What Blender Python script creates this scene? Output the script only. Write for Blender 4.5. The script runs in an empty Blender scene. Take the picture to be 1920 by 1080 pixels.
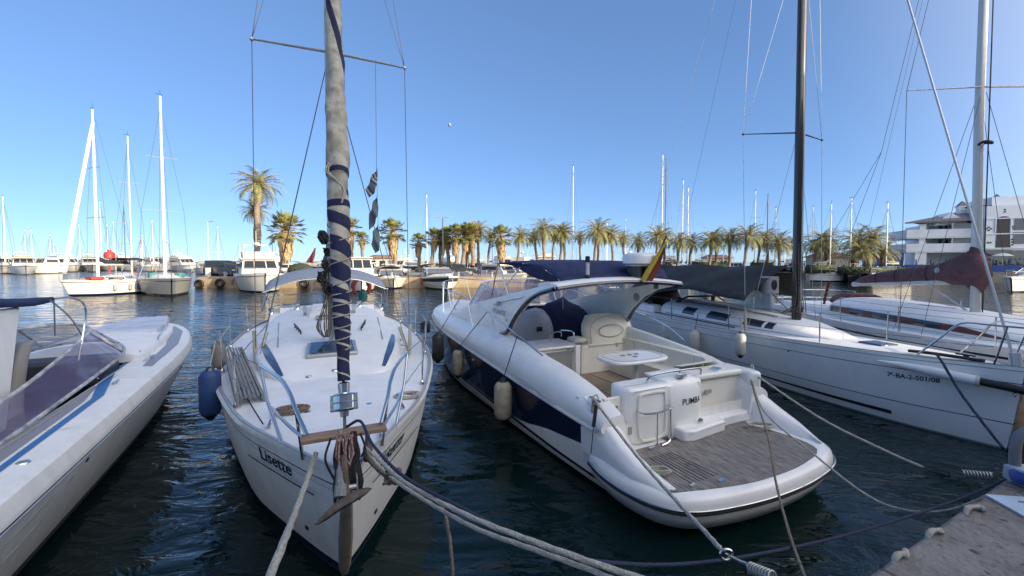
import bpy, bmesh, math, random
from mathutils import Vector, Matrix
from mathutils.bvhtree import BVHTree
R = math.radians
sc = bpy.context.scene
COL = sc.collection

# ---------------------------------------------------------------- camera
EYE, FX, PITCH = 2.8, 780.0, R(2)
CY = 490 + FX * math.tan(PITCH)
cam = bpy.data.cameras.new('camera'); cam_o = bpy.data.objects.new('camera', cam); COL.objects.link(cam_o)
cam.sensor_width = 36; cam.lens = 36 * FX / 1920; cam.shift_y = -(540 - CY) / 1920
cam.clip_start = 0.05; cam.clip_end = 9000
cam_o.location = (0, 0, EYE); cam_o.rotation_euler = (R(90) - PITCH, 0, 0)
sc.camera = cam_o

# ---------------------------------------------------------------- sky, sun, exposure
SUN_EL, SUN_AZ = R(15), R(125)          # azimuth measured from +Y towards +X
w = bpy.data.worlds.new('World'); sc.world = w; w.use_nodes = True
nt = w.node_tree; bg = nt.nodes['Background']
sky = nt.nodes.new('ShaderNodeTexSky'); sky.sky_type = 'NISHITA'; sky.sun_disc = False
sky.sun_elevation = SUN_EL; sky.sun_rotation = SUN_AZ
sky.air_density = 0.7; sky.dust_density = 0.0; sky.ozone_density = 5.0; sky.altitude = 0
gm = nt.nodes.new('ShaderNodeGamma'); gm.inputs[1].default_value = 0.58; nt.links.new(sky.outputs[0], gm.inputs[0])
tn = nt.nodes.new('ShaderNodeMixRGB'); tn.blend_type = 'MULTIPLY'; tn.inputs[0].default_value = 1; tn.inputs[2].default_value = (0.66, 0.78, 0.97, 1); nt.links.new(gm.outputs[0], tn.inputs[1])
# warm glow added round the sun, behind the camera, to brighten the shaded foreground
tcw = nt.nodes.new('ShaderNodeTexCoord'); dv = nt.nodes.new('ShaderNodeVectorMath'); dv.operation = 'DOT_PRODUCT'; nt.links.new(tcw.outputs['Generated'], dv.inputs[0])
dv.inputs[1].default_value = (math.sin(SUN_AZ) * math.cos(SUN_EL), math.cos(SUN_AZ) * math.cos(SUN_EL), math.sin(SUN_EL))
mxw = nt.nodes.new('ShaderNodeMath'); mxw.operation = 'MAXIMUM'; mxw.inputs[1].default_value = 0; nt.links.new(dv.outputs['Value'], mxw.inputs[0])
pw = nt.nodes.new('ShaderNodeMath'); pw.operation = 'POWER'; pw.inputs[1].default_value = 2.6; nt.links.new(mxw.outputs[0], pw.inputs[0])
glow_add = nt.nodes.new('ShaderNodeMixRGB'); glow_add.blend_type = 'ADD'; glow_add.inputs[2].default_value = (11.0, 9.9, 8.4, 1); nt.links.new(pw.outputs[0], glow_add.inputs[0]); nt.links.new(tn.outputs[0], glow_add.inputs[1])
nt.links.new(glow_add.outputs[0], bg.inputs[0]); bg.inputs[1].default_value = 0.145
sl = bpy.data.lights.new('sun', 'SUN'); so = bpy.data.objects.new('sun', sl); COL.objects.link(so)
sl.energy = 2.4; sl.angle = R(0.5); sl.color = (1.0, 0.83, 0.6)
sd = Vector((math.sin(SUN_AZ) * math.cos(SUN_EL), math.cos(SUN_AZ) * math.cos(SUN_EL), math.sin(SUN_EL)))
so.rotation_euler = (-sd).to_track_quat('-Z', 'Y').to_euler()
sc.view_settings.view_transform = 'Standard'; sc.view_settings.look = 'None'
sc.view_settings.exposure = 1.5; sc.view_settings.gamma = 1

# ---------------------------------------------------------------- pixel <-> world helpers (photo pixels 1920x1080)
def ray(px, py):
    u = (px - 960) / FX; v = (CY - py) / FX
    return Vector((u, math.cos(PITCH) + v * math.sin(PITCH), -math.sin(PITCH) + v * math.cos(PITCH)))
def U(px, py, z):
    r = ray(px, py); return Vector((0, 0, EYE)) + r * ((z - EYE) / r.z)
def UD(px, py, D):
    r = ray(px, py); return Vector((0, 0, EYE)) + r * (D / r.y)
class Fr:
    """ground frame of a boat: local x across, local y along"""
    def __init__(s, x, y, deg):
        s.o = Vector((x, y, 0)); a = R(deg); s.a = a
        s.n = Vector((math.cos(a), math.sin(a), 0)); s.d = Vector((-math.sin(a), math.cos(a), 0))
    def loc(s, p):
        q = p - s.o; return Vector((q.dot(s.n), q.dot(s.d), p.z))
    def w(s, t, y, z): return s.o + s.n * t + s.d * y + Vector((0, 0, z))
    def px(s, px, py, z): return s.loc(U(px, py, z))
    def _pl(s, px, py, nrm, c):
        r = ray(px, py); k = (c - (Vector((0, 0, 0)) - s.o).dot(nrm)) / r.dot(nrm)
        return s.loc(Vector((0, 0, EYE)) + r * k)
    def rt(s, px, py, t): return s._pl(px, py, s.n, t)
    def rs(s, px, py, y): return s._pl(px, py, s.d, y)

def interp(tab, x):
    if x <= tab[0][0]: return tab[0][1]
    for (a, b), (c, d) in zip(tab, tab[1:]):
        if x <= c: return b + (d - b) * (x - a) / (c - a)
    return tab[-1][1]
def sm(tab, x):
    """smooth (Catmull-Rom like) table lookup"""
    if x <= tab[0][0]: return tab[0][1]
    if x >= tab[-1][0]: return tab[-1][1]
    n = len(tab)
    for i in range(n - 1):
        if x <= tab[i + 1][0]:
            x0, y0 = tab[i]; x1, y1 = tab[i + 1]; h = x1 - x0; t = (x - x0) / h
            m0 = (y1 - tab[i - 1][1]) / (x1 - tab[i - 1][0]) if i > 0 else (y1 - y0) / h
            m1 = (tab[i + 2][1] - y0) / (tab[i + 2][0] - x0) if i < n - 2 else (y1 - y0) / h
            return ((2*t**3 - 3*t*t + 1) * y0 + (t**3 - 2*t*t + t) * h * m0 + (-2*t**3 + 3*t*t) * y1 + (t**3 - t*t) * h * m1)
def curve(pts, k=6):
    P = [Vector(p) for p in pts]; out = []
    for i in range(len(P) - 1):
        a = P[i - 1] if i else P[i] * 2 - P[i + 1]; b, c = P[i], P[i + 1]
        d = P[i + 2] if i + 2 < len(P) else P[i + 1] * 2 - P[i]
        for j in range(k):
            t = j / k
            out.append(0.5 * ((2*b) + (c - a)*t + (2*a - 5*b + 4*c - d)*t*t + (3*b - a - 3*c + d)*t**3))
    out.append(P[-1]); return out

# ---------------------------------------------------------------- materials
MATS = {}
def mat(name, col, rough=0.5, metal=0.0, spec=0.5, var=0.0, vscale=3.0, bump=0.0, bscale=30.0, coat=0.0, alpha=1.0, trans=0.0, stretch=None, col2=None, band=None, emit=None):
    if name in MATS: return MATS[name]
    m = bpy.data.materials.new(name); MATS[name] = m; m.use_nodes = True
    n = m.node_tree; b = n.nodes['Principled BSDF']; L = n.links.new
    b.inputs['Base Color'].default_value = (*col, 1); b.inputs['Roughness'].default_value = rough
    b.inputs['Metallic'].default_value = metal; b.inputs['Specular IOR Level'].default_value = spec
    b.inputs['Coat Weight'].default_value = coat; b.inputs['Alpha'].default_value = alpha
    b.inputs['Transmission Weight'].default_value = trans
    tc = n.nodes.new('ShaderNodeTexCoord'); mp = n.nodes.new('ShaderNodeMapping')
    L(tc.outputs['Object'], mp.inputs[0])
    if stretch: mp.inputs['Scale'].default_value = stretch
    if var or col2:
        nz = n.nodes.new('ShaderNodeTexNoise'); nz.inputs['Scale'].default_value = vscale; nz.inputs['Detail'].default_value = 6
        nz.inputs['Roughness'].default_value = 0.65
        L(mp.outputs[0], nz.inputs['Vector'])
        cr = n.nodes.new('ShaderNodeValToRGB'); L(nz.outputs['Fac'], cr.inputs[0])
        c2 = col2 or tuple(max(0, c * (1 - var)) for c in col)
        cr.color_ramp.elements[0].position = 0.36; cr.color_ramp.elements[0].color = (*c2, 1)
        cr.color_ramp.elements[1].position = 0.62; cr.color_ramp.elements[1].color = (*col, 1)
        L(cr.outputs[0], b.inputs['Base Color'])
        mr = n.nodes.new('ShaderNodeMapRange'); L(nz.outputs['Fac'], mr.inputs[0])
        mr.inputs[3].default_value = min(1, rough * 1.25); mr.inputs[4].default_value = rough * 0.85
        L(mr.outputs[0], b.inputs['Roughness'])
    if bump:
        nb = n.nodes.new('ShaderNodeTexNoise'); nb.inputs['Scale'].default_value = bscale; nb.inputs['Detail'].default_value = 5
        L(mp.outputs[0], nb.inputs['Vector']); bp = n.nodes.new('ShaderNodeBump'); bp.inputs['Strength'].default_value = bump
        bp.inputs['Distance'].default_value = 0.02
        L(nb.outputs['Fac'], bp.inputs['Height']); L(bp.outputs[0], b.inputs['Normal'])
    return m
GEL = mat('gelcoat', (0.82, 0.82, 0.80), 0.28, var=0.10, vscale=1.6, coat=0.3)
GELD = mat('deck_gelcoat', (0.80, 0.80, 0.79), 0.5, var=0.10, vscale=2.5, bump=0.05, bscale=160)
GELW = mat('weathered_gelcoat', (0.80, 0.79, 0.76), 0.38, vscale=2.2, stretch=(2.6, 2.6, .45), col2=(0.70, 0.685, 0.64))
CREAM = mat('cream_vinyl', (0.74, 0.71, 0.61), 0.5, var=0.08, bump=0.08, bscale=12)
CREAMG = mat('cream_gelcoat', (0.78, 0.76, 0.69), 0.35, var=0.08, vscale=2)
NAVY = mat('navy_paint', (0.007, 0.012, 0.045), 0.22, coat=0.5)
NAVYC = mat('navy_canvas', (0.012, 0.022, 0.085), 0.85, var=0.3, vscale=5, bump=0.3, bscale=9)
BLACK = mat('black_rubber', (0.012, 0.012, 0.013), 0.5)
STEEL = mat('stainless_steel', (0.62, 0.62, 0.62), 0.18, metal=1.0)
WIRE = mat('wire', (0.12, 0.12, 0.13), 0.45, metal=0.4)
ALU = mat('aluminium', (0.52, 0.52, 0.52), 0.42, metal=0.6, var=0.15, vscale=4)
GREYP = mat('grey_paint', (0.30, 0.31, 0.33), 0.4, var=0.1)
ROPE = mat('pale_rope', (0.50, 0.47, 0.40), 0.9, var=0.35, vscale=60, bump=0.8, bscale=120)
ROPED = mat('dark_rope', (0.02, 0.03, 0.07), 0.8, var=0.3, vscale=50, bump=0.5, bscale=110)
ROPEB = mat('brown_rope', (0.24, 0.19, 0.14), 0.95, var=0.5, vscale=40, bump=0.9, bscale=100)
WOOD = mat('varnished_wood', (0.27, 0.19, 0.13), 0.6, var=0.4, vscale=8, stretch=(1, 12, 12))
GLASS = mat('tinted_glass', (0.03, 0.04, 0.06), 0.05, spec=0.8)
GLASSB = mat('hatch_glass', (0.03, 0.06, 0.13), 0.12, spec=0.7, var=0.3)
FENDW = mat('fender_white', (0.62, 0.60, 0.55), 0.45, var=0.25, vscale=7)
FENDG = mat('fender_cream', (0.40, 0.36, 0.28), 0.7, var=0.35, vscale=9, bump=0.2, bscale=60)
FENDB = mat('fender_blue', (0.012, 0.05, 0.17), 0.55, var=0.3, vscale=8)
CANVG = mat('grey_canvas', (0.30, 0.33, 0.38), 0.85, var=0.15, bump=0.25, bscale=8)
RED = mat('buoy_red', (0.42, 0.06, 0.04), 0.6, var=0.25, vscale=8)
CLEARG = mat('clear_glass', (0.6, 0.66, 0.75), 0.05, alpha=0.30, spec=0.6)

# ---------------------------------------------------------------- mesh builder
class MB:
    def __init__(s): s.v = []; s.f = []; s.m = []
    def add(s, vs, fs, m=0):
        o = len(s.v); s.v += [tuple(p) for p in vs]; s.f += [tuple(i + o for i in f) for f in fs]
        s.m += (m if isinstance(m, list) else [m] * len(fs)); return s
    def box(s, c, size, rz=0, m=0, rx=0, ry=0):
        M = Matrix.Rotation(rz, 3, 'Z') @ Matrix.Rotation(ry, 3, 'Y') @ Matrix.Rotation(rx, 3, 'X')
        vs = [Vector(c) + M @ Vector((x * size[0] / 2, y * size[1] / 2, z * size[2] / 2)) for z in (-1, 1) for y in (-1, 1) for x in (-1, 1)]
        return s.add(vs, [(0, 2, 3, 1), (4, 5, 7, 6), (0, 1, 5, 4), (2, 6, 7, 3), (0, 4, 6, 2), (1, 3, 7, 5)], m)
    def tube(s, pts, r, n=8, m=0, closed=False, flat=None):
        P = [Vector(p) for p in pts]; N = len(P)
        rr = r if isinstance(r, (list, tuple)) else [r] * N
        if len(rr) != N: rr = [rr[min(len(rr) - 1, int(i * (len(rr) - 1) / max(1, N - 1) + .5))] for i in range(N)]
        vs = []; up = None
        for i in range(N):
            if closed: t = (P[(i + 1) % N] - P[i - 1])
            else: t = P[min(i + 1, N - 1)] - P[max(i - 1, 0)]
            if t.length < 1e-9: t = Vector((0, 0, 1))
            t.normalize()
            if up is None:
                up = Vector((0, 0, 1)) if abs(t.z) < 0.9 else Vector((1, 0, 0))
            a = (up - t * up.dot(t))
            a = a.normalized() if a.length > 1e-6 else t.orthogonal().normalized()
            up = a; b = t.cross(a)
            for k in range(n):
                an = 2 * math.pi * k / n
                vs.append(P[i] + (a * math.cos(an) * (flat or 1) + b * math.sin(an)) * rr[i])
        fs = []
        for i in range(N if closed else N - 1):
            j = (i + 1) % N
            for k in range(n): fs.append((i*n + k, i*n + (k+1) % n, j*n + (k+1) % n, j*n + k))
        if not closed: fs += [tuple(range(n - 1, -1, -1)), tuple((N-1)*n + k for k in range(n))]
        return s.add(vs, fs, m)
    def lathe(s, prof, c=(0, 0, 0), axis=(0, 0, 1), n=20, m=0):
        ax = Vector(axis).normalized(); a = ax.orthogonal().normalized(); b = ax.cross(a); c = Vector(c)
        vs = [c + ax * z + (a * math.cos(2*math.pi*k/n) + b * math.sin(2*math.pi*k/n)) * r for r, z in prof for k in range(n)]
        fs = [(i*n + k, i*n + (k+1) % n, (i+1)*n + (k+1) % n, (i+1)*n + k) for i in range(len(prof) - 1) for k in range(n)]
        fs += [tuple(range(n - 1, -1, -1)), tuple((len(prof)-1)*n + k for k in range(n))]
        return s.add(vs, fs, m)
    def prism(s, poly, z0, z1, m=0, mt=None):
        n = len(poly); vs = [(p[0], p[1], z0) for p in poly] + [(p[0], p[1], z1) for p in poly]
        fs = [(i, (i+1) % n, n + (i+1) % n, n + i) for i in range(n)]
        s.add(vs, fs + [tuple(range(n - 1, -1, -1)), tuple(range(n, 2*n))], [m] * (n + 1) + [m if mt is None else mt]); return s
    def loft(s, rings, m=0, closed=True, caps=True):
        n = len(rings[0]); vs = [p for r in rings for p in r]; fs = []
        for i in range(len(rings) - 1):
            for k in range(n if closed else n - 1):
                fs.append((i*n + k, i*n + (k+1) % n, (i+1)*n + (k+1) % n, (i+1)*n + k))
        if caps: fs += [tuple(range(n - 1, -1, -1)), tuple((len(rings)-1)*n + k for k in range(n))]
        return s.add(vs, fs, m)
    def grid(s, nu, nv, fn, m=0):
        vs = [fn(i / nu, j / nv) for i in range(nu + 1) for j in range(nv + 1)]
        fs = [(i*(nv+1) + j, (i+1)*(nv+1) + j, (i+1)*(nv+1) + j+1, i*(nv+1) + j+1) for i in range(nu) for j in range(nv)]
        return s.add(vs, fs, m if not callable(m) else [m(i / nu, j / nv) for i in range(nu) for j in range(nv)])
    def sphere(s, c, r, n=10, m=0, sc3=(1, 1, 1)):
        rings = []
        for i in range(n + 1):
            a = math.pi * i / n
            rings.append([Vector(c) + Vector((sc3[0]*max(r*math.sin(a), 1e-4)*math.cos(2*math.pi*k/n), sc3[1]*max(r*math.sin(a), 1e-4)*math.sin(2*math.pi*k/n), -sc3[2]*r*math.cos(a))) for k in range(n)])
        return s.loft(rings, m)
    def build(s, name, mats, parent=None, sharp=38, solid=0, bevel=0, sub=0, fixn=True):
        me = bpy.data.meshes.new(name); me.from_pydata(s.v, [], s.f)
        if not isinstance(mats, (list, tuple)): mats = [mats]
        for m in mats: me.materials.append(m)
        for p, k in zip(me.polygons, s.m): p.material_index = k
        if fixn:
            bm = bmesh.new(); bm.from_mesh(me); bmesh.ops.recalc_face_normals(bm, faces=bm.faces); bm.to_mesh(me); bm.free()
        me.shade_smooth()
        if sharp < 180: me.set_sharp_from_angle(angle=R(sharp))
        o = bpy.data.objects.new(name, me); COL.objects.link(o)
        if parent: o.parent = parent
        if solid:
            q = o.modifiers.new('t', 'SOLIDIFY'); q.thickness = solid; q.offset = 0
        if bevel:
            q = o.modifiers.new('b', 'BEVEL'); q.width = bevel; q.segments = 2; q.limit_method = 'ANGLE'; q.angle_limit = R(40)
        if sub:
            q = o.modifiers.new('s', 'SUBSURF'); q.levels = sub; q.render_levels = sub
        return o
def empty(name, loc=(0, 0, 0), rz=0):
    o = bpy.data.objects.new(name, None); COL.objects.link(o); o.location = loc; o.rotation_euler = (0, 0, rz)
    o.empty_display_size = 0.2; return o
def tag(o, label=None, cat=None, group=None, kind=None):
    if label: o['label'] = label
    if cat: o['category'] = cat
    if group: o['group'] = group
    if kind: o['kind'] = kind
    return o
KIDS = {}
def copy_tree(o, parent=None):
    c = o.copy(); COL.objects.link(c); c.parent = parent
    for ch in [x for x in bpy.data.objects if x.parent == o]: copy_tree(ch, c)
    return c
def boat_root(name, F, label, cat, group=None):
    r = empty(name, F.o, F.a); return tag(r, label, cat, group)
def one(name, mb, mats, label, cat, group=None, loc=None, rz=0, **k):
    """a thing that is a single mesh; vertices given in world space, origin moved to its base"""
    vs = [Vector(v) for v in mb.v]
    c = Vector(((min(v.x for v in vs) + max(v.x for v in vs)) / 2, (min(v.y for v in vs) + max(v.y for v in vs)) / 2, min(v.z for v in vs)))
    mb.v = [tuple(v - c) for v in vs]
    o = mb.build(name, mats, None, **k); o.location = c
    return tag(o, label, cat, group)

# ---------------------------------------------------------------- hull builder
def hull_fn(L, B, rows, d=1, sheer=None, s0=0.0):
    """rows: (z at bow, beam factor, stem offset, material of the band below this row, beam factor at stern) top to bottom"""
    def P(u, r, side):
        z, k, st = rows[r][0], rows[r][1], rows[r][2]
        if callable(z): z = z(u)
        if callable(k): k = k(u)
        top = rows[0][0](0) if callable(rows[0][0]) else rows[0][0]
        if sheer: z = z + sm(sheer, u) * max(0, z) / top
        return Vector((side * max(sm(B, u) * k, 0.004), s0 + d * (st + (L - st) * u), z))
    return P
def hull_mesh(L, B, rows, n=36, d=1, sheer=None, s0=0.0, transom=True, tm=0):
    P = hull_fn(L, B, rows, d, sheer, s0); mb = MB(); nr = len(rows)
    us = [(i / n) ** 1.25 for i in range(n + 1)]
    for side in (-1, 1):
        mb.add([P(u, r, side) for u in us for r in range(nr)],
               [(i*nr + r, (i+1)*nr + r, (i+1)*nr + r+1, i*nr + r+1) for i in range(n) for r in range(nr - 1)],
               [rows[r][3] for i in range(n) for r in range(nr - 1)])
    if transom:
        ring = [P(1, r, -1) for r in range(nr)] + [P(1, r, 1) for r in range(nr - 1, -1, -1)]
        mb.add(ring, [tuple(range(len(ring)))], tm)
    return mb, P
def deck_mesh(P, inset=0.0, drop=0.02, crown=0.05, n=36, nv=10, u0=0.0, u1=1.0, m=0):
    mb = MB()
    def fn(a, b):
        u = u0 + (u1 - u0) * a; p = P(u, 0, 1); x = max(p.x - inset, 0.003) * (2*b - 1)
        return (x, p.y, p.z - drop + crown * (1 - (2*b - 1) ** 2) * min(1, p.x))
    return mb.grid(n, nv, fn, m)
def bvh_of(o):
    dg = bpy.context.evaluated_depsgraph_get(); dg.update(); e = o.evaluated_get(dg); me = e.to_mesh()
    b = BVHTree.FromPolygons([v.co.copy() for v in me.vertices], [tuple(p.vertices) for p in me.polygons]); e.to_mesh_clear(); return b
def lettering(txt, tree, org, ax, ay, size, m, parent, name='lettering', shear=0.0, off=0.005, ex=0.0, ext=1.0, sx=1.0):
    cu = bpy.data.curves.new(name, 'FONT'); cu.body = txt; cu.size = size; cu.shear = shear; cu.resolution_u = 3; cu.offset = ex
    t = bpy.data.objects.new(name, cu); COL.objects.link(t)
    dg = bpy.context.evaluated_depsgraph_get(); dg.update(); me = bpy.data.meshes.new_from_object(t.evaluated_get(dg))
    bpy.data.objects.remove(t)
    ax = Vector(ax).normalized(); ay = Vector(ay).normalized(); nz = ax.cross(ay).normalized(); org = Vector(org)
    bm = bmesh.new(); bm.from_mesh(me)
    for v in bm.verts:
        p = org + ax * v.co.x * sx + ay * v.co.y
        if tree:
            h = tree.ray_cast(p + nz * 0.8 * ext, -nz, 2.5)
            if h[0]: p = h[0] + nz * off
        else: p = p + nz * off
        v.co = p
    bm.to_mesh(me); bm.free(); me.materials.clear(); me.materials.append(m)
    o = bpy.data.objects.new(name, me); COL.objects.link(o); o.parent = parent; return o
def drape(tree, poly, nseg, off, z=5, m=0, mb=None):
    """quad strip laid on a surface: poly = list of (left(x,y), right(x,y))"""
    mb = mb or MB(); vs = []
    for i in range(len(poly) - 1):
        for k in range(nseg + (1 if i == len(poly) - 2 else 0)):
            t = k / nseg
            for s in (0, 1):
                x = poly[i][s][0] * (1-t) + poly[i+1][s][0] * t; y = poly[i][s][1] * (1-t) + poly[i+1][s][1] * t
                h = tree.ray_cast(Vector((x, y, z)), Vector((0, 0, -1)))
                vs.append((x, y, (h[0].z if h[0] else 0) + off))
    return mb.add(vs, [(2*i, 2*i+1, 2*i+3, 2*i+2) for i in range(len(vs)//2 - 1)], m)
def side_band(mb, tree, ss, z_of, flo, fhi, sd=-1, m=0, n=5, off=.008):
    """band wrapped on a cabin side: rays from outboard, lifted along the surface normal"""
    g = []
    for s in ss:
        a, c = flo(s), fhi(s)
        for j in range(n + 1):
            z = z_of(s, a + (c - a) * j / n); h = tree.ray_cast(Vector((sd * 4, s, z)), Vector((-sd, 0, 0)))
            if h[0]: nn = h[1] if h[1].x * sd > 0 else -h[1]; g.append(h[0] + nn * off)
            else: g.append(Vector((sd * .9, s, z)))
    k = n + 1; fs = [(i*k + j, (i+1)*k + j, (i+1)*k + j+1, i*k + j+1) for i in range(len(ss) - 1) for j in range(n)]
    return mb.add(g, fs, m if not isinstance(m, list) else [m[i] for i in range(len(ss) - 1) for j in range(n)])
def fender(name, top, L, r, m, label, endm=None, group='boat fenders', tilt=0, rope_to=None, ropem=None):
    """hanging cylinder fender; top = world position of upper eye"""
    e = empty(name, (top[0], top[1], top[2] - L)); tag(e, label, 'fender', group)
    b = MB(); pr = [(r*.25, 0), (r*.3, .05*L), (r*.75, .09*L), (r, .18*L), (r, .82*L), (r*.75, .91*L), (r*.3, .95*L), (r*.25, L)]
    b.lathe(pr, n=18); b.build('body', m, e, sharp=60)
    if endm:
        c = MB(); c.lathe([(r*.28, -.015), (r*.55, .05*L), (r*.85, .1*L), (r*.9, .10*L)], n=18); c.build('end_cap', endm, e)
        c = MB(); c.lathe([(r*.5, .92*L), (r*.3, .98*L), (r*.28, L+.01)], n=12); c.build('end_cap', endm, e)
    if rope_to is not None:
        q = Vector(rope_to) - e.location
        c = MB(); c.tube([(0, 0, L - .01), q * .5 + Vector((0, 0, L*.5)), q], 0.008, 6); c.build('lanyard', ropem or ROPE, e)
    return e
def strands(b, P, r, n=12, m=0):
    """three-strand laid rope along the polyline P"""
    Q = [P[0]]; step = r * 1.1; acc = 0
    for a, c in zip(P, P[1:]):
        L = (c - a).length; t = step - acc
        while t <= L: Q.append(a.lerp(c, t / L)); t += step
        acc = (acc + L) % step if L else acc
    if len(Q) < 4: return b.tube(P, r, 8, m)
    N = len(Q); vs = []; up = None
    for i in range(N):
        t = (Q[min(i + 1, N - 1)] - Q[max(i - 1, 0)]).normalized()
        up = up or t.orthogonal(); a = (up - t * up.dot(t)).normalized(); up = a; c = t.cross(a)
        for k in range(n):
            an = 2 * math.pi * k / n; q = r * (1 + .12 * math.cos(3 * an - i * .55)); vs.append(Q[i] + (a * math.cos(an) + c * math.sin(an)) * q)
    return b.add(vs, [(i*n + k, i*n + (k+1) % n, (i+1)*n + (k+1) % n, (i+1)*n + k) for i in range(N - 1) for k in range(n)] + [tuple(range(n)), tuple((N-1)*n + k for k in range(n))], m)
def rope(name, pts, r, m, label, group='mooring ropes', cat='rope', k=8, n=8):
    b = MB(); P = curve(pts, k)
    if r < .0105 and m is not ROPE: b.tube(P, r, n)
    else: strands(b, P, r * 1.06)
    return one(name, b, m, label, cat, group, sharp=180)
# ================================================================= setting: water, quay, shore
def water_mat():
    m = bpy.data.materials.new('harbour_water'); m.use_nodes = True; n = m.node_tree; b = n.nodes['Principled BSDF']; L = n.links.new
    b.inputs['Base Color'].default_value = (0.002, 0.011, 0.011, 1); b.inputs['Roughness'].default_value = 0.03; b.inputs['IOR'].default_value = 1.333
    g = n.nodes.new('ShaderNodeNewGeometry')
    def noise(scale, st, rot, det, dist=0.6):
        mp = n.nodes.new('ShaderNodeMapping'); mp.inputs['Scale'].default_value = st; mp.inputs['Rotation'].default_value = (0, 0, R(rot)); L(g.outputs['Position'], mp.inputs[0])
        z = n.nodes.new('ShaderNodeTexNoise'); z.inputs['Scale'].default_value = scale; z.inputs['Detail'].default_value = det; z.inputs['Distortion'].default_value = dist
        L(mp.outputs[0], z.inputs['Vector']); return z.outputs['Fac']
    def math_(op, a, v):
        q = n.nodes.new('ShaderNodeMath'); q.operation = op; L(a, q.inputs[0])
        if isinstance(v, float): q.inputs[1].default_value = v
        else: L(v, q.inputs[1])
        return q.outputs[0]
    a = math_('MULTIPLY', noise(0.5, (1, 2.4, 1), 8, 2), 0.14)
    c = math_('MULTIPLY', noise(1.6, (1, 1.9, 1), -14, 3, 1.3), 0.046)
    e = math_('MULTIPLY', noise(9.0, (1, 1.5, 1), 20, 2, .8), 0.0030)
    lf = n.nodes.new('ShaderNodeMapRange'); L(noise(0.11, (1, 1.6, 1), 30, 1), lf.inputs[0]); lf.inputs[1].default_value = .38; lf.inputs[2].default_value = .62; lf.inputs[3].default_value = .45; lf.inputs[4].default_value = 1.5
    c = math_('MULTIPLY', c, lf.outputs[0])
    h = math_('ADD', math_('ADD', a, c), e)
    bp = n.nodes.new('ShaderNodeBump'); bp.inputs['Strength'].default_value = 1.0; bp.inputs['Distance'].default_value = 0.75
    L(h, bp.inputs['Height']); L(bp.outputs[0], b.inputs['Normal'])
    return m
mb = MB(); mb.add([(-4000, -60, 0), (4000, -60, 0), (4000, 7000, 0), (-4000, 7000, 0)], [(0, 1, 2, 3)])
tag(mb.build('water', water_mat()), kind='structure')
CONC = mat('quay_concrete', (0.21, 0.195, 0.18), 0.85, col2=(0.12, 0.11, 0.10), vscale=3.2, bump=1.0, bscale=26)
_n = CONC.node_tree; _b = _n.nodes['Principled BSDF']; _src = _b.inputs['Base Color'].links[0].from_socket   # joints between the slabs, dark spots
_g = _n.nodes.new('ShaderNodeNewGeometry'); _m = _n.nodes.new('ShaderNodeMapping'); _m.inputs['Rotation'].default_value = (0, 0, R(-27.4)); _n.links.new(_g.outputs['Position'], _m.inputs[0])
_k = _n.nodes.new('ShaderNodeTexBrick'); _k.inputs['Scale'].default_value = 1; _k.inputs['Brick Width'].default_value = 1.9; _k.inputs['Row Height'].default_value = 1.5; _k.inputs['Mortar Size'].default_value = .012
_k.inputs['Color1'].default_value = (1, 1, 1, 1); _k.inputs['Color2'].default_value = (.86, .85, .84, 1); _k.inputs['Mortar'].default_value = (.35, .33, .31, 1); _n.links.new(_m.outputs[0], _k.inputs[0])
_v = _n.nodes.new('ShaderNodeTexNoise'); _v.inputs['Scale'].default_value = 17; _v.inputs['Detail'].default_value = 3; _n.links.new(_g.outputs['Position'], _v.inputs[0]); _r = _n.nodes.new('ShaderNodeValToRGB'); _r.color_ramp.elements[0].position = .30; _r.color_ramp.elements[0].color = (.3, .28, .26, 1); _r.color_ramp.elements[1].position = .40; _n.links.new(_v.outputs[0], _r.inputs[0])
_x = _n.nodes.new('ShaderNodeMixRGB'); _x.blend_type = 'MULTIPLY'; _x.inputs[0].default_value = 1; _n.links.new(_src, _x.inputs[1]); _n.links.new(_k.outputs[0], _x.inputs[2])
_y = _n.nodes.new('ShaderNodeMixRGB'); _y.blend_type = 'MULTIPLY'; _y.inputs[0].default_value = 1; _n.links.new(_x.outputs[0], _y.inputs[1]); _n.links.new(_r.outputs[0], _y.inputs[2]); _n.links.new(_y.outputs[0], _b.inputs['Base Color'])
TANW = mat('far_quay_stone', (0.42, 0.33, 0.21), 0.9, col2=(0.26, 0.2, 0.13), vscale=.9, bump=0.6, bscale=3)
PAVE = mat('promenade_paving', (0.34, 0.29, 0.24), 0.9, var=0.25, vscale=.5)
mb = MB(); mb.prism([(-40, -19.6), (2.02, 2.25), (3.85, 3.2), (5.9, 4.27), (7.0, 4.83), (9.2, 5.3), (30, 5.4), (80, 4), (80, -60), (-60, -60), (-60, -30)], -3, 1.1)
q = mb.build('quay', CONC, bevel=0.03); tag(q, kind='structure')
# block of rough masonry at the quay corner between the two bows
b = MB(); b.box((9.15, 7.6, -.1), (2.3, 3.6, 1.9), rz=R(8)); q = one('stone_block', b, mat('rough_stone', (0.30, 0.24, 0.17), .9, col2=(.12, .1, .08), vscale=4, bump=1, bscale=10), 'brown rough stone pier block behind the bow of the white racing yacht', 'stone block', bevel=.06)
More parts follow.
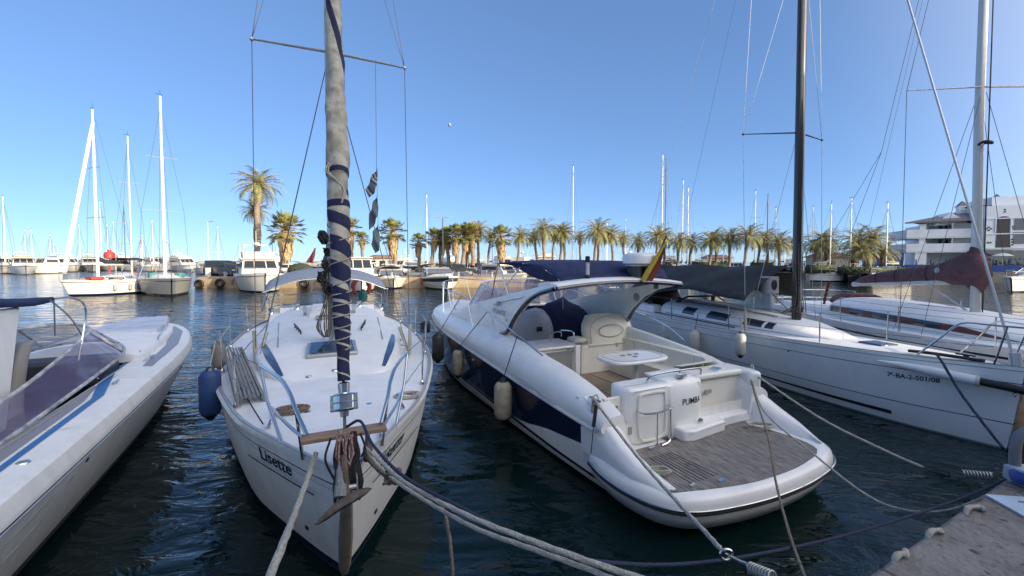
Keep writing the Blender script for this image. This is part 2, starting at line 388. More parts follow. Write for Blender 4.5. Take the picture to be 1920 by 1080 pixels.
# far harbour land
b = MB(); b.prism([(-33.5, 44.2), (-12, 44.0), (1, 45), (3, 74), (90, 72), (90, 140), (-45, 140), (-40, 60)], -3, 1.1, m=0, mt=1)
tag(b.build('far_quay', [TANW, PAVE]), kind='structure')
b = MB(); b.prism([(50, 58.5), (57, 57.5), (95, 40), (150, 38), (150, 100), (60, 90)], -3, 1.35, m=0, mt=1)
tag(b.build('right_quay', [mat('quay_grey', (0.22, 0.2, 0.16), .9, var=.3, vscale=1), PAVE]), kind='structure')
b = MB()
random.seed(3)
def bw(a, c):
    x = -330 + 300 * a; y = 210 + 60 * a; hh = math.sin(math.pi * c) * (2.3 + 1.2 * math.sin(a * 60) * .3 + random.random() * .5)
    return (x - 20 + 0 * c, y + 14 * c, hh - .3)
b.grid(120, 6, bw); tag(b.build('breakwater', mat('breakwater_rock', (0.42, 0.36, 0.28), .95, var=.4, vscale=.4), sharp=10), 'long low rock breakwater across the harbour mouth at far left', 'breakwater')
# block of flats behind the quay: it throws the shade over the near boats
def promenade_block(F, label, W, Dp, Hh, nf, gap=None):
    e = boat_root('apartment_block', F, label, 'building')
    st = mat('block_render', (0.75, 0.72, 0.66), .8, var=.1)
    if not gap: b = MB(); b.box((0, -Dp/2, Hh/2 + 1.1), (W, Dp, Hh)); b.build('wall', st, e)
    else:   # opening added along the sun direction to let a sliver of sun onto the yachts
        x0, x1, za, zb = gap; k = .522*Dp
        for poly in ([(-W/2, 0), (-W/2, -Dp), (x0 + k, -Dp), (x0, 0)], [(x1, 0), (x1 + k, -Dp), (W/2, -Dp), (W/2, 0)]): b = MB(); b.prism(poly, 1.1, Hh + 1.1); b.build('wall', st, e)
        mid = [(x0, 0), (x0 + k, -Dp), (x1 + k, -Dp), (x1, 0)]
        b = MB(); b.prism(mid, 1.1, za); b.build('wall', st, e); b = MB(); b.prism(mid, zb + .3*Dp, Hh + 1.1); b.prism([(x0, 0), (x0 + .1, -.2), (x1 + .1, -.2), (x1, 0)], zb, zb + .3*Dp - .01); b.build('wall', st, e)
    b = MB(); b.box((0, -Dp/2, Hh + 1.3), (W + .8, Dp + .8, .4)); b.build('roof', mat('roof_tile', (0.3, .14, .09), .8), e)
    for fl in range(nf):
        for i in range(int(W/4.4)):
            if gap and abs(-W/2 + 4 + i*4.2 - (gap[0] + gap[1])/2) < 2.5: continue
            b = MB(); b.box((-W/2 + 4 + i*4.2, .02, 2.6 + fl*3.05), (1.6, .12, 1.7)); b.build('window', GLASS, e)
        if not gap: b = MB(); b.box((0, .6, 1.4 + fl*3.05), (W - 1, 1.2, .15)); b.box((0, 1.15, 1.9 + fl*3.05), (W - 1, .08, .9)); b.build('balcony', st, e)
promenade_block(Fr(24.0, -8.0, 27.4), 'long cream apartment block standing along the promenade behind the quay', 80, 4, 12.6, 4, gap=(2.6, 4.5, 7.0, 8.5))
promenade_block(Fr(100.9, 54.1, 55), 'unseen tall cream apartment block added right of the harbour to shade the white building', 44, 10, 23, 7)  # out-of-view block, added to keep the white building's facade in shade

# ================================================================= boat 1: near sloop, bow to camera
LF = Fr(-1.202, 2.972, 24.5)
def near_sloop():
    F = LF; e = boat_root('sailing_yacht', F, 'white sloop moored bow-on with striped furled sail and hanging anchor', 'sailing yacht', 'yachts moored at the near quay')
    B = [(0, .02), (.03, .22), (.08, .52), (.145, .88), (.23, 1.19), (.33, 1.48), (.46, 1.72), (.6, 1.85), (.77, 1.82), (.9, 1.6), (1, 1.35)]
    rows = [(1.285, 1.0, -.03, 0), (1.235, 1.025, 0.0, 0), (1.195, 1.012, .03, 0), (1.12, 1.005, .06, 1), (1.108, 1.004, .065, 0), (1.04, 1.0, .12, 2), (1.033, 1.0, .124, 0), (.7, .985, .32, 0), (.35, .96, .53, 0), (.13, .935, .66, 1), (.035, .925, .72, 3), (-.4, .7, .95, 3)]
    hm, P = hull_mesh(11, B, rows, sheer=[(0, 0), (.25, -.1), (.5, -.15), (1, -.1)], n=44)
    hull = hm.build('hull', [GELW, NAVY, GREYP, mat('antifoul', (.02, .03, .06), .7)], e)
    deck_mesh(P, .02, .035, .09, n=44, nv=14).build('deck', GELD, e)
    b = MB()
    for s in (-1, 1): b.tube([P(u, 0, s) + Vector((-s*.018, 0, .0)) for u in [i/40 for i in range(41)]], .016, 6)
    b.build('toe_rail', ALU, e)
    dk = lambda s: interp([(0, 1.25), (2.7, 1.17), (5.5, 1.13), (11, 1.17)], s)
    hb = lambda s: sm(B, s / 11)
    # stem band
    b = MB(); b.tube([(0, -.045, 1.2), (0, .1, .95), (0, .3, .6), (0, .56, .2), (0, .66, .05)], [.03, .045, .055, .05, .03], 8, flat=.5); b.build('stem_band', mat('stained_band', (.26, .23, .19), .6, var=.3, vscale=6), e)
    # coachroof
    W = [(2.75, .35, .0), (3.0, .66, .06), (3.5, .92, .15), (4.2, 1.10, .25), (5.2, 1.24, .34), (6.5, 1.30, .40), (8.0, 1.24, .43), (8.9, 1.12, .42)]
    rings = []
    for s, wd, h in W:
        z = dk(s) + .04; r = []
        for k in range(21):
            a = math.pi * k / 20; c, sn = math.cos(a), math.sin(a)
            r.append((wd * math.copysign(abs(c) ** .7, c), s, z + (h * (sn ** .5 if sn > 0 else 0)) * (1 + .1 * sn)))
        rings.append(r + [(-wd, s, z - .15), (wd, s, z - .15)])
    cab = MB().loft(rings).build('coachroof', GELD, e, sharp=50); ct = bvh_of(cab)
    top = lambda x, y: (ct.ray_cast(Vector((x, y, 4)), Vector((0, 0, -1)))[0] or Vector((0, 0, dk(y)))).z
    for sd in (-1, 1):      # dark tapering side windows
        b = MB(); g = []
        for i in range(15):
            f = i/14; y = 3.1 + 1.75*f; x = sd*(.66 + .40*f + .03*math.sin(math.pi*f)); wd = .012 + .040*math.sin(math.pi*min(1, f*.8 + .1))
            for q in (-1, 1): g.append(Vector((x + q*sd*wd, y, top(x + q*sd*wd, y) + .007)))
        b.add(g, [(2*i, 2*i+1, 2*i+3, 2*i+2) for i in range(14)]); b.build('window', GLASSB, e)
    # fore hatch
    y0, y1 = 3.55, 4.12
    zc = (top(0, y0) + top(0, y1)) / 2; sl_ = math.atan2(top(0, y1) - top(0, y0), y1 - y0)
    b = MB(); b.box((-.02, (y0 + y1) / 2, zc + .025), (.72, .6, .06), rx=sl_); hf = b.build('hatch', mat('hatch_frame', (.4, .41, .42), .4, metal=.5), e, bevel=.02)
    b = MB(); b.box((-.02, (y0 + y1) / 2, zc + .062), (.62, .5, .02), rx=sl_); b.build('pane', GLASSB, hf, bevel=.01)
    for x_ in (-.18, .16): b = MB(); b.box((x_, y0 + .08, zc + .065), (.05, .03, .03)); b.build('latch', BLACK, hf)
    # grab rails, tracks, sliding hatch, vents, winches
    for sd in (-1, 1):
        b = MB(); pts = [(sd * (.5 + .02*i), 4.95 + .1 * i, top(sd*.5, 4.95 + .1*i) + .05) for i in range(8)]
        b.tube(pts, .014, 6)
        for i in range(0, 8, 2): b.tube([pts[i], (pts[i][0], pts[i][1], pts[i][2] - .06)], .012, 6)
        b.build('grab_rail', WOOD if 0 else BLACK, e)
        b = MB(); p0, p1 = (sd*.80, 4.3), (sd*.96, 6.4)
        b.tube([(p0[0], p0[1], top(*p0) + .012), (p1[0], p1[1], top(*p1) + .012)], .012, 4); b.build('genoa_track', GREYP, e)
        b = MB(); c = (sd*.72, 8.2, top(sd*.72, 8.2)); b.lathe([(.075, 0), (.06, .05), (.055, .1), (.07, .14), (.05, .16), (.02, .17)], c); b.build('winch', STEEL, e)
        b = MB(); b.lathe([(.08, 0), (.06, .05), (.06, .11), (.075, .15), (.03, .17)], (sd*1.35, 9.0, 1.45)); b.build('winch', STEEL, e)
    b = MB(); b.box((0, 7.6, top(0, 7.6) + .06), (.75, 1.2, .08)); b.box((0, 6.75, top(0, 6.75) + .03), (.82, .3, .1)); b.build('sliding_hatch', GELD, e, bevel=.02)
    b = MB(); b.box((-.1, 6.3, top(0, 6.3) + .03), (.34, .3, .05)); hh = b.build('hatch', ALU, e, bevel=.01)
    b = MB(); b.box((-.1, 6.3, top(0, 6.3) + .062), (.28, .24, .015)); b.build('pane', GLASSB, hh)
    for t0, w_ in ((-.13, .006), (.13, .006), (.2, .006)):
        b = MB(); b.tube([(t0 + .25*f*t0/abs(t0), 4.5 + 3.6*f, top(t0 + .25*f*t0/abs(t0), 4.5 + 3.6*f) + .012) for f in [i/14 for i in range(15)]], w_, 5); b.build('control_line', ROPED if t0 < 0 else ROPE, e)
    b = MB(); b.tube([(x, 2.35 + .25*x*x, dk(2.35) + .09*(1 - (x/hb(2.35))**2) - .030) for x in [-.95 + 1.9*i/20 for i in range(21)]], .007, 4); b.build('deck_seam', GREYP, e)
    for x, y in ((-.5, 6.9), (.5, 6.9)):
        b = MB(); z = top(x, y); b.tube(curve([(x, y, z), (x, y, z + .1), (x, y - .05, z + .15), (x, y - .12, z + .15)], 4), [.035]*9 + [.06]*4, 10); b.build('cowl_vent', STEEL, e)
    for x, y, r in ((-.33, 2.95, .04), (.3, 1.5, .035), (-.3, 1.5, .035), (0, 3.05, .05)):
        b = MB(); b.lathe([(r, 0), (r*.9, .012), (r*.5, .014)], (x, y, max(top(x, y), dk(y) + .045)), n=12); b.build('deck_plate', STEEL, e)
    b = MB(); b.tube(curve([(-.66, 1.2, 1.3), (-.9, 2.2, 1.22), (-1.25, 3.6, 1.19), (-1.45, 5.2, 1.18), (-1.35, 8.0, 1.3)]), .007, 5); b.build('furling_line', ROPED, e)
    b = MB(); b.tube(curve([(1.2, 4.2, 1.2), (1.28, 4.7, 1.2), (1.1, 5.0, 1.22), (1.3, 5.4, 1.2), (1.2, 5.8, 1.21)]), .009, 5); b.build('jib_sheet', ROPEB, e)
    # cockpit coamings and well
    b = MB()
    for sd in (-1, 1):
        b.loft([[(sd*(x + (.0 if s_ < 10 else -.12)), s_, z) for x, z in ((1.42, 1.1), (1.38, 1.42), (1.28, 1.48), (1.02, 1.47), (.95, 1.2))] for s_ in (8.6, 9.4, 10.2, 10.8)])
    b.box((0, 10.9, 1.25), (2.0, .18, .38)); b.box((0, 8.95, 1.35), (2.3, .1, .5)); b.build('cockpit_coaming', GELD, e, bevel=.02)
    b = MB(); b.tube([(.42*math.cos(a), 10.0, 1.95 + .42*math.sin(a)) for a in [i*math.pi/12 for i in range(24)]], .014, 6, closed=True)
    for k in range(3): a = k*math.pi/3; b.tube([(.4*math.cos(a), 10.0, 1.95 + .4*math.sin(a)), (-.4*math.cos(a), 10, 1.95 - .4*math.sin(a))], .01, 6)
    wh = b.build('steering_wheel', STEEL, e)
    b = MB(); b.box((0, 10.08, 1.5), (.22, .16, 1.0)); b.build('pedestal', GEL, e, bevel=.03)
    # pulpit rails
    b = MB()
    for sd in (-1, 1):
        top_r = [(sd*.70, 1.42, 1.80), (sd*.50, .88, 1.80), (sd*.40, .58, 1.75), (sd*.34, .36, 1.66), (sd*.26, .15, 1.53)]
        b.tube(curve(top_r, 5), .0155, 10)
        mid = [(sd*.57, 1.02, 1.50), (sd*.43, .55, 1.51), (sd*.27, .14, 1.5)]
        b.tube(curve(mid, 5), .0125, 8)
        b.tube([(sd*.70, 1.42, 1.80), (sd*.62, 1.18, 1.52), (sd*.46, .76, 1.22)], .0145, 10)
        b.tube([(sd*.34, .36, 1.66), (sd*.30, .42, 1.24)], .0125, 8)
    b.build('pulpit', STEEL, e)
    b = MB(); b.box((0, .15, 1.5), (.60, .13, .035)); b.build('bow_seat', WOOD, e, bevel=.008)
    # bow roller + clutter under the drum
    b = MB(); 
    for x in (-.06, .06): b.box((x, -.02, 1.26), (.008, .34, .08))
    b.tube([(-.06, -.17, 1.24), (.06, -.17, 1.24)], .018, 10); b.build('bow_roller', ALU, e)
    random.seed(5); b = MB()
    for i in range(14):
        x = random.uniform(-.06, .055); y = random.uniform(-.05, .09)
        b.tube([(x, y, 1.55), (x + random.uniform(-.03, .03), y - .03, 1.42), (x + random.uniform(-.03, .03), y - .03, 1.32), (x*.8, y - .08, 1.22)], .006, 5)
    b.build('lashing', mat('red_line', (.20, .03, .03), .8, col2=(.4, .34, .3), vscale=30), e)
    b = MB()
    b.tube(curve([(-.10, .05, 1.52), (-.14, .0, 1.4), (-.1, -.02, 1.28), (-.05, -.1, 1.22)]), .008, 6)
    b.tube(curve([(.1, .05, 1.52), (.13, .02, 1.42), (.1, 0, 1.36)]), .008, 6)
    b.tube([(.05, .02, 1.55), (.055, .0, 1.38), (.055, -.08, 1.28), (.05, -.13, 1.19)], [.025, .03, .035, .025], 7)
    b.tube([(-.05, -.02, 1.36), (-.07, -.12, 1.24), (-.085, -.15, 1.14)], [.02, .03, .008], 6); b.tube([(.07, -.02, 1.36), (.08, -.12, 1.24), (.075, -.14, 1.12)], [.02, .03, .008], 6)
    random.seed(31)
    for k in range(9):
        x = random.uniform(-.06, .07); b.tube(curve([(x, .02, 1.5), (x + random.uniform(-.03, .03), -.03, 1.4), (x + random.uniform(-.04, .04), -.08, 1.31), (x + random.uniform(-.02, .02), -.12, 1.22)], 4), .010, 5)
    b.build('chain_lashing', mat('dark_cord', (.02, .018, .02), .7, var=.5, vscale=60, bump=1, bscale=90), e)
    b = MB(); b.tube(curve([(-.03, -.02, 1.40), (-.035, -.12, 1.3), (-.05, -.2, 1.2)]), [.03]*4 + [.04]*5 + [.045]*4, 8); b.build('rag', mat('grey_rag', (.2, .22, .22), .9, bump=1, bscale=25), e)
    # anchor
    b = MB(); st = mat('galvanised_iron', (.15, .125, .10), .75, metal=.2, col2=(.08, .055, .04), vscale=9, bump=.6, bscale=30)
    b.tube([(-.02, -.05, 1.42), (-.02, -.14, 1.30), (-.02, -.19, 1.17)], [.022, .028, .045], 8)
    rings = []
    for i in range(13):
        a = -1 + 2*i/12; w_ = .085 * (1 - a*a) ** .5 + .004; cx = -.03 + .18*a; cz = 1.155 + .08*a; cy = -.20 - .04*abs(a)
        rings.append([(cx + .2*w_*math.cos(t), cy + w_*math.cos(t)*.95, cz + .34*w_*math.sin(t) - .25*w_*math.cos(t) + (.02*(1 - abs(a)) if abs(math.sin(t) - 1) < .2 else 0)) for t in [k*math.pi/6 for k in range(12)]])
    b.loft(rings); an = b.build('anchor', st, e, sharp=50)
    # bow lamp hanging
    b = MB(); b.lathe([(.03, 0), (.035, .01), (.035, .1), (.028, .12), (.018, .14), (.018, .2)], (.155, .1, 1.28)); b.build('bow_lamp', mat('lamp_smoke', (.08, .07, .07), .15), e)
    # forestay with furled genoa
    def stay(z): t = (z - 1.3) / 13.0; return Vector((0, .12 + 4.13*t, z))
    b = MB(); c = stay(1.66); b.lathe([(.03, -.06), (.035, -.02), (.1, -.015), (.105, .0), (.1, .004), (.1, .045), (.104, .05), (.1, .055), (.1, .1), (.105, .105), (.1, .11), (.04, .12), (.045, .19), (.03, .2)], c, (0, .3, 1), 24)
    fs = b.build('furler_drum', STEEL, e)
    b = MB(); b.tube([stay(1.3), stay(14.2)], .012, 6); b.build('forestay', WIRE, e)
    SAIL = bpy.data.materials.new('furled_sail'); SAIL.use_nodes = True; n = SAIL.node_tree; bs = n.nodes['Principled BSDF']; bs.inputs['Roughness'].default_value = .85
    at = n.nodes.new('ShaderNodeVertexColor'); at.layer_name = 'col'; se = n.nodes.new('ShaderNodeSeparateColor'); n.links.new(at.outputs[0], se.inputs[0])
    def mth(op, a_, b_=None):
        q = n.nodes.new('ShaderNodeMath'); q.operation = op
        for k_, v_ in enumerate((a_, b_)):
            if v_ is None: continue
            if isinstance(v_, float): q.inputs[k_].default_value = v_
            else: n.links.new(v_, q.inputs[k_])
        return q.outputs[0]
    fr = mth('FRACT', mth('ADD', mth('MULTIPLY', mth('ARCTAN2', mth('SUBTRACT', se.outputs[1], .5), mth('SUBTRACT', se.outputs[0], .5)), 1/(2*math.pi)), 1.0))
    isb_ = mth('LESS_THAN', fr, mth('SUBTRACT', mth('MULTIPLY', se.outputs[2], 3.0), 1.0)); nc = n.nodes.new('ShaderNodeTexNoise'); nc.inputs['Scale'].default_value = 9; nc.inputs['Detail'].default_value = 6; tcc = n.nodes.new('ShaderNodeTexCoord'); n.links.new(tcc.outputs['Object'], nc.inputs[0])
    cr_ = n.nodes.new('ShaderNodeValToRGB'); cr_.color_ramp.elements[0].position = .33; cr_.color_ramp.elements[0].color = (.24, .225, .18, 1); cr_.color_ramp.elements[1].position = .62; cr_.color_ramp.elements[1].color = (.46, .44, .37, 1); n.links.new(nc.outputs[0], cr_.inputs[0])
    mxc = n.nodes.new('ShaderNodeMixRGB'); n.links.new(isb_, mxc.inputs[0]); n.links.new(cr_.outputs[0], mxc.inputs[1]); mxc.inputs[2].default_value = (.010, .014, .055, 1); n.links.new(mxc.outputs[0], bs.inputs['Base Color'])
    nb = n.nodes.new('ShaderNodeTexNoise'); nb.inputs['Scale'].default_value = 14; nb.inputs['Detail'].default_value = 5; bp = n.nodes.new('ShaderNodeBump'); bp.inputs['Strength'].default_value = .7; bp.inputs['Distance'].default_value = .02
    tc = n.nodes.new('ShaderNodeTexCoord'); mp = n.nodes.new('ShaderNodeMapping'); mp.inputs['Scale'].default_value = (1.2, 1.2, .35); n.links.new(tc.outputs['Object'], mp.inputs[0]); n.links.new(mp.outputs[0], nb.inputs['Vector'])
    n.links.new(nb.outputs[0], bp.inputs['Height']); n.links.new(bp.outputs[0], bs.inputs['Normal'])
    RT = [(1.86, .04), (2.1, .045), (2.3, .055), (2.6, .066), (2.9, .073), (3.2, .078), (3.55, .08), (3.562, .088), (3.8, .089), (4.2, .080), (4.8, .070), (6, .066), (9, .07), (13, .05)]
    N, K = 900, 44; vs = []; cols = []
    cream, blue = (.34, .33, .29), (.008, .012, .05)
    for i in range(N + 1):
        z = 1.86 + (13 - 1.86) * (i / N) ** 1.35; r = interp(RT, z) * 1.08; c = stay(z)
        for k in range(K):
            a = 2*math.pi*k/K
            ph = a/(2*math.pi) + (z*9.0 if z < 2.55 else 2.55*9 + (z - 2.55)*4.3 if z < 3.3 else 2.55*9 + .75*4.3)
            wdt = interp([(1.8, .90), (2.2, .84), (2.6, .74), (2.95, .58), (3.2, .46), (3.22, .46)], z)
            if z > 3.32: wdt = 1.5 if (3.365 < z < 3.43 and math.sin(a + .4) > -.3) or 3.562 <= z < 3.61 else -1
            elif z > 3.26: wdt = 1.5
            if z >= 3.61: ph = a/(2*math.pi) + z*.5 + .78; wdt = .13
            ph %= 1; isb = ph < wdt
            rr = r * (1 + .10*math.sin(a*3 + z*7)*.5 + .06*math.sin(a*2 - z*13) + .03*math.sin(z*31 + a) + (.06*((a/(2*math.pi) + z*.5 + .78)*2 % 1) - .03 if z > 3.6 else 0) + (.04 if isb else 0))
            vs.append(c + Vector((rr*math.cos(a), rr*math.sin(a), -.3*rr*math.sin(a))))
            cols.append((.5 + .5*math.cos(2*math.pi*ph), .5 + .5*math.sin(2*math.pi*ph), (wdt + 1)/3, 1))
    b = MB(); b.add(vs, [(i*K + k, i*K + (k+1) % K, (i+1)*K + (k+1) % K, (i+1)*K + k) for i in range(N) for k in range(K)])
    g = b.build('furled_genoa', SAIL, e, sharp=180); ca = g.data.color_attributes.new('col', 'FLOAT_COLOR', 'POINT')
    for i, c_ in enumerate(cols): ca.data[i].color = c_
    b = MB(); tail = [stay(3.58) + Vector((-.06 - .015*math.sin(t*7), -.09, -.02*t + .015*math.sin(t*11))) for t in range(3)]
    for dx in (-.07, -.05): b.tube(curve([stay(3.66) + Vector((dx, -.09, 0)), stay(3.58) + Vector((dx - .03, -.09, 0)), stay(3.5) + Vector((dx*.3, -.1, 0)), stay(3.42) + Vector((.04, -.09, 0)), stay(3.3) + Vector((.02, -.09, 0))]), .008, 6)
    # sheet wrapped round the sail foot
    sp = []
    for i in range(220):
        z = 2.1 + 1.02*i/219; a = -1.3 + i*.33 * (1 if z < 2.6 else .5); r = interp(RT, z)*1.08 + .012; sp.append(stay(z) + Vector((r*math.cos(a), r*math.sin(a), 0)))
    b.tube(sp, .0055, 5); b.build('sheet', ROPE, e)
    # mast, spreaders, boom
    mb_ = MB(); mb_.tube([(0, 4.35, 1.35), (0, 4.3, 9), (0, 4.25, 14.4)], [.075, .075, .05], 14, flat=.75); mast = mb_.build('mast', ALU, e)
    b = MB()
    for sd in (-1, 1): b.tube([(0, 4.32, 6.21), (sd*1.16 + .08, 4.42, 6.23)], [.035, .022], 8, flat=.6); b.sphere((sd*1.16 + .08, 4.42, 6.23), .035, 6)
    b.build('spreader', ALU, mast)
    b = MB(); b.tube([(0, 4.5, 2.55), (0, 8.6, 2.6)], .06, 10); b.build('boom', ALU, e)
    b = MB(); b.tube(curve([(0, 4.42, 3.2), (0, 4.5, 2.85), (0, 5.2, 2.72), (0, 7, 2.72), (0, 8.4, 2.68)]), [.08]*6 + [.13]*6 + [.14]*6 + [.12]*6 + [.05], 10); b.build('sail_cover', mat('grey_cover', (.16, .16, .15), .9, bump=.8, bscale=10, var=.3), e)
    # halyard bundles at the mast
    random.seed(8); b = MB()
    for i in range(16):
        x = random.uniform(.03, .17); y = 4.12 + random.uniform(-.1, .12); z0 = random.uniform(2.6, 3.35); z1 = random.uniform(1.5, 2.0)
        b.tube(curve([(x*.5, y, z0), (x, y - .02, (z0 + z1)/2), (x + random.uniform(-.02, .04), y, z1), (x + .05, y, z1 + .25), (x*.8, y, z0 - .2)], 5), .010, 5)
    for i in range(7):
        x = -random.uniform(.03, .12); z0 = random.uniform(2.5, 3.3)
        b.tube(curve([(x, 4.15, z0), (x - .03, 4.13, 2.2), (x - .02 - .03*i, 4.1, 1.75), (x, 4.1, 1.62), (x + .03, 4.15, 2.4)], 5), .008, 5)
    b.build('halyard', mat('grey_line', (.16, .145, .12), .9, var=.6, vscale=30), mast)
    b = MB()
    for (x, z, s_) in ((-.17, 3.18, .10), (-.20, 2.55, .08), (-.13, 2.72, .09), (-.11, 2.36, .09), (-.12, 2.95, .06)):
        for k in range(14):
            q = s_*random.uniform(.1, .75); p0 = random.uniform(0, 6); b.tube([(x + .05 + q*math.cos(a + p0)*random.uniform(.7, 1.2), 4.1 + random.uniform(-.08, .08), z + 1.5*q*math.sin(a*1.0 + p0*.3)) for a in [i*math.pi/5 for i in range(10)]], .014, 5, closed=True)
    b.build('rope_coil', mat('black_line', (.03, .03, .035), .9, var=.5, vscale=40), mast)
    # rigging wires
    b = MB(); cp = {-1: F.px(480, 683, 1.14), 1: F.px(768, 668, 1.12)}
    b.tube([cp[-1] + Vector((0, 0, 0)), (-1.08, 4.42, 6.23), (0, 4.27, 13.5)], .006, 5); b.tube([cp[1], (1.24, 4.42, 6.23), (0, 4.27, 13.5)], .006, 5)
    for sd in (-1, 1):
        b.tube([(sd*1.16 + .08, 4.42, 6.23), (0, 4.3, 10.2)], .005, 5)
        b.tube([(cp[sd].x + .02, cp[sd].y + .25, 1.14), (sd*.05, 4.32, 5.9)], .0055, 5)
        b.tube([(cp[sd].x - sd*.05, cp[sd].y - .3, 1.14), (sd*.05, 4.25, 5.9)], .0045, 5)
    b.tube([(0, 11, 1.2), (0, 4.3, 14.3)], .006, 5)
    b.build('shroud', WIRE, e)
    b = MB()
    for sd in (-1, 1):
        c = cp[sd]; pv = mat('yellowed_pvc', (.52, .50, .40), .5, var=.3, vscale=10)
        b = MB(); b.tube([(c.x, c.y, 1.14), (c.x + .02*sd, c.y + .03, 1.68)], .030, 8); b.build('shroud_cover', pv, e)
        b = MB(); b.tube([(c.x, c.y + .02, 1.14), (c.x - .14*sd, c.y + .2, 1.62)], .030, 8); b.build('shroud_cover', pv, e)
    # stanchions and lifelines
    ss = [2.25, 4.2, 6.3, 8.3, 10.1]
    for sd in (-1, 1):
        for s_ in ss:
            b = MB(); x = sd*(hb(s_) - .07); b.tube([(x, s_, dk(s_)), (x + sd*.02, s_, dk(s_) + .62)], .0125, 8); b.lathe([(.03, 0), (.028, .03), (.013, .05)], (x, s_, dk(s_))); b.build('stanchion', STEEL, e)
        for h in (.6, .32):
            b = MB(); pts = [(sd*.70, 1.42, 1.80) if h > .5 else (sd*.62, 1.18, 1.5)] + [(sd*(hb(s_) - .05), s_, dk(s_) + h) for s_ in ss]
            b.tube(pts, .004, 5); b.build('lifeline', WIRE, e)
    b = MB()
    for h in (.62, .33): b.tube(curve([(-hb(10.1) + .05, 10.1, dk(10) + h), (-1.25, 10.95, 1.17 + h), (0, 11.05, 1.17 + h), (1.25, 10.95, 1.17 + h), (hb(10.1) - .05, 10.1, dk(10) + h)]), .0125, 8)
    b.build('pushpit', STEEL, e)
    # bimini
    def bim(a, c):
        x = (2*a - 1); return (1.48*x, 8.9 + 1.5*c, 2.60 - .33*abs(x)**2.6 - .24*(1 - c)**2)
    b = MB(); b.grid(24, 6, bim); bo = b.build('bimini', CANVG, e, solid=.012)
    b = MB()
    for c in (0, .5, 1):
        y = 8.9 + 1.5*c; dz = .24*(1 - c)**2
        b.tube(curve([(-1.62, 9.6, 1.45), (-1.52, y, 2.0), (-1.46, y, 2.27 - dz), (-.8, y, 2.52 - dz), (0, y, 2.585 - dz), (.8, y, 2.52 - dz), (1.46, y, 2.27 - dz), (1.52, y, 2.0), (1.62, 9.6, 1.45)], 4), .012, 6)
    b.build('bimini_frame', STEEL, bo)
    # cleats
    b = MB()
    for x, y in ((-.32, .62), (.32, .62), (-.62, 1.3), (.62, 1.3)):
        b = MB(); b.tube([(x, y - .09, dk(y) + .05), (x, y + .09, dk(y) + .05)], .012, 6); b.box((x, y, dk(y) + .02), (.03, .06, .05)); b.build('cleat', STEEL, e)
    tr = bvh_of(hull)
    p0 = F.px(495, 812, 1.1); p1 = F.px(537, 861, 1.1)
    # name on both bows
    for sd in (-1, 1):
        ya, yb = 1.30, .50
        A = P(ya/11, 4, sd); Bp = P(yb/11, 4, sd); dr = (Bp - A) if sd < 0 else (A - Bp)
        st_ = (A if sd < 0 else Bp) - Vector((0, 0, .15))
        lettering('Lisette', tr, st_, dr, (0, 0, 1), .21, NAVY, e, shear=.4, ex=.0035, sx=1.12)
    b = MB()
    for sd in (-1, 1):
        g = [P(u, 5, sd) + Vector((sd*.006, 0, dz)) for u in [.03 + .005*i for i in range(22)] for dz in (-.105, -.117)]
        b.add(g, [(2*i, 2*i+1, 2*i+3, 2*i+2) for i in range(21)])
    b.build('name_underline', NAVY, e)
    b = MB()
    for sd in (-1, 1):
        b = MB(); q = P(.045, 8, sd); b.box(q + Vector((sd*.004, 0, 0)), (.01, .05, .035), rz=sd*R(-28)); b.build('drain_plate', BLACK, e)
    return e
near_sloop()
# things aboard and around the near sloop
def D_(F, t, s, z): return F.w(t, s, z)
fender('fender', UD(393, 688, 5.35), .68, .125, FENDB, 'navy blue cylinder fender hanging left of the near sloop', rope_to=UD(404, 640, 5.5), endm=NAVY)
fender('fender', UD(409, 640, 6.2), .42, .09, mat('fender_grey', (.20, .19, .17), .7, var=.3), 'small grey fender on the port rail above the blue one', rope_to=UD(430, 612, 6.6))
fender('fender', UD(821, 622, 7.6), .58, .11, BLACK, 'black fender between the sloop and the motor cruiser', rope_to=UD(806, 600, 7.9))
fender('fender', UD(797, 602, 8.2), .25, .10, BLACK, 'small round black fender on the sloop starboard rail', rope_to=UD(793, 592, 8.3))
def gangplank():
    a = LF.px(437, 664, 1.18); c = LF.px(470, 756, 1.22); L = (c - a).length; F = LF
    wpos = F.w(*((a + c)/2)); e = empty('gangplank', wpos, F.a + math.atan2((c - a).y, (c - a).x)); tag(e, 'weathered grey slatted gangplank lying on the port side deck', 'gangplank')
    b = MB(); g = mat('weathered_slats', (.23, .23, .23), .85, var=.35, vscale=6)
    b.box((0, .12, .05), (L, .03, .09)); b.box((0, -.12, .05), (L, .03, .09)); b.build('side_rail', g, e)
    for i in range(5): b = MB(); b.box((0, -.08 + i*.04, .085), (L - .05, .024, .02)); b.build('slat', g, e)
gangplank()
def coil(name, F, t, s, z, r, m, label, n=5, seed=1, rr=.012):
    random.seed(seed); b = MB(); pts = []
    for i in range(n*18):
        a = 2*math.pi*i/18; q = r*(1 - .12*math.sin(i*.21 + seed)) * (1 + .1*math.sin(i*.9)); pts.append(F.w(t + q*math.cos(a), s + q*.75*math.sin(a), z + .012 + .006*(i/18) + .01*abs(math.sin(i*.37))))
    b.tube(pts, rr, 6); return one(name, b, m, label, 'rope coil', 'rope coils', sharp=180)
p = LF.px(548, 768, 1.27); coil('rope_coil', LF, p.x, p.y, 1.235, .13, ROPEB, 'beige rope coiled on the near sloop foredeck beside the port pulpit leg', 6, 2, .013)
p = LF.px(764, 746, 1.2); coil('rope_coil', LF, p.x, p.y, 1.2, .13, ROPE, 'pale rope coiled on the near sloop starboard side deck', 5, 4)
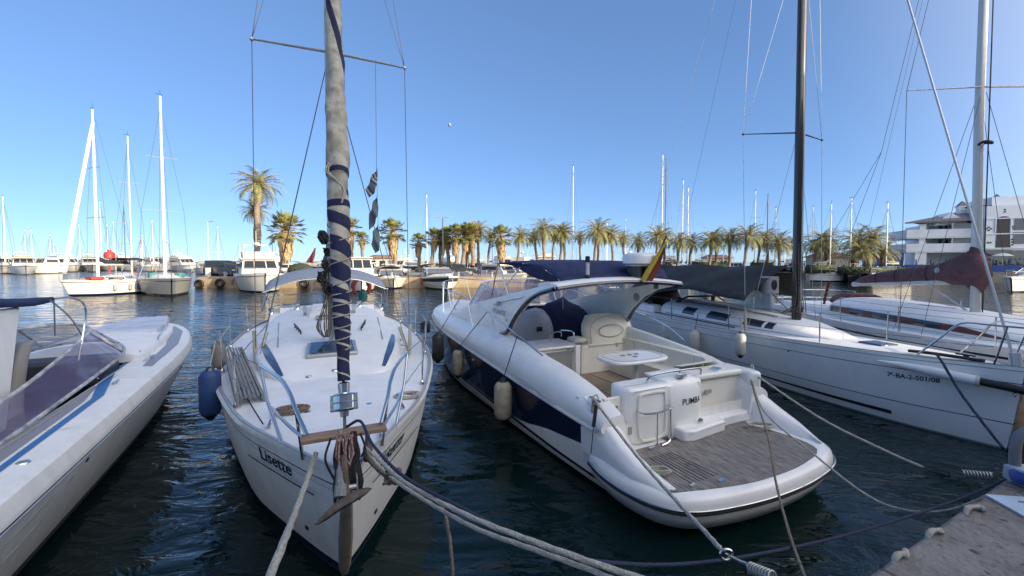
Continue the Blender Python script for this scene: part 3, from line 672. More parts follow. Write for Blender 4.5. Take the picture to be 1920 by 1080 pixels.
def lifebuoy():
    c = LF.w(.98, 10.85, 1.98); e = empty('lifebuoy', c - Vector((0, 0, .3)), LF.a); tag(e, 'faded red horseshoe lifebuoy on the stern rail of the near sloop', 'lifebuoy')
    b = MB(); b.tube([(.25*math.cos(a), 0, .3 + .27*math.sin(a)) for a in [R(-50 + 280*i/20) for i in range(21)]], .085, 10, flat=.8); b.build('ring', RED, e)
    b = MB()
    for an in (20, 90, 160): a = R(an); b.tube([((.25 - .09)*math.cos(a), 0, .3 + (.27-.09)*math.sin(a)), ((.25 + .09)*math.cos(a), -.01, .3 + (.27+.09)*math.sin(a))], .035, 6)
    b.build('strap', mat('strap_grey', (.35, .33, .3), .7), e)
lifebuoy()
b = MB(); c = LF.w(1.02, 10.75, 1.52); b.lathe([(.09, 0), (.13, .04), (.14, .18), (.12, .3), (.06, .38), (.04, .4)], c, n=14); one('outboard_motor', b, mat('teal_cover', (.05, .2, .2), .6, var=.3), 'small teal covered outboard motor hung inside the red lifebuoy', 'outboard motor')
# courtesy flags under the starboard spreader
def flag(px, pts, D, m, label, name='flag'):
    b = MB(); P = [UD(x, y, D + (.05 if i % 2 else -.03)) for i, (x, y) in enumerate(pts)]
    n = len(P)//2
    def fn(a, c):
        i = min(int(a*(n - 1)), n - 2); t = a*(n-1) - i
        l = P[i].lerp(P[i+1], t); r = P[2*n-1-i].lerp(P[2*n-2-i], t); q = l.lerp(r, c)
        return q + Vector((0, .05*math.sin(c*7 + a*4), 0))
    b.grid(10, 8, fn); return one(name, b, m, label, 'flag', 'courtesy flags on the signal halyard', solid=.003, sharp=180)
STR = bpy.data.materials.new('striped_flag'); STR.use_nodes = True; _n = STR.node_tree; _w = _n.nodes.new('ShaderNodeTexWave'); _w.inputs['Scale'].default_value = 5; _w.bands_direction = 'DIAGONAL'
_c = _n.nodes.new('ShaderNodeValToRGB'); _c.color_ramp.interpolation = 'CONSTANT'; _c.color_ramp.elements[0].color = (.03, .04, .08, 1); _c.color_ramp.elements[1].position = .5; _c.color_ramp.elements[1].color = (.3, .3, .3, 1)
_tc = _n.nodes.new('ShaderNodeTexCoord'); _n.links.new(_tc.outputs['Object'], _w.inputs[0]); _n.links.new(_w.outputs[0], _c.inputs[0]); _n.links.new(_c.outputs[0], _n.nodes['Principled BSDF'].inputs['Base Color'])
flag(0, [(707, 314), (706, 330), (708, 348), (694, 372), (684, 354), (696, 335)], 7.0, STR, 'dark striped flag, topmost of three on the signal halyard')
flag(0, [(705, 366), (708, 390), (709, 406), (694, 432), (691, 400), (699, 385)], 7.0, mat('flag_grey', (.17, .19, .22), .9, var=.4), 'faded dark grey flag, middle of three on the halyard')
flag(0, [(707, 420), (711, 445), (713, 462), (706, 475), (695, 458), (698, 440)], 7.0, mat('flag_green', (.18, .24, .24), .9, var=.3), 'faded grey-green flag, lowest of three on the halyard')
b = MB(); b.tube([UD(704, 112, 7.05), UD(706, 315, 7.02), UD(709, 420, 7.0), UD(765, 600, 7.3)], .004, 5); one('signal_halyard', b, WIRE, 'thin line hanging from the starboard spreader carrying three flags', 'halyard')
# ================================================================= boat 2: motor cruiser, stern to camera
PF = Fr(2.345, 5.514, 25.4)
def cruiser():
    F = PF; e = boat_root('motor_cruiser', F, 'white motor cruiser with navy hull band, navy bimini and teak swim platform', 'motor cruiser')
    L = 10.2; BT = [(0, .03), (.04, .42), (.1, .85), (.2, 1.32), (.32, 1.58), (.45, 1.70), (.6, 1.69), (.8, 1.62), (.92, 1.56), (1, 1.50)]
    # u=0 bow ... u=1 stern ; local y = L*(1-u)
    zr = lambda s: interp([(0, .80), (3, .98), (6, 1.15), (10.2, 1.36)], s)
    zb = lambda s: interp([(-.3, .58), (0, .53), (1.23, .40), (1.8, .28), (2.3, .245), (10.2, .50)], s)
    rows = [(lambda u: zr(L*(1-u)), 1.0, .0, 0), (lambda u: zr(L*(1-u)) - .03, .99, .02, 1), (lambda u: zb(L*(1-u)), .955, .45, 0),
            (lambda u: interp([(-.3, .17), (1.2, .19), (2.5, .23), (10.2, .44)], L*(1-u)), .94, .55, 1), (lambda u: interp([(-.3, .13), (1.2, .14), (2.5, .17), (10.2, .38)], L*(1-u)), .935, .6, 0),
            (.04, .90, .95, 2), (-.5, .45, 1.3, 2)]
    hm, P0 = hull_mesh(L, BT, rows, n=44, d=-1, s0=L)
    hull = hm.build('hull', [GELW, NAVY, mat('dark_bottom', (.03, .04, .05), .7)], e)
    us = [i/60 for i in range(61)]
    hb = lambda s: sm(BT, 1 - s/L)
    b = MB()
    for sd in (-1, 1): b.tube([P0(u, 0, sd) + Vector((sd*.008, 0, -.015)) for u in us], .022, 8)
    b.build('rub_rail', mat('rub_vinyl', (.62, .62, .60), .4), e)
    # upper topsides / side decks / coaming
    zc = lambda s: interp([(-.12, .98), (.25, 1.16), (.8, 1.29), (1.8, 1.40), (3, 1.5), (4, 1.47), (6, 1.47), (8, 1.46), (10.2, 1.44)], s)
    tc = lambda s: min(interp([(-.12, 1.38), (.3, 1.34), (1, 1.33), (3, 1.32), (6, 1.25), (8, .8), (9.2, .35), (10.1, .01)], s), hb(min(s, 10.1))*.82)
    b = MB(); SS = [-.12, .0, .12, .3, .55, .9, 1.4, 2, 2.6, 3.2, 3.9, 4.6, 5.4, 6.2, 7, 7.7, 8.3, 8.8, 9.3, 9.7, 10.0, 10.15]
    for sd in (-1, 1):
        rs = []
        for s in SS:
            B = hb(max(0, min(s, 10.18))); z = zr(s); c = zc(s); t = tc(s); hgt = max(c - z, .12)
            rs.append([Vector((sd*x, s, zz)) for x, zz in ((B, z), (B + .012, z + .25*hgt), (B - .02, z + .52*hgt), (B - .06, z + .72*hgt), (B*.5 + t*.5, z + .90*hgt), (t + .02, c - .006), (t - .005, c), (t - .05, c - .03), (t - .08, c - .14), (max(t - .12, 0), min(.62 if s < 4 else c - .2, c - .2)))])
        b.loft(rs, closed=False, caps=False)
        b.add(rs[0], [tuple(range(10))])
    sidek = b.build('side_deck', GEL, e, sharp=60)
    # foredeck and deckhouse top
    b = MB(); rg = []
    for s, wd, z, h in ((4.3, 1.30, 1.46, .36), (5.0, 1.26, 1.46, .33), (5.8, 1.2, 1.46, .27), (6.8, 1.0, 1.45, .2), (7.8, .78, 1.44, .13), (8.8, .45, 1.43, .06), (9.9, .1, 1.42, .01)):
        rg.append([(wd*math.cos(a), s, z - .02 + h*max(0, math.sin(a))**.6) for a in [math.pi*k/16 for k in range(17)]])
    b.loft(rg, closed=False, caps=False); b.build('deckhouse', GEL, e, sharp=60)
    b = MB(); b.box((0, 7.3, 1.66), (.5, .5, .04), rx=R(-6)); q = b.build('deck_hatch', GLASSB, e, bevel=.015)
    # side panels rising into the arch
    up = [(6.3, 1.50), (5.6, 1.64), (4.9, 1.80), (4.0, 2.0), (3.2, 2.14), (2.8, 2.22), (2.4, 2.29), (2.0, 2.36), (1.7, 2.41), (1.33, 2.45)]
    lo = [(6.3, 1.42), (5.6, 1.42), (4.9, 1.42), (4.0, 1.42), (3.2, 1.42), (2.80, 1.54), (2.52, 1.84), (2.15, 2.12), (1.78, 2.28), (1.33, 2.385)]
    tt = lambda z: 1.36 - .10*(z - 1.4)
    for sd in (-1, 1):
        b = MB(); rs = []
        for (s1, z1), (s2, z2) in zip(up, lo):
            row = []
            for k in range(7):
                f = k/6; s = s1 + (s2-s1)*f; z = z1 + (z2-z1)*f; row.append((sd*(tt(z) + .015*math.sin(math.pi*f)), s, z))
            row += [(x - sd*.07, y, z) for x, y, z in reversed(row)]
            rs.append(row)
        b.loft(rs); pn = b.build('arch_side', CREAMG if sd > 0 else GEL, e, sharp=45)
        b = MB(); edge = curve([(sd*(tt(z) + .012), s, z - .0) for s, z in lo[4:]], 5); b.tube(edge, .038, 8, flat=1); b.build('arch_trim', NAVY, pn)
        b = MB(); b.tube(curve([(sd*(tt(z) + .03), s, z) for s, z in ((3.5, 1.96), (2.9, 2.10), (2.3, 2.20))], 5), .014, 7)
        for s, z in ((3.45, 1.97), (2.35, 2.195)): b.tube([(sd*(tt(z) + .03), s, z), (sd*(tt(z)), s, z)], .012, 6)
        b.build('grab_handle', STEEL, pn)
        if sd < 0:
            tree = bvh_of(pn)
            lettering('ATLANTIS', tree, (-1.5, 3.55, 1.80), (0, -1, -.02), (0, 0, 1), .135, mat('letter_grey', (.16, .15, .13), .5), pn, ex=.0)
            lettering('39', tree, (-1.5, 2.93, 1.70), (0, -1, -.02), (0, 0, 1), .09, mat('letter_grey', (.16, .15, .13), .5), pn)
            b = MB(); b.lathe([(.055, 0), (.05, .012), (.01, .014)], (-1.348, 3.25, 2.0), (-1, 0, .1), 12); b.build('emblem', mat('emblem_grey', (.3, .3, .26), .5), pn)
        else:
            b = MB(); b.lathe([(.09, 0), (.08, .02), (.05, .03)], (1.24, 2.35, 2.10), (-1, 0, 0), 16); b.build('speaker', mat('speaker_grey', (.3, .3, .27), .6), pn)
    # crossbar
    cam_ = lambda x: .075*(1 - (x/1.26)**2)
    b = MB(); rs = []
    for i in range(17):
        x = -1.26 + 2.52*i/16; cz = cam_(x)
        rs.append([(x, 1.28, 2.40 + cz), (x, 1.25, 2.425 + cz), (x, 1.28, 2.45 + cz), (x, 1.5, 2.47 + cz), (x, 1.85, 2.45 + cz), (x, 1.85, 2.39 + cz), (x, 1.5, 2.385 + cz)])
    b.loft(rs); cb = b.build('arch_crossbar', GEL, e, sharp=50)
    b = MB(); b.tube([(-1.26 + 2.52*i/16, 1.272, 2.395 + cam_(-1.26 + 2.52*i/16)) for i in range(17)], .034, 8); b.build('trim', NAVY, cb)
    b = MB(); b.tube([(.8, 1.4, 2.42), (.8, 1.4, 2.33)], .045, 10); b.build('arch_light', mat('lamp_dark', (.1, .1, .1), .3), cb)
    # aerials on the arch
    b = MB(); b.lathe([(.26, 0), (.29, .02), (.29, .16), (.27, .2), (.2, .225), (.01, .23)], (.53, 1.5, 2.72), n=28); rd = b.build('radar', GEL, cb, sharp=50)
    b = MB(); b.box((.40, 1.5, 2.62), (.05, .3, .22)); b.box((.66, 1.5, 2.62), (.05, .3, .22)); b.build('radar_bracket', mat('lamp_dark', (.1, .1, .1), .3), rd)
    b = MB(); b.lathe([(.293, 0), (.293, .03)], (.53, 1.5, 2.735), n=28); b.build('base_band', mat('mid_grey', (.18, .18, .19), .5), rd)
    lettering('GARMIN', bvh_of(rd), (.52, 1.1, 2.835), (1, 0, 0), (0, 0, 1), .085, mat('letter_grey', (.16, .15, .13), .5), rd, ext=.4)
    b = MB(); b.lathe([(.035, 0), (.035, .05), (.03, .052), (.03, .26), (.036, .262), (.036, .33), (.02, .34)], (-.55, 1.5, 2.53)); b.build('anchor_light', mat('lamp_lens', (.45, .47, .5), .2), cb)
    b = MB(); b.lathe([(.038, 0), (.038, .055)], (-.55, 1.5, 2.528)); b.lathe([(.038, .25), (.038, .34), (.02, .35)], (-.55, 1.5, 2.535)); b.build('light_cap', BLACK, cb)
    b = MB(); b.tube([(.50, 1.29, 2.48), (.74, 1.12, 3.22)], .014, 8); fp = b.build('flagpole', mat('dark_wood', (.06, .045, .035), .5), cb)
    # windshield
    b = MB(); base = [(-1.30, 3.1, 2.0), (-1.29, 4.2, 1.90), (-1.24, 5.2, 1.76), (-.9, 5.95, 1.74), (0, 6.3, 1.78), (.9, 5.95, 1.74), (1.24, 5.2, 1.76), (1.29, 4.2, 1.90), (1.30, 3.1, 2.0)]
    topp = [(-1.27, 2.9, 2.17), (-1.24, 3.7, 2.26), (-1.17, 4.55, 2.32), (-.8, 4.95, 2.36), (0, 5.15, 2.38), (.8, 4.95, 2.36), (1.17, 4.55, 2.32), (1.24, 3.7, 2.26), (1.27, 2.9, 2.17)]
    cbz, ctp = curve(base, 4), curve(topp, 4)
    b.add([p for q in zip(cbz, ctp) for p in q], [(2*i, 2*i+1, 2*i+3, 2*i+2) for i in range(len(cbz) - 1)])
    ws = b.build('windshield', mat('violet_glass', (.25, .26, .42), .04, alpha=.55, spec=.8), e)
    b = MB(); b.tube(ctp, .022, 6); b.tube(cbz, .016, 6)
    for i in (8, 12, 20, 24): b.tube([cbz[i], ctp[i]], .018, 6)
    b.build('frame', mat('white_frame', (.7, .7, .7), .35), ws)
    # cockpit: floor, dash, seats
    b = MB(); b.prism([(-1.26, .15), (1.26, .15), (1.26, 4.6), (-1.26, 4.6)], .55, .64); b.build('cockpit_floor', mat('beige_sole', (.36, .29, .22), .7, var=.2, vscale=5), e)
    b = MB(); b.box((0, 4.75, 1.15), (2.5, .5, 1.1)); b.build('bulkhead', CREAMG, e, bevel=.05)
    b = MB(); 
    rg = []
    for z, k in ((.64, 1), (1.02, 1), (1.17, .97), (1.19, .9)):
        rg.append([(.08 + .72 + (.72*k)*x, 2.9 + .34*k*y, z) for x, y in ((-1, -1), (1, -1), (1, 1), (-1, 1))])
    b.loft(rg); st = b.build('helm_seat_base', CREAMG, e, bevel=.05)
    b = MB(); rg = []
    for i in range(15):
        z = 1.18 + .56*i/14; f = i/14; wd = .56 + .08*math.sin(math.pi*min(1, f*1.1))*.6 - .10*max(0, f - .75)*4*.6; th = .12*(1 - .5*f*f) ; y = 2.72 + .12*f
        rg.append([(.85 + wd*math.copysign(abs(math.cos(a))**.5, math.cos(a)), y + th*math.copysign(abs(math.sin(a))**.7, math.sin(a)), z + .03*math.cos(a)**2*f*-1) for a in [2*math.pi*k/24 for k in range(24)]])
    b.loft(rg); hs = b.build('helm_seat', CREAM, e, sharp=50)
    b = MB(); b.tube([(.85 + .30*math.cos(a), 2.635 + .02*math.sin(a), 1.42 + .12*math.sin(a)) for a in [2*math.pi*k/24 for k in range(24)]], .010, 6, closed=True)
    b.tube(curve([(.36, 2.62, 1.20), (.34, 2.63, 1.5), (.5, 2.66, 1.66), (.85, 2.69, 1.71), (1.2, 2.66, 1.66), (1.36, 2.63, 1.5), (1.34, 2.62, 1.2)]), .008, 6); b.build('piping', mat('piping_grey', (.42, .4, .34), .6), hs)
    b = MB(); b.box((.85, 2.565, 1.16), (1.2, .02, .02)); b.box((.93, 2.57, 1.14), (.05, .03, .08)); b.build('trim', mat('piping_grey', (.42, .4, .34), .6), hs)
    b = MB(); b.box((.10, 2.75, 1.28), (.28, .3, .1)); b.build('armrest', CREAM, hs, bevel=.04)
    # wet bar
    b = MB(); b.box((-.62, 2.55, .95), (.72, .62, .62)); wb = b.build('wet_bar', CREAMG, e, bevel=.02)
    b = MB(); b.box((-.64, 2.55, 1.285), (.84, .72, .05)); b.build('worktop', GEL, wb, bevel=.02)
    b = MB(); b.box((-.6, 2.235, .98), (.5, .02, .4)); b.box((-.6, 2.225, 1.2), (.54, .02, .03)); b.build('fridge_front', mat('fridge_grey', (.25, .26, .26), .3), wb)
    b = MB(); b.box((-.27, 2.2, .98), (.10, .1, .66)); b.build('side_panel', GEL, wb, bevel=.015)
    b = MB(); b.tube(curve([(-.5, 2.7, 1.3), (-.5, 2.7, 1.45), (-.3, 2.7, 1.47), (-.28, 2.7, 1.38)], 4), .012, 6)
    b.tube(curve([(-.22, 2.4, 1.3), (-.2, 2.42, 1.5), (-.35, 2.6, 1.52)], 4), .012, 6)
    b.tube(curve([(-.25, 3.2, .65), (-.25, 3.2, 1.5), (-.27, 3.2, 1.7), (-.42, 3.25, 1.82)], 5), .014, 6); b.build('tap', STEEL, wb)
    # lounge seat to port, round dome cover, navy covered console
    b = MB(); rg = []
    for s in (3.0, 3.4, 4.0, 4.5): rg.append([(-1.26, s, .64), (-1.26, s, 1.25), (-.98, s, 1.28), (-.9, s, 1.2), (-.45, s, 1.12), (-.42, s, .64)])
    b.loft(rg); b.build('lounge_seat', CREAM, e, bevel=.04)
    b = MB(); rg = []
    for i in range(15):
        f = i/14; z = 1.1 + .72*f; r = .42*math.sqrt(max(0, 1 - f**2.4)) + .01
        rg.append([(-.28 + r*math.cos(a), 3.75 + .8*r*math.sin(a), z) for a in [2*math.pi*k/20 for k in range(20)]])
    b.loft(rg); dm = b.build('dome_cover', mat('pale_blue_cover', (.5, .52, .58), .45, var=.1), e, sharp=180)
    b = MB(); b.box((-.36, 3.40, 1.42), (.12, .03, .09)); b.build('vent', BLACK, dm)
    b = MB(); random.seed(4); rg = []
    for i in range(10):
        f = i/9; z = 1.0 + 1.02*f; r = (1 - f**3)**.5
        rg.append([(.55 + (.72*r + .02)*math.cos(a) * (1 + .06*math.sin(3*a + f*5)), 3.95 + (.34*r + .02)*math.sin(a), z - .15*f*abs(math.cos(a))*(1 if math.cos(a) > 0 else .3)) for a in [2*math.pi*k/24 for k in range(24)]])
    b.loft(rg); b.build('console_cover', NAVYC, e, sharp=180)
    # U seat around the far side
    b = MB(); ins = [(1.27, 3.2), (1.27, .9), (1.18, .55), (.95, .38), (.3, .36)]
    rg = []
    for i, p in enumerate(curve([Vector((x, y, 0)) for x, y in ins], 6)):
        rg.append(p)
    cs = []
    for i, p in enumerate(rg):
        t = (rg[min(i+1, len(rg)-1)] - rg[max(i-1, 0)]).normalized(); nn = Vector((t.y, -t.x, 0))
        cs.append([p + Vector((0, 0, 1.28)), p + nn*.14 + Vector((0, 0, 1.26)), p + nn*.2 + Vector((0, 0, 1.0)), p + nn*.22 + Vector((0, 0, .98)), p + nn*.5 + Vector((0, 0, .97)), p + nn*.52 + Vector((0, 0, .64))])
    b.loft(cs, closed=False, caps=False); b.build('settee', CREAM, e, sharp=40)
    # table
    b = MB(); pl = []
    for k in range(40):
        a = 2*math.pi*k/40; c_, s_ = math.cos(a), math.sin(a); pl.append((.06 + .56*math.copysign(abs(c_)**.6, c_), 1.14 + .36*math.copysign(abs(s_)**.6, s_)))
    b.prism(pl, 1.25, 1.30); tb = b.build('table', GEL, e, bevel=.015)
    b = MB(); b.tube([(.1, 1.1, .64), (.1, 1.1, 1.25)], .045, 12); b.build('table_leg', mat('table_post', (.55, .55, .52), .4), tb)
    # transom module
    b = MB()
    tr_o = [(-1.0, .36), (-1.05, .15), (-1.0, -.0), (-.85, -.04), (.55, -.02), (1.22, -.10), (1.5, -.10), (1.5, .12), (1.25, .4)]
    b.prism([(-1.0, .36), (-1.05, .15), (-1.0, -.0), (-.85, -.04), (.22, -.03), (.27, .0), (.27, .36)], .5, 1.22); tm = b.build('transom', GEL, e, bevel=.045)
    b = MB(); b.prism([(.272, .16), (1.2, .13), (1.2, .42), (.272, .42)], .5, 1.20); b.prism([(.272, .10), (1.2, .06), (1.2, .44), (.272, .44)], 1.13, 1.215); b.build('transom_recess', CREAMG, e, bevel=.03)
    b = MB(); rs = []
    for z, k in ((.5, 0), (.95, .01), (1.1, .0), (1.24, -.07), (1.27, -.16)):
        rs.append([(x, -.09 + y - k, z) for x, y in ((-.42, .12), (-.36, .03), (-.2, 0), (.0, 0), (.16, .03), (.2, .12), (.2, .3), (-.42, .3))])
    b.loft(rs); pc = b.build('transom_panel', GEL, e, sharp=50, bevel=.01)
    lettering('PUMBA', bvh_of(pc), (-.20, -.2, .93), (1, 0, 0), (0, 0, 1), .115, mat('letter_dark', (.02, .02, .03), .4), pc, ext=.3, ex=.001)
    # ladder recess frame and handrails
    b = MB(); fr = [(-.86, -.045, .62), (-.88, -.045, .8), (-.87, -.045, 1.08), (-.82, -.045, 1.14), (-.5, -.045, 1.14), (-.44, -.045, 1.08), (-.43, -.045, .7), (-.5, -.045, .56), (-.78, -.045, .55)]
    b.tube(curve(fr + [fr[0]], 3), .018, 6); b.build('ladder_recess', CREAMG, e)
    b = MB(); b.tube(curve([(-.92, -.06, .95), (-.9, -.16, .95), (-.7, -.2, .95), (-.45, -.16, .96), (-.4, -.06, .98)], 4), .014, 8)
    b.tube(curve([(-.72, -.19, .95), (-.72, -.19, .65), (-.74, -.2, .55), (-.85, -.2, .53)], 4), .014, 8); b.tube(curve([(-.48, -.17, .95), (-.48, -.18, .65), (-.52, -.2, .56), (-.64, -.2, .53)], 4), .014, 8); b.build('ladder_handrail', STEEL, e)
    b = MB(); b.tube(curve([(-.62, .1, 1.23), (-.58, .08, 1.31), (-.4, .06, 1.335), (0, .06, 1.335), (.3, .06, 1.32), (.34, .08, 1.23)], 4), .014, 8); b.tube([(-.08, .06, 1.33), (-.08, .06, 1.25)], .01, 6); b.build('transom_handrail', STEEL, e)
    b = MB(); b.box((-.1, .0, 1.29), (.16, .08, .04), rz=.4); b.build('deck_fitting', STEEL, e)
    b = MB(); b.box((.8, .2, 1.225), (.16, .12, .03), rz=.3); b.build('deck_fitting', STEEL, e)
    b = MB(); b.lathe([(.05, 0), (.045, .02), (.01, .025)], (-.3, .1, 1.235)); b.build('deck_fitting', STEEL, e)
    b = MB(); b.lathe([(.05, 0), (.045, .015), (.02, .018)], (.1, -.13, .68), (0, -1, 0)); b.build('drain', STEEL, e)
    # steps at the transom foot
    b = MB(); b.prism([(-.3, -.22), (-.15, -.27), (.5, -.2), (.56, -.1), (1.2, -.1), (1.24, .2), (-.3, .2)], .5, .66); b.build('transom_step', GEL, e, bevel=.03)
    # gate
    b = MB(); b.box((-1.17, .12, .9), (.26, .05, .42)); g = b.build('gate', CREAMG, e, bevel=.015)
    b = MB(); b.box((-1.15, .09, .98), (.1, .02, .05)); b.build('gate_latch', STEEL, g)
    # swim platform
    edge = [(-1.50, .12), (-1.56, -.25), (-1.54, -.62), (-1.42, -.95), (-1.15, -1.17), (-.6, -1.29), (0, -1.33), (.6, -1.29), (1.15, -1.17), (1.42, -.95), (1.54, -.62), (1.56, -.25), (1.50, .12)]
    ce = curve([Vector((x, y, 0)) for x, y in edge], 5); cen = Vector((0, .1, 0))
    def ring(k, z): return [cen + Vector(((p.x)*k, (p.y - .1)*k, z)) for p in ce]
    b = MB(); prof = [(.55, -.15), (.80, .02), (.93, .12), (.985, .26), (1.0, .33), (1.0, .40), (.99, .46), (.955, .50), (.90, .505), (.3, .505)]
    b.loft([ring(k, z) for k, z in prof], closed=False, caps=False); pf = b.build('swim_platform', GEL, e, sharp=60)
    b = MB(); b.tube(ring(1.004, .345), .022, 8); b.build('rub_strip', BLACK, pf)
    b = MB(); b.tube(ring(1.012, .372), .010, 6); b.build('chrome_strip', STEEL, pf)
    TEAK = bpy.data.materials.new('weathered_teak'); TEAK.use_nodes = True; n = TEAK.node_tree; bs = n.nodes['Principled BSDF']; bs.inputs['Roughness'].default_value = .75
    tcn = n.nodes.new('ShaderNodeTexCoord'); sp = n.nodes.new('ShaderNodeSeparateXYZ'); n.links.new(tcn.outputs['Object'], sp.inputs[0])
    mm = n.nodes.new('ShaderNodeMath'); mm.operation = 'MODULO'; m0 = n.nodes.new('ShaderNodeMath'); m0.operation = 'ADD'; m0.inputs[1].default_value = 10; n.links.new(sp.outputs['X'], m0.inputs[0]); n.links.new(m0.outputs[0], mm.inputs[0]); mm.inputs[1].default_value = .052
    gt = n.nodes.new('ShaderNodeMath'); gt.operation = 'GREATER_THAN'; gt.inputs[1].default_value = .0475; n.links.new(mm.outputs[0], gt.inputs[0])
    mp = n.nodes.new('ShaderNodeMapping'); mp.inputs['Scale'].default_value = (14, 1.6, 1); n.links.new(tcn.outputs['Object'], mp.inputs[0])
    nz = n.nodes.new('ShaderNodeTexNoise'); nz.inputs['Scale'].default_value = 5; nz.inputs['Detail'].default_value = 6; n.links.new(mp.outputs[0], nz.inputs[0])
    cr = n.nodes.new('ShaderNodeValToRGB'); cr.color_ramp.elements[0].position = .35; cr.color_ramp.elements[0].color = (.10, .09, .085, 1); cr.color_ramp.elements[1].position = .68; cr.color_ramp.elements[1].color = (.30, .28, .26, 1); n.links.new(nz.outputs[0], cr.inputs[0])
    mx = n.nodes.new('ShaderNodeMixRGB'); mx.inputs[2].default_value = (.06, .055, .05, 1); n.links.new(gt.outputs[0], mx.inputs[0]); n.links.new(cr.outputs[0], mx.inputs[1]); n.links.new(mx.outputs[0], bs.inputs['Base Color'])
    tp = curve([Vector((x, y, 0)) for x, y in ((-1.02, -.12), (-1.12, -.5), (-1.34, -.92), (-1.1, -1.06), (-.5, -1.2), (0, -1.23), (.5, -1.2), (1.02, -1.06), (1.12, -.7), (1.04, -.3), (1.05, -.09))], 4)
    b = MB(); b.prism([(p.x, p.y) for p in tp], .50, .512); tk = b.build('teak_deck', TEAK, pf)
    b = MB()
    for i in range(8): b.box((-1.0 + i*.052, -.66, .5145), (.0055, .62, .004), rz=R(-2 + i*1.0))
    b.build('ladder_hatch_slot', BLACK, tk)
    b = MB(); b.box((-1.02, -1.0, .518), (.09, .04, .012), rz=.2); b.box((-.68, -1.06, .518), (.09, .04, .012), rz=.2); b.build('hatch_hinge', STEEL, tk)
    # wings from bulwark down to platform
    for sd in (-1, 1):
        b = MB(); rs = []
        for s, zt, wi in ((.3, 1.12, .30), (.05, .98, .30), (-.12, .86, .30), (-.35, .74, .28), (-.6, .64, .24), (-.82, .57, .18), (-.98, .52, .10)):
            B = 1.49 if s > -.3 else interp([(-1.0, 1.33), (-.6, 1.48), (-.3, 1.50)], s)
            rs.append([(sd*x, s, z) for x, z in ((B, .44), (B + .01, .44 + (zt - .44)*.5), (B - .04, zt - .02), (B - .1, zt), (B - wi*.75, zt - .01), (B - wi, zt - .08), (B - wi - .03, .49))])
        b.loft(rs); b.build('platform_wing', GEL, e, sharp=60)
    # far stern corner inner wall
    b = MB(); b.prism([(1.2, -.06), (1.34, -.14), (1.42, .0), (1.4, .5), (1.2, .5)], .5, 1.2); b.build('stern_corner', GEL, e, bevel=.04)
    # scoop
    tr = bvh_of(sidek); b = MB()
    def sp_(s, z): h = tr.ray_cast(Vector((-3, s, z)), Vector((1, 0, -.25))); return (h[0] if h[0] else Vector((-1.45, s, z)))
    b.tube(curve([sp_(2.0, 1.34), sp_(1.4, 1.31), sp_(.8, 1.22), sp_(.42, 1.10), sp_(.36, 1.03), sp_(.5, 1.02), sp_(.9, 1.12), sp_(1.4, 1.24), sp_(2.0, 1.34)], 5), .009, 6); b.build('scoop_outline', mat('groove_grey', (.45, .47, .5), .4), sidek)  # grey line tracing the groove round the scoop
    b = MB(); c_ = [sp_(.78, 1.19), sp_(.60, 1.16), sp_(.62, 1.05), sp_(.80, 1.13)]; b.add([p + Vector((-.006, 0, 0)) for p in c_], [(0, 1, 2, 3)]); b.build('air_intake', BLACK, sidek)
    b = MB()
    for s in (.1, .5, .95, 1.4): q = sp_(s, zc(s) - .07); b.lathe([(.012, 0), (.01, .006)], q, (-1, 0, .7), 8)
    b.build('press_stud', STEEL, sidek)
    b = MB(); b.sphere((-hb(4.2) - .0, 4.2, .72), .12, 10, sc3=(.12, 1.5, .55)); b.build('porthole', STEEL, hull)
    # bow rail
    def bx(s): return -(hb(s) - .12)
    for sd in (-1, 1):
        b = MB(); pts = [(-(1.45), 1.35, 1.40), (-1.56, 2.0, 1.62), (-1.55, 3.2, 1.84), (-1.52, 4.5, 2.02), (-1.5, 6.0, 2.10), (-1.2, 7.6, 2.14), (-.75, 8.9, 2.16), (-.1, 9.9, 2.2)]
        b.tube(curve([(sd*-x, y, z) for x, y, z in pts], 4), .0135, 8)
        rl = b.build('bow_rail', STEEL, e)
        for s, zt in ((3.25, 1.84), (4.55, 2.02), (6.0, 2.10), (7.3, 2.14), (8.6, 2.16), (9.7, 2.19)):
            b = MB(); x0 = (hb(s) - .16); x1 = x0 if s > 5 else 1.53; b.tube([(sd*(min(x0, 1.5)), s - .35, zc(s) - .06), (sd*min(x1, interp([(4.5, 1.52), (6, 1.5), (7.6, 1.2), (8.9, .75), (9.9, .1)], s)), s, zt)], .0115, 8); b.build('stanchion', STEEL, rl)
    # small fittings and panel lines
    DK = mat('seam_grey', (.32, .32, .30), .6)
    b = MB(); pl2 = [(.06 + (x - .06)*.86, 1.14 + (y - 1.14)*.82, 1.303) for x, y in pl]; b.tube(pl2, .004, 4, closed=True); b.build('table_inlay', DK, tb)
    for x, y in ((-.08, 1.2), (.06, 1.2), (.2, 1.2), (.06, 1.07)): b = MB(); b.lathe([(.042, 0), (.038, .006), (.03, .004)], (x, y, 1.300), n=14); b.build('cup_holder', mat('mid_grey', (.18, .18, .19), .5), tb)
    for pts in ([(-.95, -.043, 1.19), (-.4, -.043, 1.19)], [(-1.0, .1, 1.222), (.2, .1, 1.222)], [(.3, .18, 1.2), (1.2, .16, 1.2)], [(-.25, -.275, .62), (.5, -.205, .62)]):
        b = MB(); b.tube(pts, .004, 4); b.build('seam', DK, tm)
    for s0, s1 in ((.15, 1.0), (1.05, 2.2), (2.25, 3.4), (3.45, 4.6)):
        b = MB(); b.tube([sp_(s0 + (s1 - s0)*i/8, zc(s0 + (s1 - s0)*i/8) - .09) for i in range(9)], .0035, 4); b.build('deck_seam', DK, sidek)
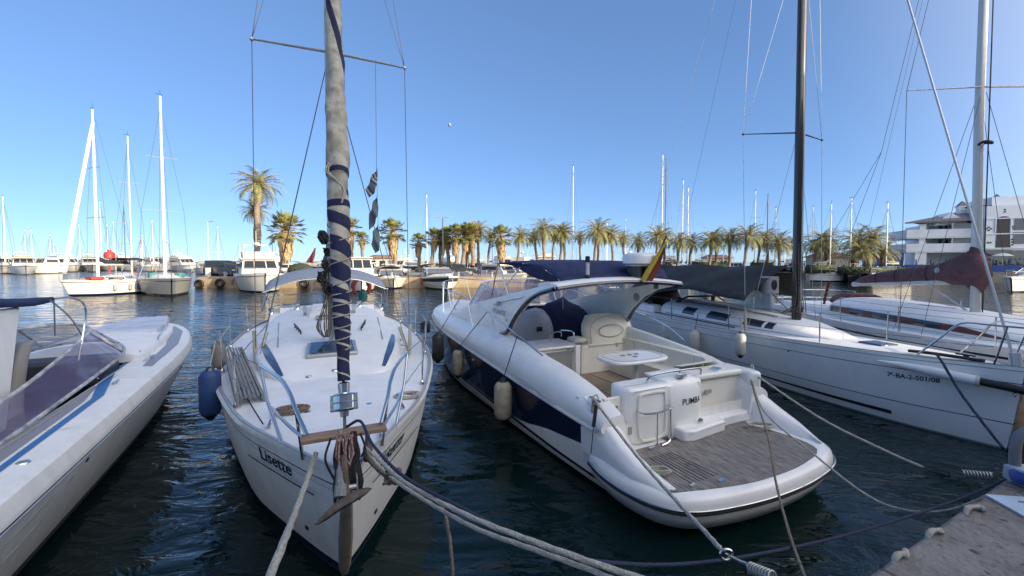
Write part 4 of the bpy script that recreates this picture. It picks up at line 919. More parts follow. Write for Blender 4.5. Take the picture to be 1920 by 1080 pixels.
    for s in (2.6, 3.6, 5.0, 6.2): q = sp_(s, zc(s) - .12); b = MB(); b.lathe([(.022, 0), (.018, .008)], q, (-1, 0, .8), 10); b.build('deck_filler', STEEL, sidek)
    for y in (.8, 1.5, 2.2, 2.9): b = MB(); b.tube([(1.05, y, 1.27), (1.06, y, 1.0), (.95, y, .975), (.76, y, .972)], .006, 4); b.build('cushion_seam', DK, e)
    for y in (3.3, 3.8, 4.2): b = MB(); b.tube([(-1.0, y, 1.285), (-.92, y, 1.21), (-.46, y, 1.13)], .006, 4); b.build('cushion_seam', DK, e)
    for x, y, z in ((-.2, 2.218, 1.05), (-.45, 2.20, 1.24)): b = MB(); b.box((x, y, z), (.05, .02, .02)); b.build('latch', STEEL, wb)
    b = MB(); b.box((.55, -.01 + .13, .95), (.12, .02, .05)); b.build('shower_box', DK, tm)
    b = MB(); b.box((-.98, .0, .7), (.05, .03, .09)); b.build('shore_socket', DK, tm)
    for x in (-.55, -.2, .25, .7): b = MB(); b.tube([(x, .9, .646), (x, 3.8, .646)], .004, 4); b.build('sole_joint', mat('joint_dark', (.08, .06, .045), .8), e)
    # bimini
    def bf(a, c):
        x = 2*a - 1; y = 3.35 - 1.72*c + .12*(1 - x*x)*(1 - c)
        z = 2.82 - .03*c - .05*abs(x)**4 + .012*math.sin(c*11 + x*2) - (.20*(1 - .6*max(0, x))*((c - .62)/.38)**1.5 if c > .62 else 0)
        return ((1.33 - (.28 if x < 0 else .14)*c)*x, y, z)
    b = MB(); b.grid(20, 16, bf); bi = b.build('bimini', NAVYC, e, solid=.01)
    b = MB(); zbt = [(0, 2.76), (.25, 2.73), (.45, 2.65), (.7, 2.51), (.85, 2.475), (1, 2.47)]
    for sd in (-1, 1):
        def skirt(a, c):
            p = Vector(bf(1 if sd > 0 else 0, a)); return Vector((p.x + sd*.02*math.sin(c*3 + a*9), p.y - .05*c*a, p.z + (interp(zbt, a) - p.z)*c))
        b.grid(18, 5, skirt)
    def rear(a, c): p = Vector(bf(a, 1)); return Vector((p.x, p.y - .12*c, p.z + (2.475 + cam_(p.x) - p.z)*c))
    b.grid(16, 3, rear)
    b.build('bimini_skirt', NAVYC, bi, solid=.008)
    b = MB()
    for sd in (-1, 1):
        b.tube([(sd*1.32, 3.33, 2.74), (sd*1.27, 3.75, 2.08)], .012, 6); b.tube([(sd*1.30, 3.3, 2.74), (sd*1.27, 2.95, 2.18)], .012, 6); b.tube([(sd*1.22, 2.55, 2.70), (sd*1.27, 3.4, 2.14)], .012, 6)
    b.tube([(-1.32, 3.34, 2.75), (0, 3.45, 2.80), (1.32, 3.34, 2.75)], .012, 6); b.tube([(-1.2, 2.5, 2.76), (1.2, 2.5, 2.76)], .012, 6)
    b.tube([(.2, 3.4, 1.8), (.2, 3.4, 2.7)], .010, 6); b.build('bimini_frame', STEEL, bi)
    # cleats
    for x, y, z in ((-1.42, .12, 1.06), (1.42, .12, 1.12)): b = MB(); b.tube([(x, y - .1, z + .06), (x, y + .1, z + .06)], .014, 6); b.box((x, y, z + .02), (.03, .08, .07)); b.build('cleat', STEEL, e)
    return e
cruiser()
fender('fender', PF.w(-1.80, 6.0, .95), .62, .11, FENDG, 'cream cylinder fender on the cruiser port side, farthest toward the bow', rope_to=PF.w(-1.52, 4.9, 2.03), endm=BLACK, ropem=ROPED, group='cream fenders on the cruiser')
fender('fender', PF.w(-1.79, 4.35, .98), .62, .11, FENDG, 'cream cylinder fender on the cruiser port side, middle of three', rope_to=PF.w(-1.55, 3.3, 1.84), endm=BLACK, ropem=ROPED, group='cream fenders on the cruiser')
fender('fender', PF.w(-1.76, 2.1, .90), .70, .145, FENDG, 'large stained beige fender nearest the stern of the cruiser', rope_to=PF.w(-1.55, 2.0, 1.6), endm=BLACK, ropem=ROPED, group='cream fenders on the cruiser')
# flag on the arch
FLG = bpy.data.materials.new('red_yellow_cloth'); FLG.use_nodes = True; _n = FLG.node_tree; _t = _n.nodes.new('ShaderNodeTexCoord'); _s = _n.nodes.new('ShaderNodeSeparateXYZ'); _r = _n.nodes.new('ShaderNodeValToRGB'); _r.color_ramp.interpolation = 'CONSTANT'
_n.links.new(_t.outputs['UV'], _s.inputs[0]); _n.links.new(_s.outputs['X'], _r.inputs[0]); _n.links.new(_r.outputs[0], _n.nodes['Principled BSDF'].inputs['Base Color']); _n.nodes['Principled BSDF'].inputs['Roughness'].default_value = .8
_r.color_ramp.elements[0].color = (.40, .30, .03, 1); _r.color_ramp.elements[1].position = .52; _r.color_ramp.elements[1].color = (.16, .025, .02, 1)
def spain():
    b = MB(); W = lambda t, s, z: PF.w(t, s, z)
    def fn(a, c):
        z = 3.12 - .62*c; x = .70 - .24*c; wdt = (.02 + .20*math.sin(math.pi*min(1, c*.62 + .03))**1.2)
        return W(x + wdt*(a - .5)*1.0 - .06*c + .015*math.sin(a*12 + c*3), 1.10 + .12*c + .03*math.sin(a*9 + 2*c), z - .06*abs(a - .5))
    b.grid(16, 14, fn); n = len(b.v)
    o = one('ensign', b, FLG, 'red and yellow ensign hanging limp on the cruiser arch pole', 'flag', sharp=180)
    uv = o.data.uv_layers.new(name='UV')
    for l in o.data.loops: uv.data[l.index].uv = ((l.vertex_index // 15)/16, 0)
spain()

# ================================================================= boat 3: racing sloop, bow to quay at right
SF = Fr(7.387, 5.921, 12)
def racer():
    F = SF; e = boat_root('sailing_yacht', F, 'white racing sloop with black mast and dark boom awning', 'sailing yacht', 'yachts moored at the near quay')
    L = 11.8; B = [(0, .03), (.04, .26), (.09, .55), (.19, .86), (.34, 1.10), (.5, 1.36), (.68, 1.58), (.85, 1.62), (1, 1.42)]
    rows = [(1.27, 1.0, 0, 0), (1.22, 1.0, 0, 1), (1.205, .998, .0, 0), (1.03, .985, .02, 2), (1.018, .984, .02, 0), (.42, .88, .10, 2), (.405, .877, .10, 0), (.03, .74, .16, 3), (-.02, .72, .17, 3), (-.5, .35, .4, 3)]
    hm, P = hull_mesh(L, B, rows, n=44, sheer=[(0, 0), (.2, -.09), (.4, -.16), (1, -.16)])
    hull = hm.build('hull', [GEL, GREYP, NAVY, mat('grey_green_bottom', (.18, .22, .20), .7)], e); tr = bvh_of(hull)
    deck_mesh(P, .01, .02, .07, n=44, nv=12).build('deck', GELD, e)
    dk = lambda s: 1.27 + sm([(0, 0), (.2, -.09), (.4, -.16), (1, -.16)], s/L)
    hb = lambda s: sm(B, s/L)
    b = MB()
    for sd in (-1, 1): b.tube([P(i/40, 0, sd) + Vector((-sd*.02, 0, .01)) for i in range(41)], .014, 6)
    b.build('toe_rail', ALU, e)
    # black tapering bar + numbers
    for sd in (-1, 1):
        b = MB(); g = []
        for i in range(29):
            s = 1.38 + 2.9*i/28; th = .034*(1 - i/50); 
            for z in (.17 + .012*i/28*10*0 + th, .17 - th):
                h = tr.ray_cast(Vector((sd*3, s, z)), Vector((-sd, 0, 0))); g.append((h[0].x + sd*.005, s, z) if h[0] else (sd*hb(s)*.78, s, z))
        b.add(g, [(2*i, 2*i+1, 2*i+3, 2*i+2) for i in range(28)]); b.build('waterline_bar', BLACK, e)
    A = F.rt(1686, 706, -.62); A2 = F.rt(1772, 713, -.42)
    lettering('7ª-BA-2-501/08', tr, (-.9, 1.27, .815), Vector((.25, -.63, .04)), (0, 0, 1), .105, mat('letter_navy', (.008, .01, .03), .4), e, name='registration', ext=1.5, ex=.002)
    # bowsprit pod
    b = MB(); a = F.px(1668, 679, 1.1) + Vector((-.03, 0, .0)); q = Vector((-.34, .10, .98))
    pod = [Vector((-.79, 1.42, 1.085)), Vector((-.66, 1.15, 1.07)), Vector((-.50, .8, 1.04)), Vector((-.36, .48, 1.01)), Vector((-.31, .36, 1.0))]
    b.tube(pod, [.01, .05, .075, .08, .08], 14); ps = b.build('bowsprit_pod', GEL, e)
    b = MB(); b.tube([Vector((-.315, .37, 1.0)), Vector((-.30, .33, .998))], .083, 14); b.build('collar', mat('collar_grey', (.5, .5, .48), .5), ps)
    b = MB(); b.tube([Vector((-.30, .335, .998)), Vector((-.13, -.08, .965))], .058, 14); bs = b.build('bowsprit', BLACK, e)
    b = MB(); b.tube([(-.18 + .04*math.cos(t), .02 + .03*math.cos(t), .89 + .03*math.sin(t)) for t in [i*math.pi/5 for i in range(10)]], .009, 6, closed=True); b.build('shackle', STEEL, bs)
    # coachroof
    W = [(2.5, .25, .0), (3.0, .52, .13), (3.6, .70, .27), (4.4, .82, .34), (5.6, .94, .39), (7.0, 1.02, .42), (7.8, 1.0, .43)]
    rings = []
    for s, wd, h in W:
        z = dk(s) + .02
        rings.append([(wd*math.copysign(abs(math.cos(a))**.8, math.cos(a)), s, z + h*max(0, math.sin(a))**.6*(1 + .06*math.sin(a))) for a in [math.pi*k/18 for k in range(19)]] + [(-wd, s, z - .1), (wd, s, z - .1)])
    cab = MB().loft(rings).build('coachroof', GELD, e, sharp=50); ct = bvh_of(cab)
    for s0, s1 in ((3.72, 3.92), (4.0, 4.5), (5.0, 5.7), (6.2, 6.7)):
        for sd in (-1, 1):
            hh = lambda s: interp([(x, z) for x, _, z in W], s)
            b = MB(); side_band(b, ct, [s0 + (s1 - s0)*i/8 for i in range(9)], lambda s, f: dk(s) + .02 + hh(s)*f, lambda s: .36, lambda s: .80, sd); b.build('window', GLASS, e)
    for sd in (-1, 1):
        b = MB(); side_band(b, ct, [2.9 + 4.6*i/30 for i in range(31)], lambda s, f: dk(s) + .02 + hh(s)*f, lambda s: .16, lambda s: .20, sd, n=1); b.build('cabin_line', NAVY, e)
    for x in (-.28, -.2, .2, .28):
        b = MB(); b.tube([(x*(1 + .8*f), 4.1 + 3.2*f, (ct.ray_cast(Vector((x*(1 + .8*f), 4.1 + 3.2*f, 4)), Vector((0, 0, -1)))[0] or Vector((0, 0, 1.5))).z + .012) for f in [i/12 for i in range(13)]], .007, 5); b.build('control_line', ROPED if x < 0 else ROPE, e)
    b = MB(); b.tube([(-.95, 4.6, 1.17), (-1.15, 8.2, 1.16)], .016, 4); b.build('genoa_track', BLACK, e)
    b = MB(); b.tube([(.95, 4.6, 1.17), (1.15, 8.2, 1.16)], .016, 4); b.build('genoa_track', BLACK, e)
    b = MB(); b.box((0, 2.0, 1.235), (.42, .42, .04)); b.build('hatch', GLASSB, e, bevel=.015)
    # cockpit + gear
    b = MB()
    for sd in (-1, 1): b.box((sd*1.05, 9.4, 1.25), (.3, 3.0, .26))
    b.box((0, 11.6, 1.2), (2.2, .2, .2)); b.build('cockpit_coaming', GELD, e, bevel=.04)
    b = MB(); b.tube([(.5*math.cos(a), 9.9, 1.7 + .5*math.sin(a)) for a in [i*math.pi/12 for i in range(24)]], .016, 6, closed=True); b.box((0, 10, 1.4), (.2, .15, .8)); b.build('steering_wheel', STEEL, e)
    b = MB()
    for sd in (-1, 1):
        for s in (7.4, 8.4): b.lathe([(.08, 0), (.06, .05), (.055, .12), (.075, .16), (.03, .18)], (sd*(.6 if s < 8 else 1.05), s, 1.5 if s < 8 else 1.38))
    b.build('winch', BLACK, e)
    b = MB(); b.tube([(-.85, 7.2, 1.55), (-.5, 7.1, 1.72), (.5, 7.1, 1.72), (.85, 7.2, 1.55)], .03, 6); b.build('traveller', BLACK, e)
    # mast, spreaders, boom, kicker
    mp = F.px(1503, 592, 1.57)
    b = MB(); b.tube([(0, 3.78, 1.3), (0, 3.8, 6), (-.02, 3.85, 16)], [.085, .085, .065], 16, flat=1.35); mast = b.build('mast', mat('black_mast', (.020, .016, .015), .22, coat=.6), e)
    b = MB(); b.tube([(.0, 3.685, 1.6), (-.0, 3.69, 15.8)], .010, 4); b.build('mast_track', mat('track_alu', (.5, .45, .4), .3, metal=.7), mast)
    b = MB()
    for z, w_ in ((5.75, 1.12), (10.2, .9)):
        for sd in (-1, 1): b.tube([(0, 3.82, z), (sd*w_, 4.25, z + .02)], [.03, .016], 6, flat=.6); b.sphere((sd*w_, 4.25, z + .02), .028, 6)
    b.build('spreader', BLACK, mast)
    b = MB(); b.tube([(0, 3.9, 2.60), (0, 8.5, 2.56)], .075, 12); bm_ = b.build('boom', mat('black_mast', (.02, .02, .02), .3), e)
    b = MB(); b.tube([(0, 3.95, 1.62), (0, 5.2, 2.52)], .024, 8); b.build('kicker', ALU, e)
    b = MB()
    for x, z0 in ((-.05, 3.2), (.06, 3.0), (-.12, 2.6), (.12, 2.8), (-.02, 2.3)): b.tube(curve([(x, 3.72, z0), (x - .03, 3.65, 2.0), (x*1.5, 3.7, 1.62)], 4), .008, 5)
    for k in range(10): b.tube([(-.25 + .07*k*.6, 3.75 + .05*math.sin(k), 1.62), (-.2 + .07*k*.5, 3.7, 1.75 + .04*math.sin(k*2)), (-.3 + .06*k, 3.9, 1.6)], .012, 5)
    b.build('halyard', mat('grey_line', (.16, .145, .12), .9), mast)
    b = MB()
    for sd in (-1, 1):
        b.tube([(sd*1.08, 4.1, dk(4)), (sd*1.12, 4.25, 5.77), (sd*.9, 4.25, 10.22), (0, 3.85, 15.8)], .0065, 5)
        b.tube([(sd*1.0, 4.15, dk(4)), (sd*.03, 3.85, 5.7)], .0055, 5); b.tube([(sd*1.12, 4.25, 5.77), (0, 3.85, 10.2)], .0055, 5)
    b.tube([(0, 11.7, 1.2), (0, 3.9, 15.9)], .006, 5); b.build('shroud', mat('bright_wire', (.5, .5, .5), .35, metal=.5), e)
    b = MB(); b.tube([(0, .12, 1.3), (0, 3.75, 15.6)], [.018, .017], 8); b.tube([(0, .10, 1.28), (0, .13, 1.46)], .07, 12); b.build('forestay', mat('luff_foil', (.50, .50, .52), .35, metal=.5), e)
    b = MB(); b.tube([(-.0, 3.8, 9.0), (-3.4, 9.0, 1.9)], .004, 4) if 0 else b.tube([(0, 8.5, 2.62), (0, 3.9, 15.8)], .004, 4); b.build('topping_lift', WIRE, e)
    # awning
    def aw(a, c):
        y = 3.98 + 5.6*a; x = -1.25 + 2.15*c; k = abs(x)/1.25; y += .9*max(x, 0)
        z = 2.68 - ((.80 if x < 0 else 1.15) - .12*math.sin(a*5) + (.25 if a > .7 else .0)*(a - .7))*k**1.15 + .03*math.sin(a*14 + x*3)
        return (x, y + .15*math.sin(c*5), z)
    b = MB(); b.grid(22, 14, aw); aw_ = b.build('awning', mat('charcoal_tarp', (.020, .024, .028), .8, var=.4, vscale=2.5, bump=.8, bscale=4), e, solid=.01)
    b = MB(); b.lathe([(.12, 0), (.14, .02), (.14, .3), (.12, .32)], (-.42, 4.3, 1.95), (.2, 0, 1)) ; b.lathe([(.03, 0), (.03, .4)], (-.42, 4.3, 1.9))
    # lifelines, pulpit
    ss = [2.45, 4.6, 6.6, 8.6, 10.6]
    for sd in (-1, 1):
        for s in ss: b = MB(); x = sd*(hb(s) - .06); b.tube([(x, s, dk(s)), (x + sd*.015, s, dk(s) + .6)], .0125, 8); b.build('stanchion', STEEL, e)
        for h in (.6, .32): b = MB(); b.tube([(sd*.47, 1.0, 1.22 + h)] + [(sd*(hb(s) - .05), s, dk(s) + h) for s in ss], .0042, 5); b.build('lifeline', WIRE, e)
    b = MB()
    for sd in (-1, 1):
        b.tube(curve([(sd*.48, 1.05, 1.24), (sd*.42, .75, 1.6), (sd*.36, .55, 1.84), (sd*.28, .25, 1.86), (sd*.12, -.12, 1.86), (0, -.16, 1.86)], 4), .015, 8)
        b.tube([(sd*.22, .1, 1.86), (sd*.18, .25, 1.27)], .013, 8); b.tube([(sd*.45, .95, 1.5), (sd*.3, .2, 1.55)], .011, 8)
    b.build('pulpit', STEEL, e)
    b = MB()
    for h in (.6, .33): b.tube(curve([(-hb(10.6) + .05, 10.6, dk(10) + h), (-1.3, 11.6, 1.12 + h), (-.5, 11.75, 1.12 + h)], 4), .0125, 8); b.tube(curve([(hb(10.6) - .05, 10.6, dk(10) + h), (1.3, 11.6, 1.12 + h), (.5, 11.75, 1.12 + h)], 4), .0125, 8)
    b.build('pushpit', STEEL, e)
    # deck clutter on the bow: dark gear, cleat, sail bag
    b = MB(); b.tube(curve([(-.33, 1.25, 1.27), (-.3, .95, 1.29), (-.26, .6, 1.3), (-.2, .35, 1.3)], 4), .045, 8, flat=.6); b.build('furling_line_bundle', mat('black_gear', (.02, .02, .022), .8, bump=1, bscale=40), e)
    b = MB(); b.tube([(-.12, .5, 1.33), (-.16, .72, 1.33)], .014, 6); b.box((-.14, .6, 1.3), (.04, .06, .06)); b.build('cleat', BLACK, e)
    b = MB(); b.tube([(-.98, 4.2, 1.14), (-.99, 4.22, 1.62)], .03, 8); b.tube([(-.94, 4.35, 1.14), (-.9, 4.5, 1.45)], .022, 8); b.build('shroud_cover', mat('yellowed_pvc', (.52, .50, .40), .5), e)
    b = MB(); b.lathe([(.02, 0), (.018, .01)], F.rt(1478, 658, -1.0), (-1, 0, 0), 8); b.build('through_hull', BLACK, e)
    return e
racer()
fender('fender', UD(1251, 603, 12.4), .62, .14, FENDW, 'white fender on the racing sloop, nearest its stern', rope_to=UD(1256, 590, 12.6), group='white fenders on the racing sloop')
fender('fender', UD(1303, 618, 11.0), .62, .13, FENDW, 'white fender on the racing sloop, middle of three', rope_to=UD(1309, 588, 11.2), ropem=ROPED, group='white fenders on the racing sloop')
fender('fender', UD(1389, 622, 9.35), .58, .11, FENDW, 'white fender with navy tip below the black hull windows of the racing sloop', endm=NAVY, rope_to=UD(1394, 590, 9.5), group='white fenders on the racing sloop')
def drum():
    b = MB(); c = SF.w(-.3, 4.25, 2.02); b.lathe([(.17, 0), (.19, .02), (.19, .40), (.17, .42)], c, n=24); o = one('mast_bag', b, mat('pale_bag', (.34, .36, .38), .7, var=.2, vscale=9), 'pale grey round bag with dark oval hanging beside the black mast', 'bag')
    m = MB(); m.sphere((0, -.185, .22), .1, 10, sc3=(.7, .15, 1.3)); m.build('dark_oval', BLACK, o)
drum()
b = MB(); c = SF.w(-.1, 9.6, 1.05); rg = []
for i in range(9):
    f = i/8; r = .95*(1 - f**3)**.5; rg.append([c + Vector((r*math.cos(a), .6*r*math.sin(a), 1.05*f + .05*math.sin(a*3))) for a in [2*math.pi*k/16 for k in range(16)]])
b.loft(rg); one('dinghy_cover', b, mat('black_cover', (.012, .012, .013), .85, bump=.5, bscale=8), 'black covered bundle heaped on the racing sloop stern under the awning', 'covered bundle', sharp=180)

# ================================================================= boat 4: right hand yacht with maroon sail cover
RF = Fr(10.3, 5.1, -4)
def maroon():
    F = RF; e = boat_root('sailing_yacht', F, 'white yacht at right edge with maroon boom cover and red cabin stripe', 'sailing yacht', 'yachts moored at the near quay')
    L = 10.6; B = [(0, .03), (.08, .5), (.2, 1.05), (.4, 1.5), (.6, 1.62), (.8, 1.5), (1, 1.15)]
    hm, P = hull_mesh(L, B, [(1.25, 1, 0, 0), (1.05, 1, .1, 1), (1.0, 1, .12, 0), (.05, .9, .6, 1), (-.4, .5, 1, 1)], n=30, sheer=[(0, 0), (.5, -.12), (1, -.05)])
    hm.build('hull', [GEL, NAVY], e); deck_mesh(P, .01, .02, .08, n=30).build('deck', GELD, e); hb = lambda s: sm(B, s/L)
    W = [(2.0, .3, 0), (2.8, .75, .2), (3.8, 1.0, .38), (5.5, 1.18, .46), (7.2, 1.15, .48), (7.6, 1.1, .46)]; rings = []
    for s, wd, h in W: rings.append([(wd*math.copysign(abs(math.cos(a))**.8, math.cos(a)), s, 1.2 + h*max(0, math.sin(a))**.5*(1 + .1*math.sin(a))) for a in [math.pi*k/18 for k in range(19)]] + [(-wd, s, 1.05), (wd, s, 1.05)])
    cab = MB().loft(rings).build('coachroof', GELD, e, sharp=50); ct = bvh_of(cab)
    mats = [mat('maroon_stripe', (.12, .03, .025), .4), GLASS]
    hw = lambda s: interp([(x, z) for x, _, z in W], s)
    for sd in (-1, 1):
        b = MB(); side_band(b, ct, [2.6 + 4.9*i/40 for i in range(41)], lambda s, f: 1.2 + hw(s)*f, lambda s: .20, lambda s: .20 + .36*min(1, (s - 2.5)/1.2), sd, [1 if (12 <= i < 17 or 21 <= i < 26 or 29 <= i < 33 or 36 <= i < 39) else 0 for i in range(40)]); b.build('cabin_stripe', mats, e)
    b = MB(); b.box((0, 3.2, 1.47), (.5, .5, .05)); b.build('hatch', GLASSB, e, bevel=.015)
    for x in (-.22, .2): b = MB(); b.tube([(x*(1 + 1.2*f), 4.6 + 2.6*f, 1.70) for f in (0, .5, 1)], .008, 5); b.build('control_line', ROPEB, e)
    b = MB(); b.tube([(0, 4.4, 1.5), (-.03, 4.45, 6), (.02, 4.5, 15)], [.080, .076, .06], 16, flat=1.2); mast = b.build('mast', mat('pale_mast', (.55, .54, .50), .3, metal=.35, coat=.3), e)
    b = MB(); b.tube([(.075, 4.32, 1.5), (.05, 4.36, 14.8)], .012, 5); b.build('mast_track', BLACK, mast)
    b = MB()
    for sd in (-1, 1): b.tube([(0, 4.4, 6.72), (sd*1.55, 4.5, 6.72)], [.03, .018], 6, flat=.6)
    b.build('spreader', ALU, mast)
    b = MB(); b.tube([(.1*math.cos(a), 4.32 + .1*math.sin(a), 5.45 + .02*math.sin(a*2)) for a in [i*math.pi/6 for i in range(12)]], .03, 6, closed=True); b.build('mast_strap', BLACK, mast)
    b = MB(); b.tube([(0, 4.55, 2.34), (-.1, 8.0, 2.08)], .07, 12); b.build('boom', mat('pale_mast', (.55, .54, .5), .3), e)
    MAR = mat('maroon_canvas', (.16, .075, .08), .9, var=.35, vscale=4, bump=1.0, bscale=7)
    b = MB(); rg = []
    for s, r, z in ((4.35, .30, 2.75), (4.6, .32, 2.7), (4.9, .26, 2.62), (5.3, .20, 2.52), (6.2, .19, 2.42), (7.0, .17, 2.32), (7.6, .13, 2.22), (7.9, .05, 2.16)):
        rg.append([(-.03*(s - 4.4)*.9 + r*.65*math.cos(a)*(1 + .1*math.sin(a*4 + s*3)), s, z + r*math.sin(a)*(1 + .08*math.sin(a*5 + s*2)) - (.12 if s < 5 and math.sin(a) < 0 else 0)) for a in [2*math.pi*k/24 for k in range(24)]])
    b.loft(rg); sc_ = b.build('sail_cover', MAR, e, sharp=180)
    b = MB(); rg = []
    for z, r in ((2.16, .13), (2.3, .22), (2.55, .30), (2.75, .26), (2.88, .19), (2.97, .115), (3.04, .11)):
        rg.append([(r*.8*math.cos(a)*(1 + .09*math.sin(a*7)) - .02, 4.42 + r*1.0*math.sin(a)*(1 + .09*math.cos(a*6)), z - .1*math.cos(a)) for a in [2*math.pi*k/28 for k in range(28)]])
    b.loft(rg); b.build('mast_boot', MAR, e, sharp=180)
    b = MB(); b.tube([(.135*math.cos(a), 4.42 + .14*math.sin(a), 3.0 + .02*math.sin(a)) for a in [i*math.pi/8 for i in range(16)]], .022, 6, closed=True)
    for s, z, r in ((5.5, 2.5, .2), (6.4, 2.4, .19), (7.05, 2.32, .17)): b.tube([(-.03*(s - 4.4) + r*.69*math.cos(a), s, z + r*1.05*math.sin(a)) for a in [i*math.pi/9 for i in range(18)]], .008, 5, closed=True)
    b.build('cover_strap', mat('dark_strap', (.03, .015, .02), .8), sc_)
    b = MB(); b.lathe([(.07, 0), (.06, .006), (.01, .007)], (-.19, 5.15, 2.58), (-1, 0, .1), 14); b.build('sail_badge', mat('badge', (.45, .4, .4), .6), sc_)
    b = MB(); b.tube([(0, 4.5, 1.6), (-.04, 5.6, 2.24)], .022, 7); b.build('kicker', ALU, e)
    b = MB()
    for sd in (-1, 1):
        b.tube([(sd*1.45, 4.6, 1.15), (sd*1.55, 4.5, 6.72), (0, 4.5, 14.5)], .0065, 5); b.tube([(sd*1.35, 4.9, 1.15), (sd*.05, 4.5, 6.5)], .0055, 5); b.tube([(sd*1.4, 4.1, 1.15), (sd*.05, 4.4, 6.6)], .0055, 5)
    b.tube([(-.6, 10.4, 1.2), (0, 7.2, 6.0)], .006, 5); b.tube([(.6, 10.4, 1.2), (0, 7.2, 6.0)], .006, 5); b.tube([(0, 7.2, 6.0), (0, 4.6, 15)], .006, 5); b.tube([(-.1, 7.9, 2.1), (0, 4.6, 14.9)], .004, 4)
    b.tube([(0, .1, 1.3), (0, 4.4, 14.6)], .007, 5)
    b.build('shroud', WIRE, e)
    ss = [1.0, 2.8, 4.6, 6.4, 8.2, 9.8]
    for sd in (-1, 1):
        for s in ss: b = MB(); x = sd*(hb(s) - .06); b.tube([(x, s, 1.13), (x + sd*.01, s, 1.73)], .0125, 8); b.build('stanchion', STEEL, e)
        for h in (1.73, 1.45): b = MB(); b.tube([(sd*(hb(s) - .05), s, h) for s in ss], .0042, 5); b.build('lifeline', WIRE, e)
    b = MB()
    for h in (1.73, 1.45): b.tube(curve([(-hb(9.8) + .05, 9.8, h), (-1.0, 10.5, h), (1.0, 10.5, h), (hb(9.8) - .05, 9.8, h)], 4), .0125, 8)
    for x in (-1, -.4, .4, 1): b.tube([(x, 10.5, 1.1), (x, 10.5, 1.73)], .012, 6)
    b.build('pushpit', STEEL, e)
    b = MB(); b.box((-.9, 10.45, 1.95), (.22, .05, .28)); b.tube([(-.9, 10.45, 1.2), (-.9, 10.45, 1.9)], .012, 6); b.box((-.2, 10.5, 1.6), (.14, .1, .35)); b.build('stern_instrument', GREYP, e)
    b = MB(); b.tube(curve([(-.4, 8.9, 1.25), (-.35, 8.9, 1.6), (-.3, 8.88, 1.9), (-.26, 8.86, 2.15)], 4), [.03, .05]*6 + [.03], 7) ; b.build('tiller_cover', mat('maroon_dark', (.09, .02, .015), .9), e)
    b = MB(); b.tube(curve([(-.8, 7.9, 1.55), (-.5, 8.0, 1.72), (.4, 8.0, 1.72), (.8, 7.9, 1.55)], 4), .07, 8); b.build('spray_hood', MAR, e)
    b = MB(); b.box((0, 9, 1.25), (2.2, 2.4, .22)); b.build('cockpit_coaming', GELD, e, bevel=.05)
    b = MB(); b.tube([(.3, 8.3, 1.3), (.3, 8.3, 2.2)], .03, 6); b.tube([(.3, 8.3, 2.1), (.3, 8.3, 2.5)], [.05, .01], 6); b.build('furled_ensign', BLACK, e)
maroon()

